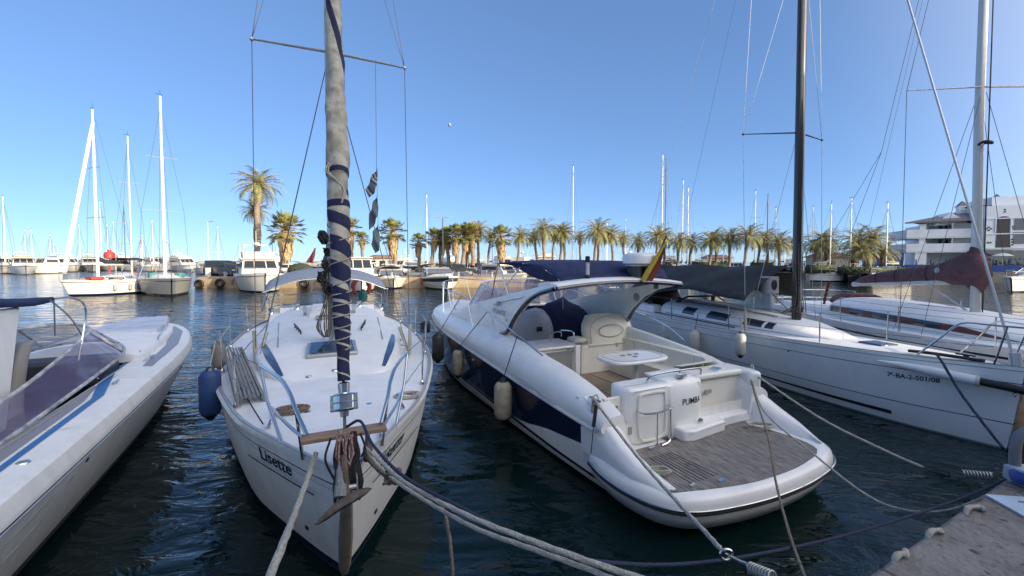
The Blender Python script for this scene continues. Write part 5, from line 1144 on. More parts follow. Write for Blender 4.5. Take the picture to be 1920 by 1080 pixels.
# ================================================================= boat 5: speedboat at left, bow away from camera
MF = Fr(-8.9, 10.3, 27.5)
def speedboat():
    F = MF; e = boat_root('speedboat', F, 'white speedboat at left edge with blue and grey deck stripes', 'speedboat')
    L = 13.4; S0 = .55; B = [(0, .05), (.02, .32), (.06, .62), (.13, .92), (.22, 1.14), (.32, 1.25), (.5, 1.29), (1, 1.27)]
    rows = [(1.20, .93, .0, 0), (1.17, .985, -.04, 0), (1.06, 1.015, -.04, 0), (1.01, 1.02, -.02, 1), (.975, 1.015, 0, 0), (.955, .99, .05, 0), (.5, .86, .45, 0), (.14, .74, .8, 2), (.02, .70, .95, 1), (-.4, .3, 1.5, 1)]
    hm, P = hull_mesh(L, B, rows, n=46, d=-1, s0=S0, sheer=[(0, .0), (.3, -.05), (1, -.12)])
    hull = hm.build('hull', [GELW, BLACK, mat('grey_bottom', (.10, .11, .12), .6)], e)
    b = MB()
    for sd in (-1, 1): b.tube([P(i/50, 4, sd) + Vector((sd*.01, 0, .012)) for i in range(51)], .010, 6)
    b.build('chrome_strip', ALU, e)
    dm = deck_mesh(P, 0, .0, .05, n=50, nv=18, u1=.36); 
    dk = dm.build('foredeck', GELD, e); 
    b = MB()
    def side(sd):
        def fn(a, c):
            u = .36 + .64*a; p = P(u, 0, 1); return (sd*(p.x - .42*c), p.y, p.z + .05*math.sin(c*1.5))
        return fn
    b.grid(30, 6, side(1)); b.grid(30, 6, side(-1)); sdk = b.build('side_deck', GELD, e)
    hb = lambda s: sm(B, (S0 - s)/L)
    z_ = lambda s: P(max(0, min(1, (S0 - s)/L)), 0, 1).z
    # raised cabin trunk ahead of the windscreen
    b = MB(); rg = []
    for s, wd, h in ((.1, .25, .02), (-.5, .48, .10), (-1.4, .66, .16), (-2.6, .8, .2), (-3.8, .86, .22), (-4.4, .86, .16)):
        rg.append([(wd*math.copysign(abs(math.cos(a))**.6, math.cos(a)), s, z_(s) + .02 + h*max(0, math.sin(a))**.6) for a in [math.pi*k/14 for k in range(15)]])
    b.loft(rg, closed=False); tk = b.build('foredeck_trunk', GELD, e, sharp=60)
    # sunpad
    b = MB(); rg = []
    for s, wd in ((-.15, .30), (-.3, .36), (-1.3, .55), (-2.2, .62), (-2.35, .6)): rg.append([(x*wd, s, z) for x, z in ((-1, z_(s) + .14), (-.96, z_(s) + .25), (-.3, z_(s) + .265), (-.3, z_(s) + .25), (.3, z_(s) + .25), (.3, z_(s) + .265), (.96, z_(s) + .25), (1, z_(s) + .14))])
    b.loft(rg); b.build('sunpad', mat('sunpad_vinyl', (.52, .56, .64), .5, var=.1), e, bevel=.02)
    # stripes
    td, ts = bvh_of(dk), bvh_of(sdk)
    BL = mat('blue_stripe', (.03, .14, .36), .35); GS = mat('grey_stripe', (.24, .25, .28), .4)
    def strip(poly, m, nm, off=.006):
        mb = MB(); vs = []
        N = 10
        for i in range(len(poly) - 1):
            for k in range(N + (i == len(poly) - 2)):
                t = k/N; row = []
                for j in range(5):
                    f = j/4; a = Vector(poly[i][0])*(1-f) + Vector(poly[i][1])*f; c = Vector(poly[i+1][0])*(1-f) + Vector(poly[i+1][1])*f; p = a*(1-t) + c*t
                    hits = [h[0].z for h in (tt.ray_cast(Vector((p.x, p.y, 4)), Vector((0, 0, -1))) for tt in (td, ts)) if h[0]]
                    vs.append((p.x, p.y, (max(hits) if hits else 1.15) + off))
        R_ = len(vs)//5
        mb.add(vs, [(5*i + j, 5*i + j+1, 5*i + j+6, 5*i + j+5) for i in range(R_ - 1) for j in range(4)]); mb.build(nm, m, e)
    strip([((1.03, -12), (1.08, -12)), ((1.0, -8.6), (1.05, -8.5)), ((.96, -6.6), (1.03, -6.45)), ((.70, -5.45), (.80, -5.3)), ((.62, -3.4), (.69, -3.4)), ((.45, -1.3), (.50, -1.3)), ((.25, -.2), (.29, -.2))], BL, 'blue_stripe')
    strip([((.82, -12), (1.0, -12)), ((.80, -8.6), (.97, -8.6)), ((.80, -6.75), (.93, -6.7)), ((.80, -6.0), (.83, -6.0))], GS, 'grey_stripe')
    strip([((1.0, -4.9), (1.12, -4.9)), ((.88, -3.0), (1.05, -2.9)), ((.55, -1.2), (.8, -1.2)), ((.35, -.4), (.5, -.4))], GS, 'grey_stripe', .004)
    # windscreen
    base = [(.80, -8.6, 1.16), (.80, -7.3, 1.22), (.76, -5.6, 1.30), (.70, -4.6, 1.36), (.45, -3.95, 1.42), (0, -3.7, 1.45), (-.45, -3.95, 1.42), (-.70, -4.6, 1.36), (-.76, -5.6, 1.3), (-.8, -7.3, 1.22)]
    top_ = [(.70, -8.6, 1.42), (.68, -7.35, 1.52), (.62, -6.1, 1.70), (.55, -5.35, 1.80), (.35, -4.85, 1.84), (0, -4.65, 1.85), (-.35, -4.85, 1.84), (-.55, -5.35, 1.80), (-.62, -6.1, 1.7), (-.68, -7.35, 1.52)]
    cb_, ct_ = curve(base, 4), curve(top_, 4)
    b = MB(); b.add([p for q in zip(cb_, ct_) for p in q], [(2*i, 2*i+1, 2*i+3, 2*i+2) for i in range(len(cb_) - 1)]); ws = b.build('windscreen', mat('purple_glass', (.17, .16, .30), .05, alpha=.55, spec=.8), e)
    b = MB(); b.tube(ct_, .02, 6); b.tube(cb_, .022, 6)
    for i in (12, 16, 24): b.tube([cb_[i], ct_[i]], .016, 6)
    b.build('frame', mat('worn_white_frame', (.6, .6, .6), .35, col2=(.2, .2, .2), vscale=6), ws)
    # cockpit
    b = MB(); b.prism([(-.84, -12), (.84, -12), (.84, -4.6), (-.84, -4.6)], .5, .6); b.build('cockpit_floor', mat('sole_grey', (.3, .3, .3), .7), e)
    b = MB(); b.box((.845, -8.7, .88), (.04, 7.6, .6)); b.box((-.845, -8.7, .88), (.04, 7.6, .6)); b.build('cockpit_side', mat('liner_grey', (.3, .3, .31), .6), e)
    b = MB(); b.box((0, -5.0, 1.2), (1.4, .5, .4)); b.build('dashboard', mat('dash_dark', (.05, .05, .07), .5), e, bevel=.05)
    # tall beige seat back / engine hatch facing the screen
    b = MB(); rg = []
    for z, k in ((.6, 0), (1.2, .03), (1.6, .1), (1.78, .16), (1.82, .2)): rg.append([(x, y + k, z) for x, y in ((-1.3, -5.5), (.16 + k*.3, -6.3), (.22 + k*.3, -6.2), (.18 + k*.3, -6.1), (-1.25, -5.2))])
    b.loft(rg); b.build('bench_back', mat('beige_moulding', (.38, .36, .33), .5, var=.08), e, bevel=.03)
    b = MB(); b.box((-.25, -6.6, .85), (1.1, .6, .5)); b.build('bench', mat('beige_vinyl', (.42, .4, .36), .6), e, bevel=.05)
    # targa pillar and canopy
    b = MB()
    rg = [[(x, y, z) for x, y in ((.14 - .02*k, -6.9 + .25*k), (.30 - .02*k, -7.15 + .25*k), (.34 - .02*k, -7.1 + .25*k), (.18 - .02*k, -6.8 + .25*k))] for k, z in ((0, .9), (1, 1.5), (2, 2.1))]
    W0 = F.rt(0, 790, .62); W1 = F.rt(36, 575, .45)
    b.loft([[(.62, W0.y - .25, 1.15), (.62, W0.y + .1, 1.15), (.56, W0.y + .1, 1.15), (.56, W0.y - .25, 1.15)], [(.47, W1.y - .45, W1.z), (.47, W1.y - .02, W1.z), (.41, W1.y - .02, W1.z), (.41, W1.y - .45, W1.z)]]); b.build('arch_pillar', GELW, e, bevel=.02)
    cz = W1.z + .05
    def cp(a, c): x = -1.1 + 1.62*a; y = W1.y - 1.2 + 1.75*c; return (x, y, cz + .03*math.sin(c*6) - .05*abs(x)**2 + .01*math.sin(a*14))
    b = MB(); b.grid(12, 8, cp); cn = b.build('canopy', NAVYC, e, solid=.05)
    b = MB(); q = Vector(cp(1, 1)); b.tube(curve([q, q + Vector((.05, .35, -.02)), q + Vector((.1, .55, -.2)), Vector((.6, q.y + .35, 1.5))], 5), .012, 6); b.tube(curve([q + Vector((0, -.1, 0)), q + Vector((.02, .35, -.28)), Vector((.55, q.y + .75, 1.68))], 5), .010, 6); b.tube([q, q + Vector((0, 0, -.45))], .008, 5); b.build('canopy_frame', STEEL, cn)
    # deck seams, hatch, non-slip pads
    DK = mat('seam_grey', (.32, .32, .30), .6); NS = mat('nonslip_pad', (.50, .53, .56), .9, bump=.6, bscale=200)
    b = MB(); b.box((0, -.02, z_(0) + .045), (.34, .3, .03)); b.build('anchor_hatch', GEL, e, bevel=.02)
    strip([((.92, -4.6), (.99, -4.6)), ((.86, -3.9), (.93, -3.9))], NS, 'nonslip_pad', .003)
    for y in (-3.05, -5.6, -7.6, -9.4):
        strip([((.72, y), (1.2, y)), ((.72, y + .008), (1.2, y + .008))], DK, 'deck_seam', .002)
    for y in (-4.2, -5.0, -5.9, -6.8, -7.7, -8.5):
        b = MB(); b.lathe([(.016, 0), (.012, .008)], (.80, y, 1.29 - (abs(y) - 4.2)*.02), (1, 0, 1), 8); b.build('screen_fastener', STEEL, ws)
    b = MB(); b.tube([(.98, -6.0, z_(-6) + .06), (.98, -5.8, z_(-6) + .06)], .014, 6); b.box((.98, -5.9, z_(-6) + .03), (.04, .06, .07)); b.build('cleat', STEEL, e)
    b = MB(); b.box((.2, -2.0, z_(-2) + .268), (1.0, .006, .004)); b.box((0, -1.1, z_(-1) + .268), (.9, .006, .004)); b.build('pad_seam', DK, e)
    # bow rails, cleats, vents
    b = MB()
    for sd in (-1, 1):
        pts = [(sd*.78, -3.1, z_(-3) + .02), (sd*.76, -3.0, z_(-3) + .16), (sd*.62, -1.9, z_(-2) + .2), (sd*.45, -.9, z_(-1) + .2), (sd*.3, -.3, z_(0) + .16), (sd*.28, -.2, z_(0) + .02)]
        b.tube(curve(pts, 4), .013, 8)
        for i in (2, 3): b.tube([pts[i], (pts[i][0], pts[i][1], z_(pts[i][1]) + .01)], .011, 6)
    b.build('bow_rail', STEEL, e)
    b = MB()
    for x, y in ((.15, .1), (-.15, .1), (.0, .25), (.98, -4.3)): b.tube([(x, y - .09, z_(y) + .07), (x, y + .09, z_(y) + .07)], .014, 6); b.box((x, y, z_(y) + .03), (.04, .06, .07))
    b.box((.05, .2, z_(0) + .06), (.2, .1, .06)); b.build('cleat', STEEL, e)
    b = MB(); b.lathe([(.05, 0), (.045, .01), (.03, .012)], (1.10, -8.35, z_(-8.3) + .012), n=16); b.build('filler_cap', STEEL, e)
    th = bvh_of(hull)
    b = MB()
    for s, z, r in ((-2.75, .72, .10), (-7.6, .80, .022)):
        h = th.ray_cast(Vector((4, s, z)), Vector((-1, 0, 0)))
        if h[0]: b.lathe([(r*1.2, 0), (r, .012), (r*.9, .008)], h[0] + Vector((-.004, 0, 0)), h[1] if h[1].x > 0 else -h[1], 16)
    b.build('porthole', BLACK, hull)
    b = MB(); g = []
    pl = [(-10.5, .70), (-8.6, .72), (-7.8, .76), (-8.3, .55), (-9.6, .42), (-11, .38)]
    b.tube([ (lambda h: (h[0] + Vector((.004, 0, 0))) if h[0] else Vector((1, s, z)))(th.ray_cast(Vector((4, s, z)), Vector((-1, 0, 0)))) for s, z in pl], .006, 5); b.build('hull_line', GREYP, hull)
speedboat()

# ================================================================= mooring lines and quay furniture
rope('mooring_rope', [UD(592, 850, 3.05), UD(583, 880, 2.9), UD(550, 970, 2.25), UD(505, 1085, 1.55), (-.9, .8, 1.12)], .016, ROPE, 'thick pale mooring rope from the near sloop port bow')
rope('mooring_rope', [UD(684, 838, 3.1), UD(706, 858, 2.9), UD(760, 905, 2.5), UD(880, 968, 2.0), UD(1000, 1015, 1.75), UD(1120, 1058, 1.6), UD(1230, 1096, 1.5), UD(1400, 1180, 1.4), UD(1560, 1330, 1.25)], .011, ROPE, 'pale mooring rope from the near sloop starboard bow, upper of the pair')
rope('mooring_rope', [UD(686, 845, 3.1), UD(716, 880, 2.9), UD(765, 918, 2.55), UD(880, 985, 2.05), UD(1000, 1030, 1.78), UD(1110, 1070, 1.62), UD(1180, 1102, 1.5), UD(1350, 1200, 1.4), UD(1500, 1340, 1.25)], .010, ROPE, 'pale mooring rope just below the thicker one at the near sloop bow')
rope('mooring_rope', [UD(682, 850, 3.1), UD(705, 878, 3.0), UD(735, 900, 2.8), UD(790, 925, 2.8), UD(828, 950, 2.8), UD(843, 1010, 2.75), UD(850, 1090, 2.7)], .011, ROPEB, 'brown rope dropping from the knot beside the near sloop bow into the water')
b = MB(); random.seed(9); c = UD(735, 893, 2.8)
for k in range(7):
    a0 = random.random()*6; b.tube([c + Vector((.045*math.cos(a0 + a)*random.uniform(.8, 1.2), .04*math.sin(a*1.3 + k), .035*math.sin(a + k))) for a in [i*math.pi/6 for i in range(12)]], .010, 6, closed=True)
one('rope_knot', b, ROPEB, 'frayed brown knot tied in the ropes right of the near sloop bow', 'knot', sharp=180)
rope('shore_cable', [UD(650, 800, 2.95), UD(676, 790, 2.9), UD(700, 835, 2.7), UD(760, 895, 2.4), UD(880, 960, 2.1), UD(1000, 1022, 1.95), UD(1140, 1055, 2.0), UD(1330, 1053, 2.35), UD(1560, 1010, 2.8), UD(1760, 950, 3.1), UD(1886, 900, 3.2)], .010, ROPED, 'dark navy line running from the near sloop bow to the quay bollard', cat='line')
rope('mooring_rope', [PF.w(-1.42, .12, 1.12), UD(1122, 760, 4.6), UD(1190, 850, 4.1), UD(1260, 930, 3.3), UD(1320, 995, 2.7), UD(1350, 1028, 2.35)], .014, ROPE, 'pale rope from the cruiser port stern cleat to the lower mooring shackle')
b = MB(); c = UD(1362, 1040, 2.25); b.tube([c + Vector((.035*math.cos(a), 0, .03*math.sin(a))) for a in [i*math.pi/8 for i in range(16)]], .008, 6, closed=True)
b.tube(curve([c, UD(1385, 1052, 2.1), UD(1400, 1058, 2.05)], 4), .01, 6); one('mooring_shackle', b, STEEL, 'steel shackle joining rope and spring at the bottom edge', 'shackle')
def spring(p0, p1, r, n, w_, label):
    ax = (p1 - p0); L = ax.length; ax.normalize(); a = ax.orthogonal().normalized(); c = ax.cross(a); pts = []
    for i in range(n*12 + 1):
        t = i/(n*12); an = 2*math.pi*n*t; pts.append(p0 + ax*L*t + (a*math.cos(an) + c*math.sin(an))*r)
    b = MB(); b.tube(pts, w_, 6); one('mooring_spring', b, mat('worn_steel', (.35, .34, .32), .4, metal=.8), label, 'spring', 'mooring springs', sharp=180)
spring(UD(1406, 1064, 1.95), UD(1450, 1082, 1.8), .022, 8, .006, 'coiled steel mooring spring at the bottom edge of the picture')
spring(UD(1806, 888, 3.5), UD(1862, 893, 3.4), .03, 9, .006, 'coiled steel mooring spring beside the quay edge at right')
rope('mooring_rope', [PF.w(1.42, .12, 1.15), UD(1415, 740, 5.6), UD(1440, 820, 4.6), UD(1455, 905, 3.6), UD(1480, 1000, 2.8), UD(1512, 1090, 2.3)], .010, ROPEB, 'thin old rope falling from the cruiser starboard cleat past the platform')
rope('mooring_rope', [PF.w(1.44, .1, 1.12), UD(1432, 770, 5.3), UD(1530, 855, 4.6), UD(1620, 925, 4.1), UD(1690, 955, 3.75), UD(1770, 958, 3.4), UD(1850, 930, 3.2), UD(1905, 895, 3.15)], .010, ROPE, 'slack pale rope looping from the cruiser stern to the quay bollard')
rope('mooring_rope', [PF.w(1.45, .14, 1.13), UD(1430, 712, 5.9), UD(1540, 785, 5.2), UD(1660, 845, 4.6), UD(1735, 878, 4.2)], .012, ROPE, 'taut pale rope from the cruiser starboard cleat to the dark rope end')
b = MB(); b.tube(curve([UD(1733, 877, 4.2), UD(1750, 884, 4.1), UD(1778, 893, 4.0)], 4), .014, 6); b.tube([UD(1752, 880, 4.1), UD(1780, 886, 4.0), UD(1780, 895, 4.0), UD(1752, 889, 4.1)], .008, 6, closed=True); one('rope_thimble', b, BLACK, 'black shackle at the end of the taut rope near the quay', 'shackle')
rope('mooring_rope', [SF.w(-.3, .95, 1.30), UD(1762, 672, 6.3), UD(1800, 735, 5.9), UD(1845, 795, 5.5), UD(1882, 842, 5.2)], .016, ROPED, 'black mooring rope running down the racing sloop bow to the quay')
def rcoil(c, n, r, seed, label, m=ROPE):
    random.seed(seed); b = MB(); pts = [c + Vector((r*(1 + .2*math.sin(i*.31 + seed))*math.cos(i*.35), r*.55*math.sin(i*.35), .015 + .0006*i + .012*abs(math.sin(i*.9)))) for i in range(n*18)]
    b.tube(pts, .011, 6); one('rope_coil', b, m, label, 'rope coil', 'rope coils', sharp=180)
rcoil(PF.w(-1.18, -.72, .53), 4, .10, 1, 'pale rope coiled at the left edge of the teak swim platform'); rcoil(PF.w(.95, -.38, .53), 3, .16, 2, 'pale rope loops at the right corner of the teak swim platform')
def clump(c, sx, sz, seed, label):
    random.seed(seed); b = MB()
    for k in range(9):
        a0 = random.random()*6; z = random.uniform(-1, .6)*sz; b.tube([c + Vector((sx*random.uniform(.5, 1)*math.cos(a0 + a), sx*.6*math.sin(a + k), z + sz*.5*math.sin(a*1 + k))) for a in [i*math.pi/5 for i in range(10)]], .010, 6, closed=True)
    one('rope_bundle', b, ROPE, label, 'rope bundle', 'rope bundles', sharp=180)
clump(PF.w(-1.43, .1, 1.08), .05, .10, 3, 'white rope bundle wrapped on the cruiser port stern cleat'); clump(PF.w(1.43, .08, 1.08), .06, .16, 6, 'white rope bundle wrapped on the cruiser starboard stern cleat')
b = MB(); b.tube([UD(1118, 760, 4.75), UD(1113, 800, 4.7)], .022, 6); b.tube([UD(1113, 800, 4.7), UD(1108, 850, 4.65)], .006, 5); one('snubber', b, BLACK, 'black rubber snubber hanging below the cruiser port stern cleat', 'snubber')
# quay furniture
def bollard():
    c = Vector((3.93, 3.12, 1.1)); e = empty('bollard', c); tag(e, 'grey steel hoop bollard with a blue collar on the quay corner', 'bollard')
    m = mat('bollard_grey', (.16, .17, .19), .5, var=.3)
    b = MB(); b.tube(curve([(-.02, .06, 0), (-.02, .06, .28), (.03, .05, .38), (.13, .02, .42), (.25, 0, .4)], 5), .034, 12); b.build('hoop', m, e)
    b = MB(); b.box((.08, -.02, .06), (.34, .22, .12)); b.build('base', mat('base_grey', (.30, .33, .38), .6), e, bevel=.02)
    b = MB(); b.lathe([(.075, 0), (.085, .02), (.085, .07), (.07, .09)], (-.03, -.02, .02)); b.build('blue_collar', mat('blue_collar', (.02, .05, .25), .4), e)
    b = MB()
    for r0 in (.05, .1): b.tube(curve([(-.05, -.05, .12), (-.08, -.1, .2), (0, -.14 - r0, .12), (.06, -.2 - r0, .02), (.12, -.36 - r0, .015)], 5), .012, 6)
    b.build('black_line', BLACK, e)
bollard()
b = MB(); b.box((3.62, 2.80, 1.108), (.42, .26, .012), rz=R(-8)); sgn = one('quay_plate', b, mat('pale_blue_plate', (.40, .50, .60), .4, var=.15, vscale=5), 'pale blue painted plate with dark lettering lying on the quay', 'plate')
for i, tx in enumerate(('AMARRE 12', 'PRIVADO')):
    lettering(tx, None, (-.12 - .02*i, .02 - .10*i, .014), (math.cos(R(-12)), math.sin(R(-12)), 0), (-math.sin(R(-12)), math.cos(R(-12)), 0), .075, NAVY, sgn, off=.002) if 0 else None
b = MB()
for i in range(2): b.box((.06 + .02*i, .03 - .07*i, .0145), (.26 - .05*i, .012, .003), rz=R(-14))
for i in range(3): b.box((.02 + .08*i, .07, .0145), (.05, .010, .003), rz=R(20 - 22*i))
b.build('lettering', NAVY, sgn)
for i, (x, y, l) in enumerate(((1690, 1048, 'frayed pale rope end on the quay edge, nearest the camera'), (1752, 1003, 'pale rope stub on the quay edge near the middle'), (1822, 958, 'pale rope stub on the quay edge nearest the blue plate'))):
    c = U(x, y, 1.11); random.seed(i); b = MB()
    b.tube(curve([c + Vector((-.08, -.03, -.10)), c + Vector((-.05, -.01, .0)), c + Vector((.0, .01, .022)), c + Vector((.04 + .02*i, .02, .012)), c + Vector((.07, .05 - .03*i, .015))], 5), [.012, .014, .017, .015, .019, .016], 7); one('rope_end', b, ROPE, l, 'rope end', 'rope ends on the quay edge', sharp=180)
# ================================================================= palms
BARK = mat('palm_bark', (.30, .22, .15), .9, var=.4, vscale=6, bump=1, bscale=12, stretch=(1, 1, 3))
FROND = mat('palm_frond', (.25, .26, .09), .6, var=.35, vscale=3)
FROND2 = mat('fan_frond', (.26, .27, .09), .6, var=.35, vscale=3)
THATCH = mat('dead_fronds', (.55, .38, .20), .9, var=.45, vscale=4)
def feather_crown(seed, n=58, L=2.6, droop=1.0):
    random.seed(seed); b = MB()
    for i in range(n):
        az = i*2.399 + random.uniform(-.2, .2); f = i/n; el = R(82 - 118*f**.8 + random.uniform(-8, 8)); l = L*random.uniform(.85, 1.08)*(1 - .12*abs(f - .4))
        d = Vector((math.cos(az), math.sin(az), 0)); p = Vector((0, 0, 0)) + d*.1; seg = 9; pts = [p.copy()]; e_ = el
        for k in range(seg):
            p = p + (d*math.cos(e_) + Vector((0, 0, math.sin(e_))))*(l/seg); pts.append(p.copy()); e_ -= R(10*droop)*(.5 + k/seg)
        b.tube(pts, [.03*(1 - .8*k/seg) for k in range(seg + 1)], 3, m=1)
        side = d.cross(Vector((0, 0, 1)))
        for k in range(1, seg*2 + 1):
            t = k/2; a = int(min(t, seg - .01)); q = pts[a].lerp(pts[a+1], t - a); dr = (pts[a+1] - pts[a]).normalized(); ll = .52*math.sin(math.pi*min(.97, .12 + .83*t/seg))*random.uniform(.85, 1.1)
            for s in (-1, 1):
                tip = q + side*s*ll*.8 + dr*ll*.55 + Vector((0, 0, -.24*ll*random.uniform(.4, 1.6)))
                w_ = dr*.042; b.add([q - w_, q + w_, tip], [(0, 1, 2)], 0)
    return b
def fan_crown(seed, n=84):
    random.seed(seed); b = MB()
    for i in range(n):
        az = i*2.399 + random.uniform(-.2, .2); f = i/n; el = R(88 - 128*f + random.uniform(-10, 10)); l = random.uniform(.7, 1.3)
        d = Vector((math.cos(az)*math.cos(el), math.sin(az)*math.cos(el), math.sin(el))); side = d.cross(Vector((0, 0, 1))).normalized(); up = side.cross(d)
        c = d*l; b.tube([d*.08, c], .016, 3, m=1)
        for k in range(13):
            a = R(-78 + 156*k/12); rr = .66*(1 - .25*abs(k - 6)/6)*random.uniform(.85, 1.1)
            tip = c + (d*math.cos(a) + side*math.sin(a))*rr + Vector((0, 0, -.14*rr*random.uniform(.0, 1.6))); wv = (side*math.cos(a) - d*math.sin(a))*.04
            mid = c.lerp(tip, .55) + up*.03; b.add([c, mid - wv, tip, mid + wv], [(0, 1, 2, 3)], 0)
    return b
def skirt_mesh(seed, L, r):
    random.seed(seed); b = MB()
    for i in range(int(190*L)):
        az = random.uniform(0, 6.283); z = -L*random.random()**.8; rr = r*(.55 + .45*random.random())*(1 - .45*(-z/L)); d = Vector((math.cos(az), math.sin(az), 0)); side = d.cross(Vector((0, 0, 1)))
        p = d*rr*.55 + Vector((0, 0, z + .15)); q = d*rr*1.0 + Vector((0, 0, z - .2)); t = d*rr*.92 + Vector((0, 0, z - .55 - .3*random.random())) + side*random.uniform(-.12, .12)
        w_ = side*random.uniform(.04, .11); b.add([p - w_*.5, p + w_*.5, q + w_, q - w_], [(0, 1, 2, 3)]); b.add([q - w_, q + w_, t], [(0, 1, 2)])
    return b
def trunk_mesh(h, r, seed, lean=0.0):
    random.seed(seed); b = MB(); n = 16; pts = [(lean*(i/n)**1.4 + .04*math.sin(i*.8 + seed), .04*math.cos(i*.7 + seed), h*i/n) for i in range(n + 1)]
    b.tube(pts, [r*(1.35 if i == 0 else 1.0 + (.12 if i % 2 else 0) + (.25*(i/n)**6)) for i in range(n + 1)], 10); return b, Vector(pts[-1])
PAL = {}
def hide_src(o): return o
def make_palm(kind, h, seed):
    e = empty('palm_tree'); tb, topc = trunk_mesh(h, .19 if kind == 'date' else .27, seed, lean=.35*math.sin(seed*2.1)); tb.build('trunk', BARK, e)
    cb = feather_crown(seed, L=2.35, n=46) if kind == 'date' else fan_crown(seed)
    c = cb.build('crown', [FROND if kind == 'date' else FROND2, THATCH], e, sharp=180, fixn=False); c.location = topc
    if kind == 'fan': s = skirt_mesh(seed, 1.5 if seed % 2 else 2.1, .78).build('dead_skirt', THATCH, e, sharp=180, fixn=False); s.location = topc
    elif kind == 'date': s = skirt_mesh(seed, .45, .5).build('dead_skirt', THATCH, e, sharp=180, fixn=False); s.location = topc
    return e
ORD = ['first', 'second', 'third', 'fourth', 'fifth', 'sixth', 'seventh', 'eighth', 'ninth', 'tenth', 'eleventh', 'twelfth', 'thirteenth', 'fourteenth', 'fifteenth', 'sixteenth', 'seventeenth', 'eighteenth', 'nineteenth', 'twentieth', 'twenty-first', 'twenty-second', 'twenty-third', 'twenty-fourth', 'twenty-fifth', 'twenty-sixth', 'twenty-seventh', 'twenty-eighth', 'twenty-ninth', 'thirtieth', 'thirty-first', 'thirty-second', 'thirty-third', 'thirty-fourth']
def palm(px, ty, D, kind, label, group=None, seed=1, sc_=1.0):
    """px = crown centre column, ty = pixel row of crown centre, D = distance"""
    top = UD(px, ty, D); h0 = 6.0; h = max(2, top.z - 1.1); key = (kind, seed % 4)
    if key not in PAL:
        PAL[key] = make_palm(kind, h0, seed % 4 + 1); e = PAL[key]
    else: e = copy_tree(PAL[key])
    e.location = (top.x, top.y, 1.08); e.rotation_euler = (0, 0, seed*1.7); sc_ *= 1.42 if px < 600 else 1.12; tr = (1 + (sc_ - 1)*.4)*(1.45 if px < 600 else .95); e.rotation_euler = (R(random.uniform(-3, 3)), R(random.uniform(-3.5, 3.5)) if px > 500 else R(4 if px < 480 else -1), 0)
    for c in [x for x in bpy.data.objects if x.parent == e]:
        if c.name.startswith('trunk'): c.scale = (tr, tr, h/h0)
        else: l = c.location; c.location = (l.x*tr, l.y*tr, h); c.scale = (sc_, sc_, sc_)
    return tag(e, label, 'palm tree', group)
# the two tall date palms at left share a spot
random.seed(99)
palm(478, 346, 58, 'date', 'tallest date palm with a big arching crown on the far left quay', seed=1, sc_=1.15)
palm(481, 394, 60, 'date', 'second tall date palm, its smaller crown just below the tallest palm crown', seed=2, sc_=.78)
palm(530, 432, 56, 'fan', 'bushy fan palm with brown skirt right of the two tall date palms', seed=3, sc_=1.1)
palm(660, 430, 62, 'fan', 'fan palm half hidden behind the striped furled sail', seed=1, sc_=1.15)
palm(679, 448, 70, 'fan', 'slimmer fan palm just right of the striped furled sail', seed=2, sc_=.75)
palm(742, 436, 56, 'fan', 'thick fan palm with long orange skirt standing alone right of the flags', seed=5, sc_=1.12)
G1 = 'fan palms clustered behind the motor boats'
for i, (x, y, D, s) in enumerate(((785, 454, 66, .85), (808, 446, 62, .9), (825, 450, 64, .8), (842, 444, 62, .9), (856, 442, 60, 1.0), (866, 441, 60, 1.0), (876, 440, 61, 1.0), (887, 438, 60, .95), (944, 446, 60, 1.1))):
    lab = ('dark fan palm at the left end of the centre palm clump', 'fan palm behind the white motor cruiser with black top', 'short fan palm beside the double lamp post', 'fan palm at the left of the dense golden clump', 'fan palm in the dense golden clump, second from its left', 'fan palm in the middle of the dense golden clump', 'fan palm in the dense golden clump, second from its right', 'fan palm at the right of the dense golden clump', 'fan palm with wide orange skirt left of the navy bimini')[i]
    palm(x, y, D, 'fan', lab, G1, seed=i*3 + 1, sc_=s)
G2 = 'date palms in the long row on the far promenade'
row = [(913, 442, 66, .75), (896, 430, 62, .9), (970, 442, 62, .9), (1008, 445, 66, .85), (1021, 430, 62, 1.1), (1034, 440, 72, .8), (1050, 438, 64, .9), (1060, 434, 64, 1.0), (1088, 444, 74, .8), (1112, 432, 62, 1.15), (1122, 440, 70, .9), (1150, 440, 64, 1.0), (1172, 446, 72, .9), (1195, 452, 66, .9), (1228, 442, 62, 1.05), (1246, 446, 66, .9), (1270, 452, 64, 1.0), (1292, 454, 68, .95), (1330, 452, 62, 1.0), (1345, 446, 66, 1.0), (1368, 446, 62, 1.05), (1395, 442, 60, 1.1), (1420, 454, 70, .85), (1440, 446, 66, 1.0), (1463, 454, 62, 1.1), (1485, 458, 64, .9), (1528, 462, 62, .9), (1550, 450, 62, 1.15), (1556, 462, 66, .9), (1605, 450, 60, 1.15), (1632, 446, 60, 1.2), (1625, 470, 57, 1.0), (1652, 472, 57, .95), (1600, 468, 60, .9)]
for i, (x, y, D, s) in enumerate(sorted(row)):
    palm(x, y, D, 'date', 'feathery date palm in the promenade row, %s from the left' % ORD[i], G2, seed=i*5 + 2, sc_=s)

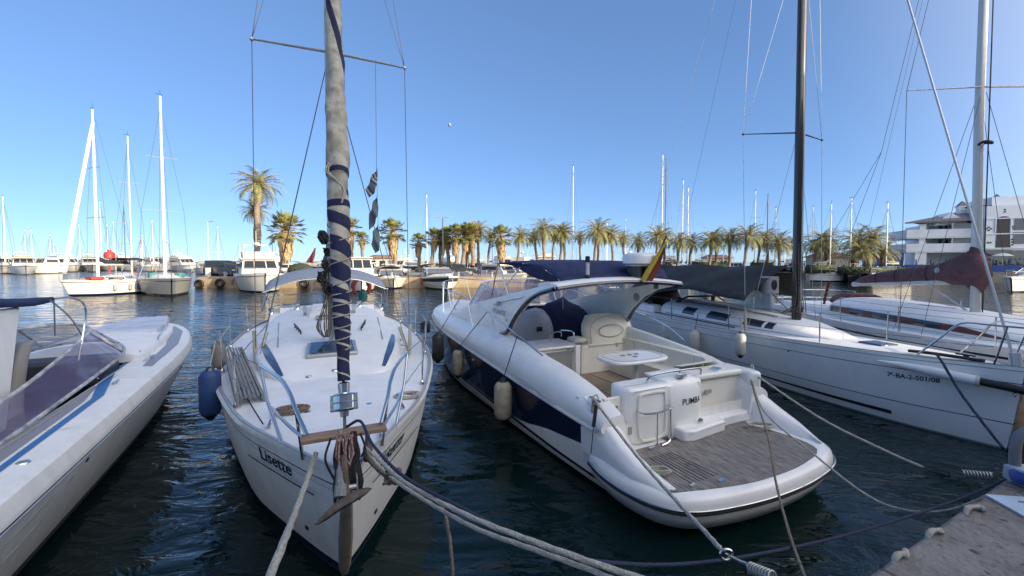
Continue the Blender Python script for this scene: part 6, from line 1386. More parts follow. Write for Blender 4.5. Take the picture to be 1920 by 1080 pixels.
# ================================================================= far boats
def px_world(x, y): return U(x, y, 0)
HGEL = mat('far_gelcoat', (.72, .69, .62), .4, var=.1, vscale=.8)
HWIN = mat('far_window', (.03, .035, .04), .15)
MASTM = mat('far_mast', (.70, .67, .60), .4, metal=.2)
MASTD = mat('far_mast_dark', (.05, .05, .055), .4)
def far_sail(bow, stern, beam, free, mast_px, mast_top, label, hullm=None, mastm=None, group='yachts moored at the far quay', genoa=None, cover=None, mr=.09, cabin=True, spread=1, boom=True, bimini=None, fend=0, wire=.012):
    """bow / stern = waterline pixels"""
    A, Bq = U(bow[0], bow[1], 0), U(stern[0], stern[1], 0); d = (Bq - A); L = d.length; ang = math.atan2(-d.x, d.y)
    F = Fr(A.x, A.y, math.degrees(ang)); e = boat_root('sailing_yacht', F, label, 'sailing yacht', group)
    b2 = beam/2; B = [(0, .05), (.1, b2*.4), (.25, b2*.78), (.5, b2), (.8, b2*.92), (1, b2*.75)]
    hm, P = hull_mesh(L, B, [(free, 1, -.5, 0), (free*.86, .99, -.38, 1), (free*.82, .985, -.35, 0), (.18, .9, 0, 1), (.06, .88, .05, 1), (-.3, .6, .4, 1)], n=16, sheer=[(0, 0), (.5, -.14), (1, -.08)])
    hull = hm.build('hull', [hullm or HGEL, NAVY if hullm is None else HWIN], e); deck_mesh(P, .02, .02, .08, n=14, nv=6).build('deck', HGEL, e)
    if cabin:
        b = MB(); rg = []
        for f, w_, h in ((.22, .25, .02), (.32, .5, .25), (.5, .62, .38), (.68, .62, .42), (.72, .6, .1)):
            wd = w_*b2; rg.append([(wd*x, f*L, free*.87 + h*z) for x, z in ((-1, -.3), (-.96, .5), (-.7, .95), (0, 1.1), (.7, .95), (.96, .5), (1, -.3))])
        b.loft(rg); cb = b.build('coachroof', HGEL, e)
        for s in (-1, 1): b = MB(); b.add([(s*(.6*b2), f*L, free*.87 + z) for f, z in ((.42, .10), (.66, .10), (.66, .27), (.45, .25))], [(0, 1, 2, 3)]); b.v = [(x + s*.035, y, z) for x, y, z in b.v]; b.build('window', HWIN, cb)
    if mast_px:
        ms = .42*L
        q = F.rs(mast_px, mast_top, ms); zt = q.z; x0 = 0 if abs(q.x) > b2 else q.x
        base = F.rs(mast_px, (bow[1] + stern[1])/2 - 25, ms); b = MB(); b.tube([(x0, ms, free), (x0, ms, zt*.6), (x0, ms, zt)], [mr, mr*.9, mr*.65], 8); m_ = b.build('mast', mastm or MASTM, e)
        b = MB(); b.tube([(x0, ms, zt), (x0, ms, zt + .5)], .015, 4); b.tube([(x0 - .3, ms, zt + .15), (x0 + .2, ms, zt + .1)], .02, 4); b.build('masthead', HWIN, m_)
        for k in range(spread):
            zz = zt*(.42 + .27*k); b = MB(); w_ = b2*.75*(1 - .25*k)
            b.tube([(x0 - w_, ms, zz), (x0 + w_, ms, zz)], .028, 5); b.build('spreader', mastm or GREYP, m_)
        b = MB()
        for s in (-1, 1): b.tube([(x0 + s*b2*.9, ms, free), (x0 + s*b2*.75, ms, zt*.42), (x0, ms, zt*.95)], wire, 4)
        b.tube([(0, L, free), (x0, ms, zt)], wire, 4); b.tube([(0, -.3, free), (x0, ms, zt*.97)], wire, 4); b.build('shroud', WIRE, e)
        if genoa: b = MB(); b.tube([(0, -.2, free + .5), (x0, ms, zt*genoa[0])], [genoa[1], genoa[1]*.7], 8); b.build('furled_genoa', genoa[2], e)
        if boom:
            b = MB(); b.tube([(x0, ms, free + 1.2), (x0, L*.88, free + 1.15)], .07, 6); bo = b.build('boom', mastm or MASTM, e)
            if cover: b = MB(); b.tube([(x0, ms + .1, free + 1.7), (x0, ms + .5, free + 1.42), (x0, L*.85, free + 1.32)], [.14, .2, .12], 8); b.build('sail_cover', cover, bo)
    if bimini: 
        b = MB(); b.grid(8, 4, lambda a, c: ((2*a - 1)*b2*.8, L*(.70 + .25*c), free + 1.75 - .2*abs(2*a - 1)**2)); bb = b.build('bimini', bimini, e, solid=.05)
        b = MB()
        for s in (-1, 1):
            for f in (.70, .95): b.tube([(s*b2*.8, L*f, free + 1.5), (s*b2*.8, L*.84, free)], .02, 4)
        b.build('bimini_frame', STEEL, bb)
    b = MB()
    b.tube([(-b2*.45, .4, free + .55), (0, -.55, free + .6), (b2*.45, .4, free + .55)], .02, 4)
    for x, y in ((-b2*.4, .4), (b2*.4, .4), (0, -.5)): b.tube([(x, y, free - .05), (x, y, free + .57)], .018, 4)
    for s in (-1, 1):
        b.tube([(s*interp(B, f)*.95, f*L, free + .5) for f in (.06, .25, .5, .75, 1)], .009, 4)
        for f in (.25, .5, .75, .98): b.tube([(s*interp(B, f)*.95, f*L, free*.85), (s*interp(B, f)*.95, f*L, free + .5)], .016, 4)
    b.build('pulpit', STEEL, e)
    for k in range(fend):
        f = .45 + .22*k
        for s in (1,): b = MB(); b.lathe([(.03, 0), (.11, .08), (.11, .5), (.03, .58)], (s*(interp(B, f) + .12), f*L, free*.25), n=10); b.build('side_fender', GREYP, e)
    gear(e, L, b2, free*.95, random.Random(label)); return e
GEAR = [mat('gear_navy', (.02, .04, .14), .8), mat('gear_red', (.35, .04, .03), .7), mat('gear_white', (.7, .68, .62), .6), mat('gear_grey', (.15, .15, .15), .7), mat('gear_tan', (.35, .24, .13), .8), mat('gear_teal', (.05, .2, .2), .7)]
def gear(e, L, b2, z, rs):
    for nm_ in rs.sample(('cushion', 'locker', 'sail_bag', 'dinghy_roll', 'seat', 'crate'), 3):
        x, y = rs.uniform(-.7, .7)*b2, rs.uniform(.2, .92)*L; b = MB(); s_ = (rs.uniform(.3, .9), rs.uniform(.3, 1.1), rs.uniform(.15, .4)); b.box((x, y, z + s_[2]/2), s_, rz=rs.uniform(0, 3)); b.build(nm_, rs.choice(GEAR), e, bevel=.05)
    b = MB(); x, y = rs.uniform(-.6, .6)*b2, rs.uniform(.6, .98)*L; b.tube([(x, y, z), (x + .1, y, z + rs.uniform(1.6, 3.2))], .018, 4); b.build('aerial', MASTM, e)
    for k in range(2):
        b = MB(); b.lathe([(.04, 0), (.14, .08), (.14, .55), (.04, .63)], (rs.choice((-1, 1))*(b2 + .1), rs.uniform(.3, .9)*L, z*.25), n=8); b.build('side_fender', rs.choice(GEAR[:4]), e)
def far_motor(bow, stern, beam, free, label, group='motor boats moored at the far quay', fly=False, cab=.5, canopy=None, band=None, hullm=None, ch=1.0, rail=True, tower=False):
    A, Bq = U(bow[0], bow[1], 0), U(stern[0], stern[1], 0); d = (Bq - A); L = d.length; ang = math.atan2(-d.x, d.y)
    F = Fr(A.x, A.y, math.degrees(ang)); e = boat_root('motor_boat', F, label, 'motor boat', group)
    b2 = beam/2; B = [(0, .06), (.08, b2*.45), (.2, b2*.8), (.4, b2), (1, b2*.94)]
    hm, P = hull_mesh(L, B, [(free, 1, -.7, 0), (free*.88, 1.0, -.6, 1), (free*(.60 if band else .84), .96, -.4, 0), (.14, .8, 0, 1), (-.3, .5, .3, 1)], n=16, sheer=[(0, .12), (.4, -.1), (1, -.2)])
    hm.build('hull', [hullm or HGEL, band or NAVY], e); deck_mesh(P, .02, .02, .12, n=14, nv=6).build('deck', HGEL, e)
    b = MB(); rg = []
    for f, w_, h in ((.12, .25, .03), (.26, .55, .3*ch), (.38, .72, .42*ch), (cab - .04, .74, .5*ch)): rg.append([(w_*b2*x, f*L, free*.85 + h*z) for x, z in ((-1, -.3), (-.95, .5), (-.6, .95), (0, 1.05), (.6, .95), (.95, .5), (1, -.3))])
    b.loft(rg); b.build('foredeck_cabin', HGEL, e)
    z0 = free*.85 + .45*ch; hh = 1.15*ch if not canopy else .55
    b = MB(); rg = []
    for f, z in ((cab - .12, z0), (cab, z0 + hh)): rg.append([(x*b2*.74*(1 - .1*(f == cab)), f*L, z) for x in (-1, -.5, 0, .5, 1)])
    fr = [(-.74*b2, (cab - .12)*L, z0), (.74*b2, (cab - .12)*L, z0), (.66*b2, cab*L, z0 + hh), (-.66*b2, cab*L, z0 + hh)]
    if not canopy:
        b = MB(); top = z0 + hh; b.loft([[(x*b2*.74, y*L, z0 - .5) for x, y in ((-1, cab - .12), (1, cab - .12), (1, .9), (-1, .9))], [(x*b2*.74, y*L, z0) for x, y in ((-1, cab - .12), (1, cab - .12), (1, .9), (-1, .9))], [(x*b2*.66, y*L, top) for x, y in ((-1, cab), (1, cab), (1, .88), (-1, .88))]]); hs = b.build('cabin', HGEL, e)
        n = Vector((0, -1, .6)).normalized()*.02
        for x0, x1 in ((-.9, -.36), (-.3, .3), (.36, .9)):
            b = MB(); q = []
            for xx, t in ((x0, .22), (x1, .22), (x1, .85), (x0, .85)): y = (cab - .12 + .12*t)*L; z = z0 + hh*t; q.append(Vector((xx*b2*(.74 - .08*t), y, z)) + n)
            b.add(q, [(0, 1, 2, 3)]); b.build('window', HWIN, hs)
        for s in (-1, 1):
            b = MB(); b.add([(s*(b2*(.74 - .08*t) + .02), f*L, z0 + hh*t) for f, t in ((cab + .02, .25), (.85, .25), (.85, .8), (cab + .03, .8))], [(0, 1, 2, 3)]); b.build('window', HWIN, hs)
        b = MB(); b.box((0, (cab + .88)/2*L, top + .05), (b2*1.5, (.96 - cab)*L, .1)); b.build('roof', HGEL, hs)
        if fly:
            b = MB(); b.loft([[(x*b2*.62, y*L, top + .1) for x, y in ((-1, cab + .06), (1, cab + .06), (1, .85), (-1, .85))], [(x*b2*.66, y*L, top + .75) for x, y in ((-1, cab + .03), (1, cab + .03), (1, .85), (-1, .85))]]); b.build('flybridge', HGEL, hs)
            b = MB(); b.tube([(-b2*.6, .7*L, top + .7), (-b2*.5, .75*L, top + 1.5), (b2*.5, .75*L, top + 1.5), (b2*.6, .7*L, top + .7)], .05, 5); b.tube([(0, .75*L, top + 1.5), (0, .75*L, top + 3)], .03, 4); b.box((0, .72*L, top + 1.65), (.5, .5, .2)); b.build('radar_mast', MASTM, hs)
    else:
        b = MB(); b.add(fr, [(0, 1, 2, 3)]); b.add([fr[1], (.74*b2, (cab + .15)*L, z0), fr[2]], [(0, 1, 2)]); b.add([fr[0], (-.74*b2, (cab + .15)*L, z0), fr[3]], [(0, 1, 2)]); ws = b.build('windshield', mat('far_glass', (.12, .13, .16), .08), e)
        b = MB(); b.tube([fr[0], fr[3], fr[2], fr[1]], .035, 5); b.build('frame', HGEL, ws)
        b = MB(); b.box((0, .72*L, free*.95), (b2*1.5, .4*L, .3)); b.build('cockpit', HGEL, e)
        b = MB(); b.grid(8, 4, lambda a, c: ((2*a - 1)*b2*.82, L*(cab + .02 + .4*c), z0 + hh + .45 - .25*abs(2*a - 1)**2)); cn = b.build('canopy', canopy, e, solid=.06)
        b = MB()
        for s in (-1, 1):
            for f in (.02, .4): b.tube([(s*b2*.82, L*(cab + f), z0 + hh + .2), (s*b2*.8, L*(cab + .2), free*.9)], .025, 4)
        b.build('canopy_frame', STEEL, cn)
    if rail:
        b = MB()
        for s in (-1, 1):
            b.tube([(s*interp(B, f)*.92, f*L - .4*(f < .1), free + .6) for f in (0, .1, .25, .45)], .02, 4)
            for f in (0.02, .12, .25, .45): b.tube([(s*interp(B, f)*.92, f*L, free*.9), (s*interp(B, f)*.92, f*L, free + .6)], .016, 4)
        b.build('bow_rail', STEEL, e)
    gear(e, L, b2, free*.9, random.Random(label)); return e
BLKC = mat('black_canvas', (.02, .02, .024), .85); GRYC = mat('stone_canvas', (.3, .27, .22), .9); BLUC = mat('blue_canvas', (.02, .05, .18), .85)
GREYH = mat('grey_hull', (.27, .27, .26), .45, var=.15, vscale=.6)
WHITEG = mat('white_sailcloth', (.7, .67, .6), .85)
far_sail((128, 556), (262, 548), 3.3, 1.35, 173, 205, 'white sailing yacht with very tall mast and thick white furled genoa at far left', genoa=(.93, .16, WHITEG), spread=2, bimini=BLKC, cover=BLKC, fend=2, mr=.12)
far_sail((322, 556), (300, 540), 3.9, 1.45, 300, 180, 'grey hulled yacht bow-on with tall white mast', hullm=GREYH, spread=2, cover=GRYC, mr=.14, bimini=GRYC)
far_sail((246, 540), (225, 530), 3.0, 1.2, 239, 255, 'white yacht squeezed between the tall masted yacht and the grey one', spread=2, cover=BLUC, mr=.10)
far_motor((497, 549), (478, 537), 4.2, 1.65, 'white flybridge fishing cruiser moored bow-on left of the near sloop mast', fly=True, cab=.42)
far_motor((678, 548), (662, 536), 3.8, 1.6, 'white cabin cruiser right behind the striped furled sail', cab=.4, ch=1.1)
far_motor((738, 542), (728, 533), 3.3, 1.0, 'low open white motor boat with rails beside the black topped cruiser', canopy=GRYC, cab=.5)
far_motor((838, 544), (806, 533), 3.7, 1.25, 'white sports cruiser with black canopy top moored bow-on', canopy=BLKC, cab=.46, band=BLKC)
far_motor((884, 530), (870, 525), 3.0, 1.0, 'dark hulled small boat next to the black topped cruiser', canopy=BLKC, hullm=BLKC, cab=.5)
far_motor((985, 531), (905, 527), 3.4, 1.2, 'long white motor boat seen side-on left of the cruiser windshield', cab=.45, ch=.8)
far_motor((955, 518), (935, 514), 4.0, 1.8, 'white motor yacht with dark flybridge top behind the navy bimini', fly=True, cab=.4)
far_motor((1075, 524), (1090, 517), 4.2, 1.5, 'white motor boat behind the cruiser radar arch', cab=.4)
far_motor((1255, 522), (1235, 516), 3.8, 1.3, 'white motor boat with red trim between arch and dark awning', cab=.45, band=mat('red_trim', (.4, .03, .03), .5))
far_sail((1585, 528), (1515, 527), 3.0, 1.2, 1571, 378, 'white yacht side-on right of the black mast', cover=GRYC, mr=.08)
far_sail((1590, 529), (1628, 526), 3.2, 1.3, 1597, 372, 'black hulled yacht beyond the boom with maroon cover', hullm=mat('black_hull', (.03, .03, .035), .4), cover=BLKC, mr=.08)
far_sail((1636, 531), (1690, 527), 3.2, 1.3, 1618, 385, 'white yacht moored in front of the blue quayside fence', cover=GRYC, mr=.08)
far_motor((1897, 549), (1990, 535), 3.4, 1.3, 'white open motor boat cut off by the right picture edge', canopy=GRYC, cab=.5)
# rows of boats seen between the palms and beyond the awnings
mids = [(1060, 312, 1075), (1190, 290, 1243), (1240, 300, 1249), (1290, 338, 1281), (1300, 352, 1291), (1400, 358, 1417), (1432, 366, 1440), (1465, 390, 1455), (1530, 388, 1525), (800, 365, 800)]
for i, (x, ty, mx) in enumerate(mids):
    yb = 521 if i < 9 else 517; x = mx
    lab = ['yacht with tall white mast rising above the navy bimini', 'yacht whose tall mast stands left of the cruiser flag, the left of a close pair', 'yacht with dark mast, the right of a close pair above the flag', 'yacht with tall mast above the left end of the dark awning', 'yacht with slightly shorter mast just right of the one above the awning end', 'yacht with thin mast left of the racing sloop spreader line', 'yacht with dark mast between the sloop shroud and the black mast', 'small yacht with short mast just left of the black mast', 'yacht with short mast just right of the black mast', 'yacht with plain white mast left of the double lamp post'][i]
    far_sail((x + 6, yb), (x - 4, yb - 3), 3.2, 1.3, mx, ty, lab, mastm=MASTD if i in (2, 6) else None, mr=.085, cover=[BLUC, GRYC, BLKC][i % 3], spread=1 + i % 2, wire=.016, group='yachts along the far pontoon')
random.seed(21)
for i, (x, y) in enumerate(((1010, 517), (1125, 518), (1160, 517), (1320, 517), (1355, 518), (1378, 516), (1490, 517), (690, 516))):
    lab = ['white motor boat in the far row below the first palms of the long row', 'white motor boat in the far row behind the cruiser aerial', 'white motor boat in the far row left of the radar dome', 'white motor boat beyond the left part of the dark awning', 'white motor boat beyond the middle of the dark awning', 'white motor boat beyond the dark awning, nearest its middle right', 'white motor boat immediately left of the black mast', 'white motor boat on the far quay right of the striped furled sail'][i]
    far_motor((x + 8, y + 3), (x - 8, y), 3.4, 1.2, lab, fly=i % 3 == 0, cab=.42, ch=.9, group='motor boats along the far pontoon', rail=False)
# distant fleet at left
L_ = [(15, 512, 5, 368, 's'), (-60, 511, -40, 300, 's'), (60, 508, 58, 430, 's'), (105, 507, 100, 455, 's'), (45, 513, 0, 0, 'm'), (85, 513, 0, 0, 'm'), (120, 509, 0, 0, 'm'), (0, 511, 0, 0, 'm'), (-30, 510, 0, 0, 'm'), (215, 506, 212, 415, 's'), (238, 507, 232, 388, 'd'), (200, 507, 187, 378, 's'), (152, 506, 148, 420, 's'), (270, 508, 266, 440, 's'), (292, 508, 285, 412, 's'), (345, 508, 0, 0, 'm'), (170, 508, 0, 0, 'm')]
nm = ['yacht with thick white mast at the left picture edge of the distant fleet', 'yacht of the distant fleet just outside the left picture edge', 'small masted yacht in the distant fleet left of the tall furled genoa', 'distant small yacht closest to the left of the tall furled genoa', 'white motor yacht in the distant fleet, third from the left edge', 'white motor yacht in the distant fleet, fourth from the left edge', 'white motor yacht in the distant fleet just left of the tall masted yacht', 'white motor yacht of the distant fleet at the left picture edge', 'white motor yacht of the distant fleet cut by the left picture edge', 'distant yacht with thin mast right of the tall masted yacht', 'distant yacht with short black mast', 'distant yacht with slightly leaning white mast right of the tallest', 'distant yacht with mast just left of the tallest mast', 'distant yacht with the lowest mast before the grey yacht', 'distant yacht with mast just left of the grey yacht mast', 'white motor yacht with dark top behind the grey yacht', 'distant white motor yacht behind the tall masted yacht']
for i, (x, y, mx, ty, k) in enumerate(L_):
    if k == 'm': far_motor(*[((x + 22, y + 1), (x - 20, y - 1)), ((x + 4, y + 2), (x - 6, y - 3)), ((x - 26, y), (x + 24, y - 1))][i % 3], 4.5, 1.9, nm[i], fly=i % 2 == 0 or i == 15, cab=.4, ch=1.2, group='distant fleet at far left', rail=False)
    else: far_sail((x + 14, y + 1), (x - 10, y - 1), 3.8, 1.5, mx, ty, nm[i], mastm=MASTD if k == 'd' else None, mr=.15 if i == 0 else .10, cover=[BLUC, BLKC, GRYC][i % 3], wire=.02, group='distant fleet at far left')
random.seed(77)
for i in range(20):
    x = 395 + i*66 + random.uniform(-22, 22); ty = random.uniform(405, 462)
    if 560 < x < 720: continue
    far_sail((x + 12, 508), (x - 8, 507), 3.6, 1.4, x, ty, 'distant yacht showing a thin mast behind the palms, %s from the left' % ORD[i], mastm=[MASTM, MASTM, MASTD][i % 3], mr=.09, cover=[BLUC, BLKC, GRYC][i % 3], wire=.02, group='distant yachts behind the palms')
for i in range(22):
    x = 385 + i*58 + random.uniform(-20, 20); y = random.uniform(512.5, 516)
    l = 'boat of the second row behind the far pontoon, %s from the left' % ORD[i]; k = random.randrange(3); dx = random.choice((-16, 14, 5))
    far_motor((x + dx, y + 1.5), (x - dx, y - .5), random.uniform(3, 4.2), random.uniform(1.1, 1.8), l, fly=k == 0, cab=random.uniform(.38, .5), canopy=[None, GRYC, BLUC][k], ch=random.uniform(.9, 1.3), group='second row of boats', hullm=random.choice((None, None, None, BLKC, GREYH)), rail=False)
for i in range(14):
    x = -10 + i*27 + random.uniform(-8, 8); y = random.uniform(504.5, 507.5); l = 'boat in the back row of the distant fleet at left, %s from the left' % ORD[i]
    if i % 2: far_motor((x + 14, y + .6), (x - 12, y - .4), 4.2, random.uniform(1.5, 2.4), l, fly=i % 4 == 1, cab=.42, ch=1.4, group='back row of the distant fleet', rail=False)
    else: far_sail((x + 9, y + .6), (x - 7, y - .4), 3.6, 1.5, x, random.uniform(405, 455), l, mr=.12, cover=[BLUC, BLKC, GRYC][i % 3], wire=.025, group='back row of the distant fleet')
ex = [(352, 512, 0), (405, 536, 1), (432, 538, 2), (586, 535, 0), (618, 537, 1), (715, 527, 2), (760, 528, 0), (790, 524, 1), (862, 538, 2), (925, 533, 0), (958, 531, 1), (1015, 529, 2), (1045, 527, 0), (1100, 526, 1), (1140, 525, 2), (1285, 524, 0), (1345, 524, 1), (1410, 522, 2), (1440, 523, 0), (1470, 521, 1), (1540, 520, 2)]
exl = ['tiny white launch at the left end of the far quay', 'small open boat tied under the grey van', 'small dark tender beside the flybridge fishing cruiser', 'small white boat right of the flybridge fishing cruiser', 'small white boat just left of the striped furled sail', 'small cuddy boat behind the horseshoe lifebuoy', 'low white runabout left of the black topped cruiser', 'white runabout partly hidden by the black topped cruiser', 'dark rigid boat right of the black topped cruiser', 'white open launch left of the navy bimini', 'white launch below the golden palm with wide skirt', 'white launch under the front of the navy bimini', 'dark trimmed launch under the middle of the navy bimini', 'small boat glimpsed under the rear of the navy bimini', 'small boat glimpsed beside the cruiser aerial', 'small boat glimpsed right of the ensign', 'small boat glimpsed under the dark awning, left one', 'small boat glimpsed under the dark awning, middle one', 'small boat glimpsed under the dark awning, right one', 'small boat just left of the black mast', 'small boat just right of the black mast']
for (x, y, t), l in zip(ex, exl):
    far_motor(*[((x + 5, y), (x - 5, y - 8)), ((x - 16, y), (x + 14, y - 2)), ((x - 3, y), (x + 7, y - 7))][t], 2.6, .85, l, canopy=[GRYC, BLKC, BLUC][(x + t) % 3], cab=.48, ch=.8, group='small boats along the far quay', hullm=BLKC if t == 2 and x % 2 == 0 else None, rail=t != 1)
b = MB(); c = UD(205, 476, 60); b.lathe([(.35, 0), (.62, .1), (.62, .7), (.45, .95), (.25, 1.0), (.22, 1.3)], c - Vector((0, 0, .7)), n=12); b.tube([c - Vector((0, 0, 3.2)), c], .10, 8); one('channel_marker', b, mat('signal_red', (.55, .03, .02), .5), 'red harbour marker standing behind the tall masted yacht', 'channel marker')

# ================================================================= cars, lamps, kiosks
def wheel(e, x, y, r=.33):
    b = MB(); b.lathe([(r*.9, -.1), (r, -.08), (r, .08), (r*.9, .1)], (x, y, r), (1, 0, 0), 18); w_ = b.build('wheel', BLACK, e)
    b = MB(); b.lathe([(r*.6, -.11), (r*.62, .115)], (x, y, r), (1, 0, 0), 14); b.build('rim', ALU, w_)
def car(px, py, D, rot, prof, roof, W, m, label, cat):
    """prof = body side outline (y, z), roof = greenhouse outline"""
    c = UD(px, py, D); e = empty('parked_car', (c.x, c.y, 1.1), R(rot)); tag(e, label, cat, 'vehicles parked on the far quay')
    b = MB(); h = W/2
    b.loft([[(x, y, z) for y, z in prof] for x in (-h, -h*.96, h*.96, h)]); b.build('body', m, e, bevel=.06)
    b = MB(); b.loft([[(x, y*(1 if abs(x) > .5 else 1), z) for y, z in roof] for x in (-h*.86, h*.86)]); b.build('roof', m, e, bevel=.05)
    y0, y1 = min(p[0] for p in roof) + .35, max(p[0] for p in roof) - .35; z0, z1 = min(p[1] for p in roof) + .06, max(p[1] for p in roof) - .12; ym = (y0 + y1)/2
    for s in (-1, 1):
        for a, c2 in ((y0, ym - .06), (ym + .06, y1)):
            b = MB(); b.add([(s*(h*.86 + .012), a, z0), (s*(h*.86 + .012), c2, z0), (s*(h*.86 + .012), c2 - (.1 if c2 == y1 else 0), z1), (s*(h*.86 + .012), a + (.1 if a == y0 else 0), z1)], [(0, 1, 2, 3)]); b.build('window', HWIN, e)
    ys = [p[0] for p in prof]; a, c2 = min(ys), max(ys)
    for s in (-1, 1):
        wheel(e, s*(h - .08), a + .75); wheel(e, s*(h - .08), c2 - .75)
        b = MB(); b.box((s*h*.75, a - .01, .72), (.3, .04, .14)); b.build('headlight', mat('lamp_lens', (.45, .47, .5), .2), e)
        b = MB(); b.box((s*h*.8, c2 + .01, .85), (.14, .04, .25)); b.build('tail_light', RED, e)
DG = mat('dark_car_paint', (.035, .038, .045), .25, coat=.6); WC = mat('white_car_paint', (.65, .64, .6), .3, coat=.4)
van = [(-2.1, .3), (-2.12, .75), (-1.9, .98), (-1.3, 1.08), (2.05, 1.1), (2.1, .3)]; vr = [(-1.25, 1.05), (-.55, 1.72), (.2, 1.82), (1.95, 1.8), (2.06, 1.05)]
cc = [(-2.0, .3), (-2.05, .7), (-1.1, .9), (1.9, .95), (2.0, .75), (1.98, .3)]; cr_ = [(-1.0, .88), (-.35, 1.38), (.9, 1.42), (1.7, .93)]
car(420, 490, 48, 75, van, vr, 1.8, DG, 'dark grey van parked at the left end of the far quay', 'van')
car(463, 490, 51, 80, cc, cr_, 1.75, DG, 'dark car parked right behind the grey van', 'car')
car(553, 490, 50, 88, cc, cr_, 1.75, WC, 'white car parked between the fishing cruiser and the near mast', 'car')
car(735, 490, 50, 90, cc, cr_, 1.75, WC, 'white car parked behind the low open motor boat', 'car')
car(862, 490, 50, 95, cc, cr_, 1.75, DG, 'dark car parked at the foot of the golden palm clump', 'car')
car(1000, 490, 60, 90, van, vr, 1.8, WC, 'white van parked beyond the navy bimini', 'van')
b = MB(); c = UD(563, 490, 47); b.sphere((c.x, c.y, 1.75), 1.15, 14, sc3=(1.25, .8, .75)); one('boat_cover', b, mat('dark_green_cover', (.04, .055, .03), .9, var=.5, bump=1, bscale=3), 'rounded dark green covered dinghy on the far quay beside the white car', 'covered dinghy')
b = MB(); c = UD(390, 502, 47); b.box((c.x, c.y, 1.55), (.35, .35, .9)); b.box((c.x, c.y, 2.03), (.4, .4, .08)); one('service_post', b, HGEL, 'short white service post in front of the grey van', 'service post')
def lamp(px, ty, D, label, heads=1):
    t = UD(px, ty, D); e = empty('lamp_post', (t.x, t.y, 1.1)); tag(e, label, 'lamp post', 'lamp posts'); h = t.z - 1.1
    b = MB(); b.tube([(0, 0, 0), (0, 0, h*.5), (0, 0, h)], [.11, .09, .06], 8); b.build('pole', MASTM if heads == 1 else MASTD, e)
    for s in ((-1, 1) if heads == 2 else (1,)):
        b = MB(); b.tube([(0, 0, h - .1), (s*.5, 0, h + .1)], .035, 5); b.box((s*.65, 0, h + .1), (.5, .25, .16)); b.build('lamp_head', GREYP, e)
lamp(389, 416, 60, 'white street lamp left of the tall date palms'); lamp(830, 408, 56, 'dark double headed street lamp in the centre palm clump', 2)
lamp(1138, 418, 90, 'street lamp between the palms beyond the cruiser aerial'); lamp(1357, 440, 88, 'street lamp beyond the dark awning among the palms')
# signal flag / ensign of far boat
flag(0, [(592, 464), (590, 480), (587, 493), (574, 492), (581, 480), (589, 466)], 30, mat('dark_red_cloth', (.12, .02, .03), .9), 'dark red triangular flag left of the striped furled sail', 'ensign')
HEDG = mat('hedge_leaves', (.06, .075, .03), .8, var=.5, vscale=3)
def hedge(x0, x1, D, z1, label, seed):
    random.seed(seed); a, c = UD(x0, 490, D), UD(x1, 490, D); b = MB()
    for i in range(int((c.x - a.x)*70)):
        t = random.random(); p = Vector((a.x + (c.x - a.x)*t, a.y + random.uniform(-.8, .8), 1.1 + random.random()*(z1 - 1.1)*(.75 + .25*math.sin(t*23 + seed))))
        v = [Vector((random.uniform(-.2, .2), random.uniform(-.2, .2), random.uniform(-.2, .2))) for _ in range(3)]; b.add([p + q for q in v], [(0, 1, 2)])
    b.box(((a.x + c.x)/2, a.y, 1.1 + (z1 - 1.1)*.4), (c.x - a.x, 1.0, (z1 - 1.1)*.8)); return one('hedge', b, HEDG, label, 'hedge', 'hedges on the promenade', sharp=180, fixn=False)
hedge(900, 960, 58, 2.2, 'low hedge right of the golden palm clump', 1); hedge(1300, 1365, 66, 3.1, 'clipped bushes beyond the dark awning', 2); hedge(1410, 1445, 66, 3.0, 'dark bushes just left of the black mast', 3); hedge(1515, 1560, 58, 2.6, 'dark hedge right of the black mast', 4); hedge(1575, 1690, 56, 2.3, 'long dark hedge below the leafy palms near the white building', 5)
hedge(600, 720, 62, 2.0, 'low hedge behind the near sloop mast', 6); hedge(1100, 1230, 70, 2.2, 'hedge behind the radar dome', 7)
def kiosk(x0, x1, D, h, label, m, rm):
    a, c = UD(x0, 490, D), UD(x1, 490, D); w_ = c.x - a.x; e = empty('kiosk', ((a.x + c.x)/2, a.y, 1.1)); tag(e, label, 'kiosk', 'low buildings on the promenade')
    b = MB(); b.box((0, 2, h/2), (w_, 4, h)); b.build('wall', m, e)
    b = MB(); b.loft([[(x*(w_/2 + .5), 2 + y*2.5, h) for x, y in ((-1, -1), (1, -1), (1, 1), (-1, 1))], [(x*(w_/2 - .8), 2 + y*.6, h + .8) for x, y in ((-1, -1), (1, -1), (1, 1), (-1, 1))]]); b.build('roof', rm, e)
    for i in range(max(2, int(w_/2.2))):
        b = MB(); b.box((-w_/2 + 1.1 + i*2.2, -.01, 1.3), (1.3, .05, 1.1)); b.build('window', HWIN, e)
TRF = mat('clay_roof', (.30, .17, .11), .9, var=.3); WHW = mat('white_wall', (.62, .58, .5), .8, var=.1)
kiosk(1545, 1600, 64, 2.3, 'low kiosk with brown roof between the palms right of the black mast', WHW, TRF); kiosk(1010, 1040, 90, 2.6, 'small white pavilion behind the navy bimini', WHW, WHW); kiosk(1330, 1372, 92, 2.4, 'low pavilion beyond the dark awning', WHW, TRF); kiosk(690, 735, 95, 2.4, 'white pavilion behind the lone thick fan palm', WHW, TRF)
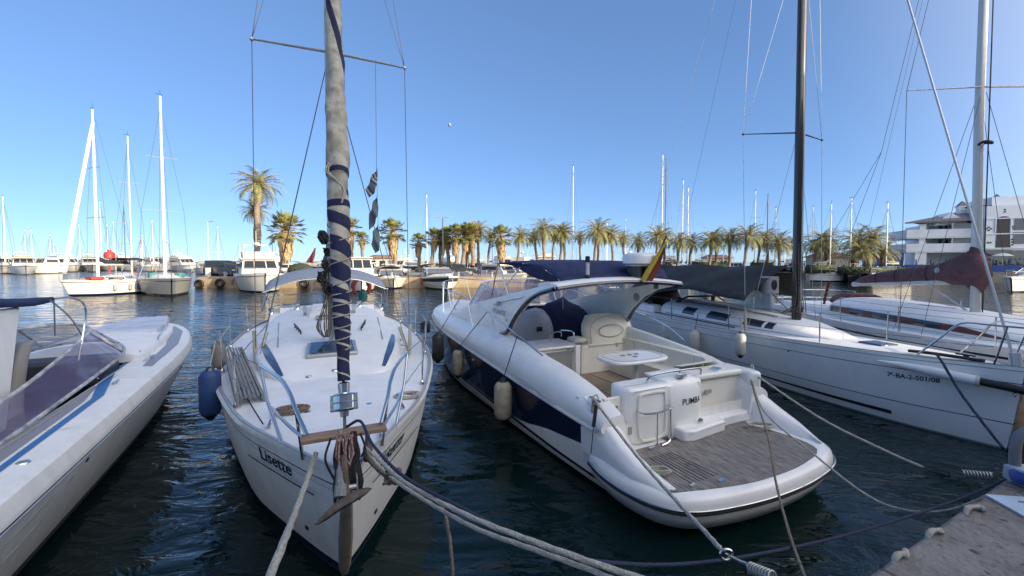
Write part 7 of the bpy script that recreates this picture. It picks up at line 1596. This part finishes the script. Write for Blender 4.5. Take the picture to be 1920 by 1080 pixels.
for x, y, l in ((373, 533, 'black tyre hung on the left corner of the far quay wall'), (412, 531, 'black tyre hung on the far quay wall under the grey van'), (570, 531, 'black tyre hung on the far quay wall right of the flybridge fishing cruiser'), (610, 531, 'black tyre hung on the far quay wall left of the furled sail')):
    c = UD(x, y, 43.85); b = MB(); b.tube([(c.x + .38*math.cos(a), c.y, c.z + .38*math.sin(a)) for a in [i*math.pi/8 for i in range(16)]], .14, 8, closed=True); one('tyre_fender', b, BLACK, l, 'tyre', 'tyres on the far quay wall', sharp=180)
for i in range(9):
    c = Vector((-31 + i*3.6, 44.9, 1.1)); b = MB(); b.lathe([(.2, 0), (.14, .05), (.12, .4), (.2, .46), (.2, .52), (.05, .56)], c, n=12); one('mooring_bollard', b, GREYP, 'low grey mooring bollard on the far quay edge, %s from the left' % ORD[i], 'bollard', 'bollards on the far quay')
# person standing on the pontoon
def person():
    c = UD(899, 490, 47); e = empty('person', (c.x, c.y, 1.1)); tag(e, 'person in dark blue clothes standing on the far quay near the golden palms', 'person')
    def limb(b, pts, r): b.tube(curve(pts, 3), r, 8)
    me = bpy.data.meshes.new('body'); V = [(0, 0, .92), (0, 0, 1.15), (0, 0, 1.38), (0, 0, 1.5), (0, -.01, 1.62), (0, 0, 1.74), (-.18, 0, 1.40), (-.24, .02, 1.12), (-.23, -.05, .88), (.18, 0, 1.40), (.25, .02, 1.12), (.24, -.05, .88), (-.1, 0, .88), (-.12, -.02, .48), (-.12, 0, .08), (-.12, -.14, .04), (.1, 0, .88), (.12, -.03, .48), (.13, .02, .08), (.13, -.12, .04)]
    E = [(0, 1), (1, 2), (2, 3), (3, 4), (4, 5), (2, 6), (6, 7), (7, 8), (2, 9), (9, 10), (10, 11), (0, 12), (12, 13), (13, 14), (14, 15), (0, 16), (16, 17), (17, 18), (18, 19)]
    me.from_pydata(V, E, []); o = bpy.data.objects.new('body', me); COL.objects.link(o); o.parent = e
    s = o.modifiers.new('skin', 'SKIN'); rr = [.15, .14, .16, .06, .10, .08, .07, .05, .04, .07, .05, .04, .09, .065, .045, .04, .09, .065, .045, .04]
    for i, r in enumerate(rr): me.skin_vertices[0].data[i].radius = (r, r*.8)
    me.skin_vertices[0].data[0].use_root = True; q = o.modifiers.new('sub', 'SUBSURF'); q.levels = 1; q.render_levels = 1; me.materials.append(mat('dark_blue_clothes', (.02, .03, .08), .9))
    b = MB(); b.sphere((0, 0, 1.68), .105, 10, sc3=(.9, 1, 1.15)); b.build('hair', mat('hair_dark', (.05, .035, .025), .8), e)
person()

# ================================================================= white building at right
def building():
    W = mat('white_render', (.82, .82, .81), .75, var=.1, vscale=.5); Wd = mat('balcony_render', (.74, .75, .76), .8, var=.12, vscale=.6); RF_ = mat('slate_tiles', (.20, .19, .20), .8, var=.3, vscale=3, bump=.8, bscale=14)
    GLB = mat('balcony_glass', (.16, .20, .21), .2, var=.3, vscale=.8); BLU = mat('blue_fence_panel', (.015, .06, .24), .6, var=.2)
    o = UD(1697, 500, 62); F = Fr(o.x, o.y, -25); e = boat_root('hotel_building', F, 'white terraced waterfront building with curved balconies at the right edge', 'building')
    base = 1.1
    # facade line runs from (0,0) to the right, slightly nearer; terrace floors
    def Q(px, py, y=0): p = F.rs(px, py, y); return p
    wx = F.rs(1830, 500, 0).x; z_fl = [Q(1697, 503).z, Q(1697, 472).z, Q(1697, 447).z]
    fl = [(2.2, 'ground'), (4.35, 'first'), (6.3, 'second')]
    zs = [F.rs(1700, y, 0).z for y in (500, 470, 444, 420)]   # slab levels
    z1, z2, z3 = zs[1], zs[2], zs[3]
    end = wx + 1.5
    b = MB(); b.box(((end + 3.2)/2, 6.5, (z3 + base)/2), (end - 3.2, 7, z3 - base)); b.build('wall', W, e)
    for zl, nm_ in ((z1, 'a'), (z2, 'b')):
        b = MB(); b.box((end/2, 3.1, zl - .15), (end, 6.6, .3)); b.box((end/2, -.1, zl + .5), (end, .16, 1.0)); b.box((-.05, 3, zl + .5), (.16, 6, 1.0)); b.box((end/2, -.14, zl - .02), (end + .2, .2, .12)); b.build('balcony', Wd, e)
        for i in range(6):
            b = MB(); x = 4.2 + i*(end - 4.8)/6; b.box((x + .7, 2.97, zl + 1.05), ((end - 4.8)/6 - .35, .08, 1.7)); b.build('window', GLASS if i % 2 else GLB, e)
        b = MB(); b.box((end/2 + 2.5, .05, zl + 1.35), (end - 5.5, .05, .75)); b.build('glass_screen', GLB, e)
        for x in (1.9, 5.2, 8.6): b = MB(); b.box((x, .25, zl + .9), (.22 if x > 2 else .75, .3, 1.9)); b.build('pillar', W, e)
    for x in (1.7, 9.6, end - .6): b = MB(); b.box((x, .4, (z1 + base)/2 - .1), (1.3, .9, z1 - base - .3)); b.build('pillar', W, e)
    # sloping tiled roof
    b = MB(); b.loft([[(-.35, -.5, z3 + .0), (end, -.6, z3 + .25), (end, -.6, z3 + .45), (-.35, -.5, z3 + .2)], [(1.6, 3.5, z3 + .4), (end, 3.5, z3 + 2.0), (end, 3.5, z3 + 2.2), (1.6, 3.5, z3 + .6)], [(5.2, 9, z3 + .3), (end, 9, z3 + .5), (end, 9, z3 + .7), (5.2, 9, z3 + .5)]]); b.build('roof', RF_, e, sharp=20)
    g = MB(); p0 = Q(1748, 424, 1); p1 = Q(1782, 398, 1); p2 = Q(1812, 412, 1)
    g.loft([[(p0.x, 0.8, p0.z), (p1.x, 0.8, p1.z), (p2.x + .3, .8, p2.z - .6)], [(p0.x, 5, p0.z), (p1.x, 5, p1.z), (p2.x + .3, 5, p2.z - .6)]]); gb = g.build('gable', W, e)
    def chimney(px, ty, by, w_, y=3.0):
        t = Q(px, ty, y); bb = Q(px, by, y); c = MB(); c.box((t.x, y, (t.z - .9 + bb.z - 2)/2), (w_, w_, (t.z - .9) - (bb.z - 2))); c.box((t.x, y, t.z - .85), (w_ + .25, w_ + .25, .12)); ch = c.build('chimney', W, e)
        c = MB(); c.loft([[(t.x + x*w_*.6, y + yy*w_*.6, t.z - .8) for x, yy in ((-1, -1), (1, -1), (1, 1), (-1, 1))], [(t.x + x*.05, y + yy*.05, t.z) for x, yy in ((-1, -1), (1, -1), (1, 1), (-1, 1))]]); c.build('chimney_cap', RF_, ch)
    chimney(1804, 377, 395, .95); chimney(1869, 364, 385, .8, 4)
    b = MB(); q = Q(1832, 392, 2.5); b.box((q.x, 2.5, q.z), (3.2, .6, .3)); b.box((q.x + .2, 2.6, q.z - .8), (2.6, .5, 1.3)); b.build('roof_terrace', W, e)
    b = MB(); q0, q1 = Q(1813, 391, 2.1), Q(1855, 384, 2.1); b.box(((q0.x + q1.x)/2, 2.1, (q0.z + q1.z)/2), (q1.x - q0.x, 1.4, .18)); b.build('pergola', HWIN, e)
    # tower block to the right, nearer
    T = -1.2; xl = Q(1845, 500, T).x; xr = xl + 13; zt = Q(1860, 386, T).z; 
    b = MB(); b.box(((xl + xr)/2, T + 5, (zt + base)/2), (xr - xl, 10, zt - base)); tw = b.build('tower', W, e)
    z_up = Q(1900, 366, 1).z; b = MB(); xu = Q(1868, 380, 1).x; b.box(((xu + xr)/2, 6, (z_up + zt)/2), (xr - xu, 8, z_up - zt)); b.build('upper_storey', W, e)
    aw_ = [(Q(1868, 436, T).x, Q(1892, 436, T).x, Q(1880, 437, T).z, Q(1880, 409, T).z), (Q(1866, 464, T).x, Q(1894, 464, T).x, Q(1880, 464, T).z, Q(1880, 438, T).z)]
    for i, (xa, xb, za, zb_) in enumerate(aw_):
        b = MB(); n = 10; poly = [(xa, za), (xb, za)] + ([(xb, zb_ - .15)] + [((xa + xb)/2 + (xb - xa)/2*math.cos(math.pi*k/n), zb_ - .25 + .45*math.sin(math.pi*k/n)) for k in range(1, n)] + [(xa, zb_ - .15)] if i == 0 else [(xb - .1, zb_), (xa + .1, zb_)])
        vs = [(x, T - .06, z) for x, z in poly]; b.add(vs, [tuple(range(len(vs)))]); b.add([(x, T - .03, z) for x, z in poly] , [tuple(range(len(vs)))]); b.build('arched_window', mat('lattice_brown', (.07, .055, .045), .5, col2=(.03, .03, .03), vscale=14), tw)
    b = MB(); n = 14; xa, xb, _, zt2 = aw_[0]; cx = (xa + xb)/2; b.tube([(xa - .12, T - .05, aw_[0][2]), (xa - .12, T - .05, zt2 - .2)] + [(cx - (xb - xa + .24)/2*math.cos(math.pi*k/n), T - .05, zt2 - .2 + .5*math.sin(math.pi*k/n)) for k in range(n + 1)] + [(xb + .12, T - .05, aw_[0][2])], .09, 6); b.build('arch_moulding', W, tw)
    for px, py in ((1850, 429), (1854, 426), (1858, 429), (1854, 432), (1897, 426), (1901, 429), (1901, 424), (1906, 426), (1852, 455), (1857, 455), (1898, 449), (1898, 454), (1898, 459), (1884, 393), (1884, 397)):
        q = Q(px, py, T); b = MB(); b.box((q.x, T - .02, q.z), (.2, .06, .2)); b.build('vent_hole', HWIN, tw)
    for z in (z1 + .2, z2 + .1, z3 + .3): b = MB(); b.box(((xl + xr)/2, T - .08, z), (xr - xl + .1, .12, .14)); b.build('string_course', W, tw)
    for px, py, w_, h_ in ((1916, 420, 1.4, 1.6), (1916, 446, 1.6, 1.6), (1866, 482, 3.2, 2.0), (1905, 483, 1.6, 2.0)):
        q = Q(px, py, T); b = MB(); b.box((q.x, T - .015, q.z), (w_, .08, h_)); b.build('window', GLASS, tw)
    b = MB(); q = Q(1880, 480, T - 1.8); b.lathe([(1.05, 0), (.6, .25), (.03, .42)], (q.x, T - 1.8, q.z), n=12); b.tube([(q.x, T - 1.8, base), (q.x, T - 1.8, q.z)], .03, 5); o2 = b.build('parasol', WHITEG, e)
    # blue fence along the quay
    bf = boat_root('blue_fence', F, 'blue panel fence along the quay below the white building', 'fence')
    xa, xb = Q(1690, 510, -3).x, Q(1930, 510, -3).x + 6
    for i in range(12):
        x = xa + (xb - xa)*i/12; b = MB(); b.box((x + (xb - xa)/24, -3, 1.35 + .5), ((xb - xa)/12 - .06, .08, .95)); b.build('panel', BLU, bf)
        b = MB(); b.box((x, -3, 2.2), (.1, .1, 1.7)); b.build('post', BLU, bf)
    b = MB(); q = Q(1655, 486, -1); b.box((q.x, -1, q.z - .1), (4.2, 2.2, 1.9)); b.build('booth', BLU, bf)
    for i in range(9):
        x = 2.5 + i*2.7; g = MB(); random.seed(i); c = Vector((x, -1.9, 1.9)); 
        for k in range(150):
            p = c + Vector((random.gauss(0, .5), random.gauss(0, .3), random.gauss(.1, .45))); v = [Vector((random.uniform(-.22, .22), random.uniform(-.2, .2), random.uniform(-.22, .22))) for _ in range(3)]; g.add([F.w(*(p + q)) for q in v], [(0, 1, 2)])
        one('terrace_plant', g, HEDG, 'leafy dark shrub on the terrace behind the blue fence, %s from the left' % ORD[i], 'shrub', 'terrace shrubs', sharp=180, fixn=False)
building()
# day moon: a real distant sphere
b = MB(); c = UD(843, 234, 3000); b.sphere((c.x, c.y, c.z), 17, 16, sc3=(.62, .8, .8)); one('moon', b, mat('moon_dust', (.24, .27, .34), .9), 'small pale daytime moon in the clear sky above the palms', 'moon', sharp=180)
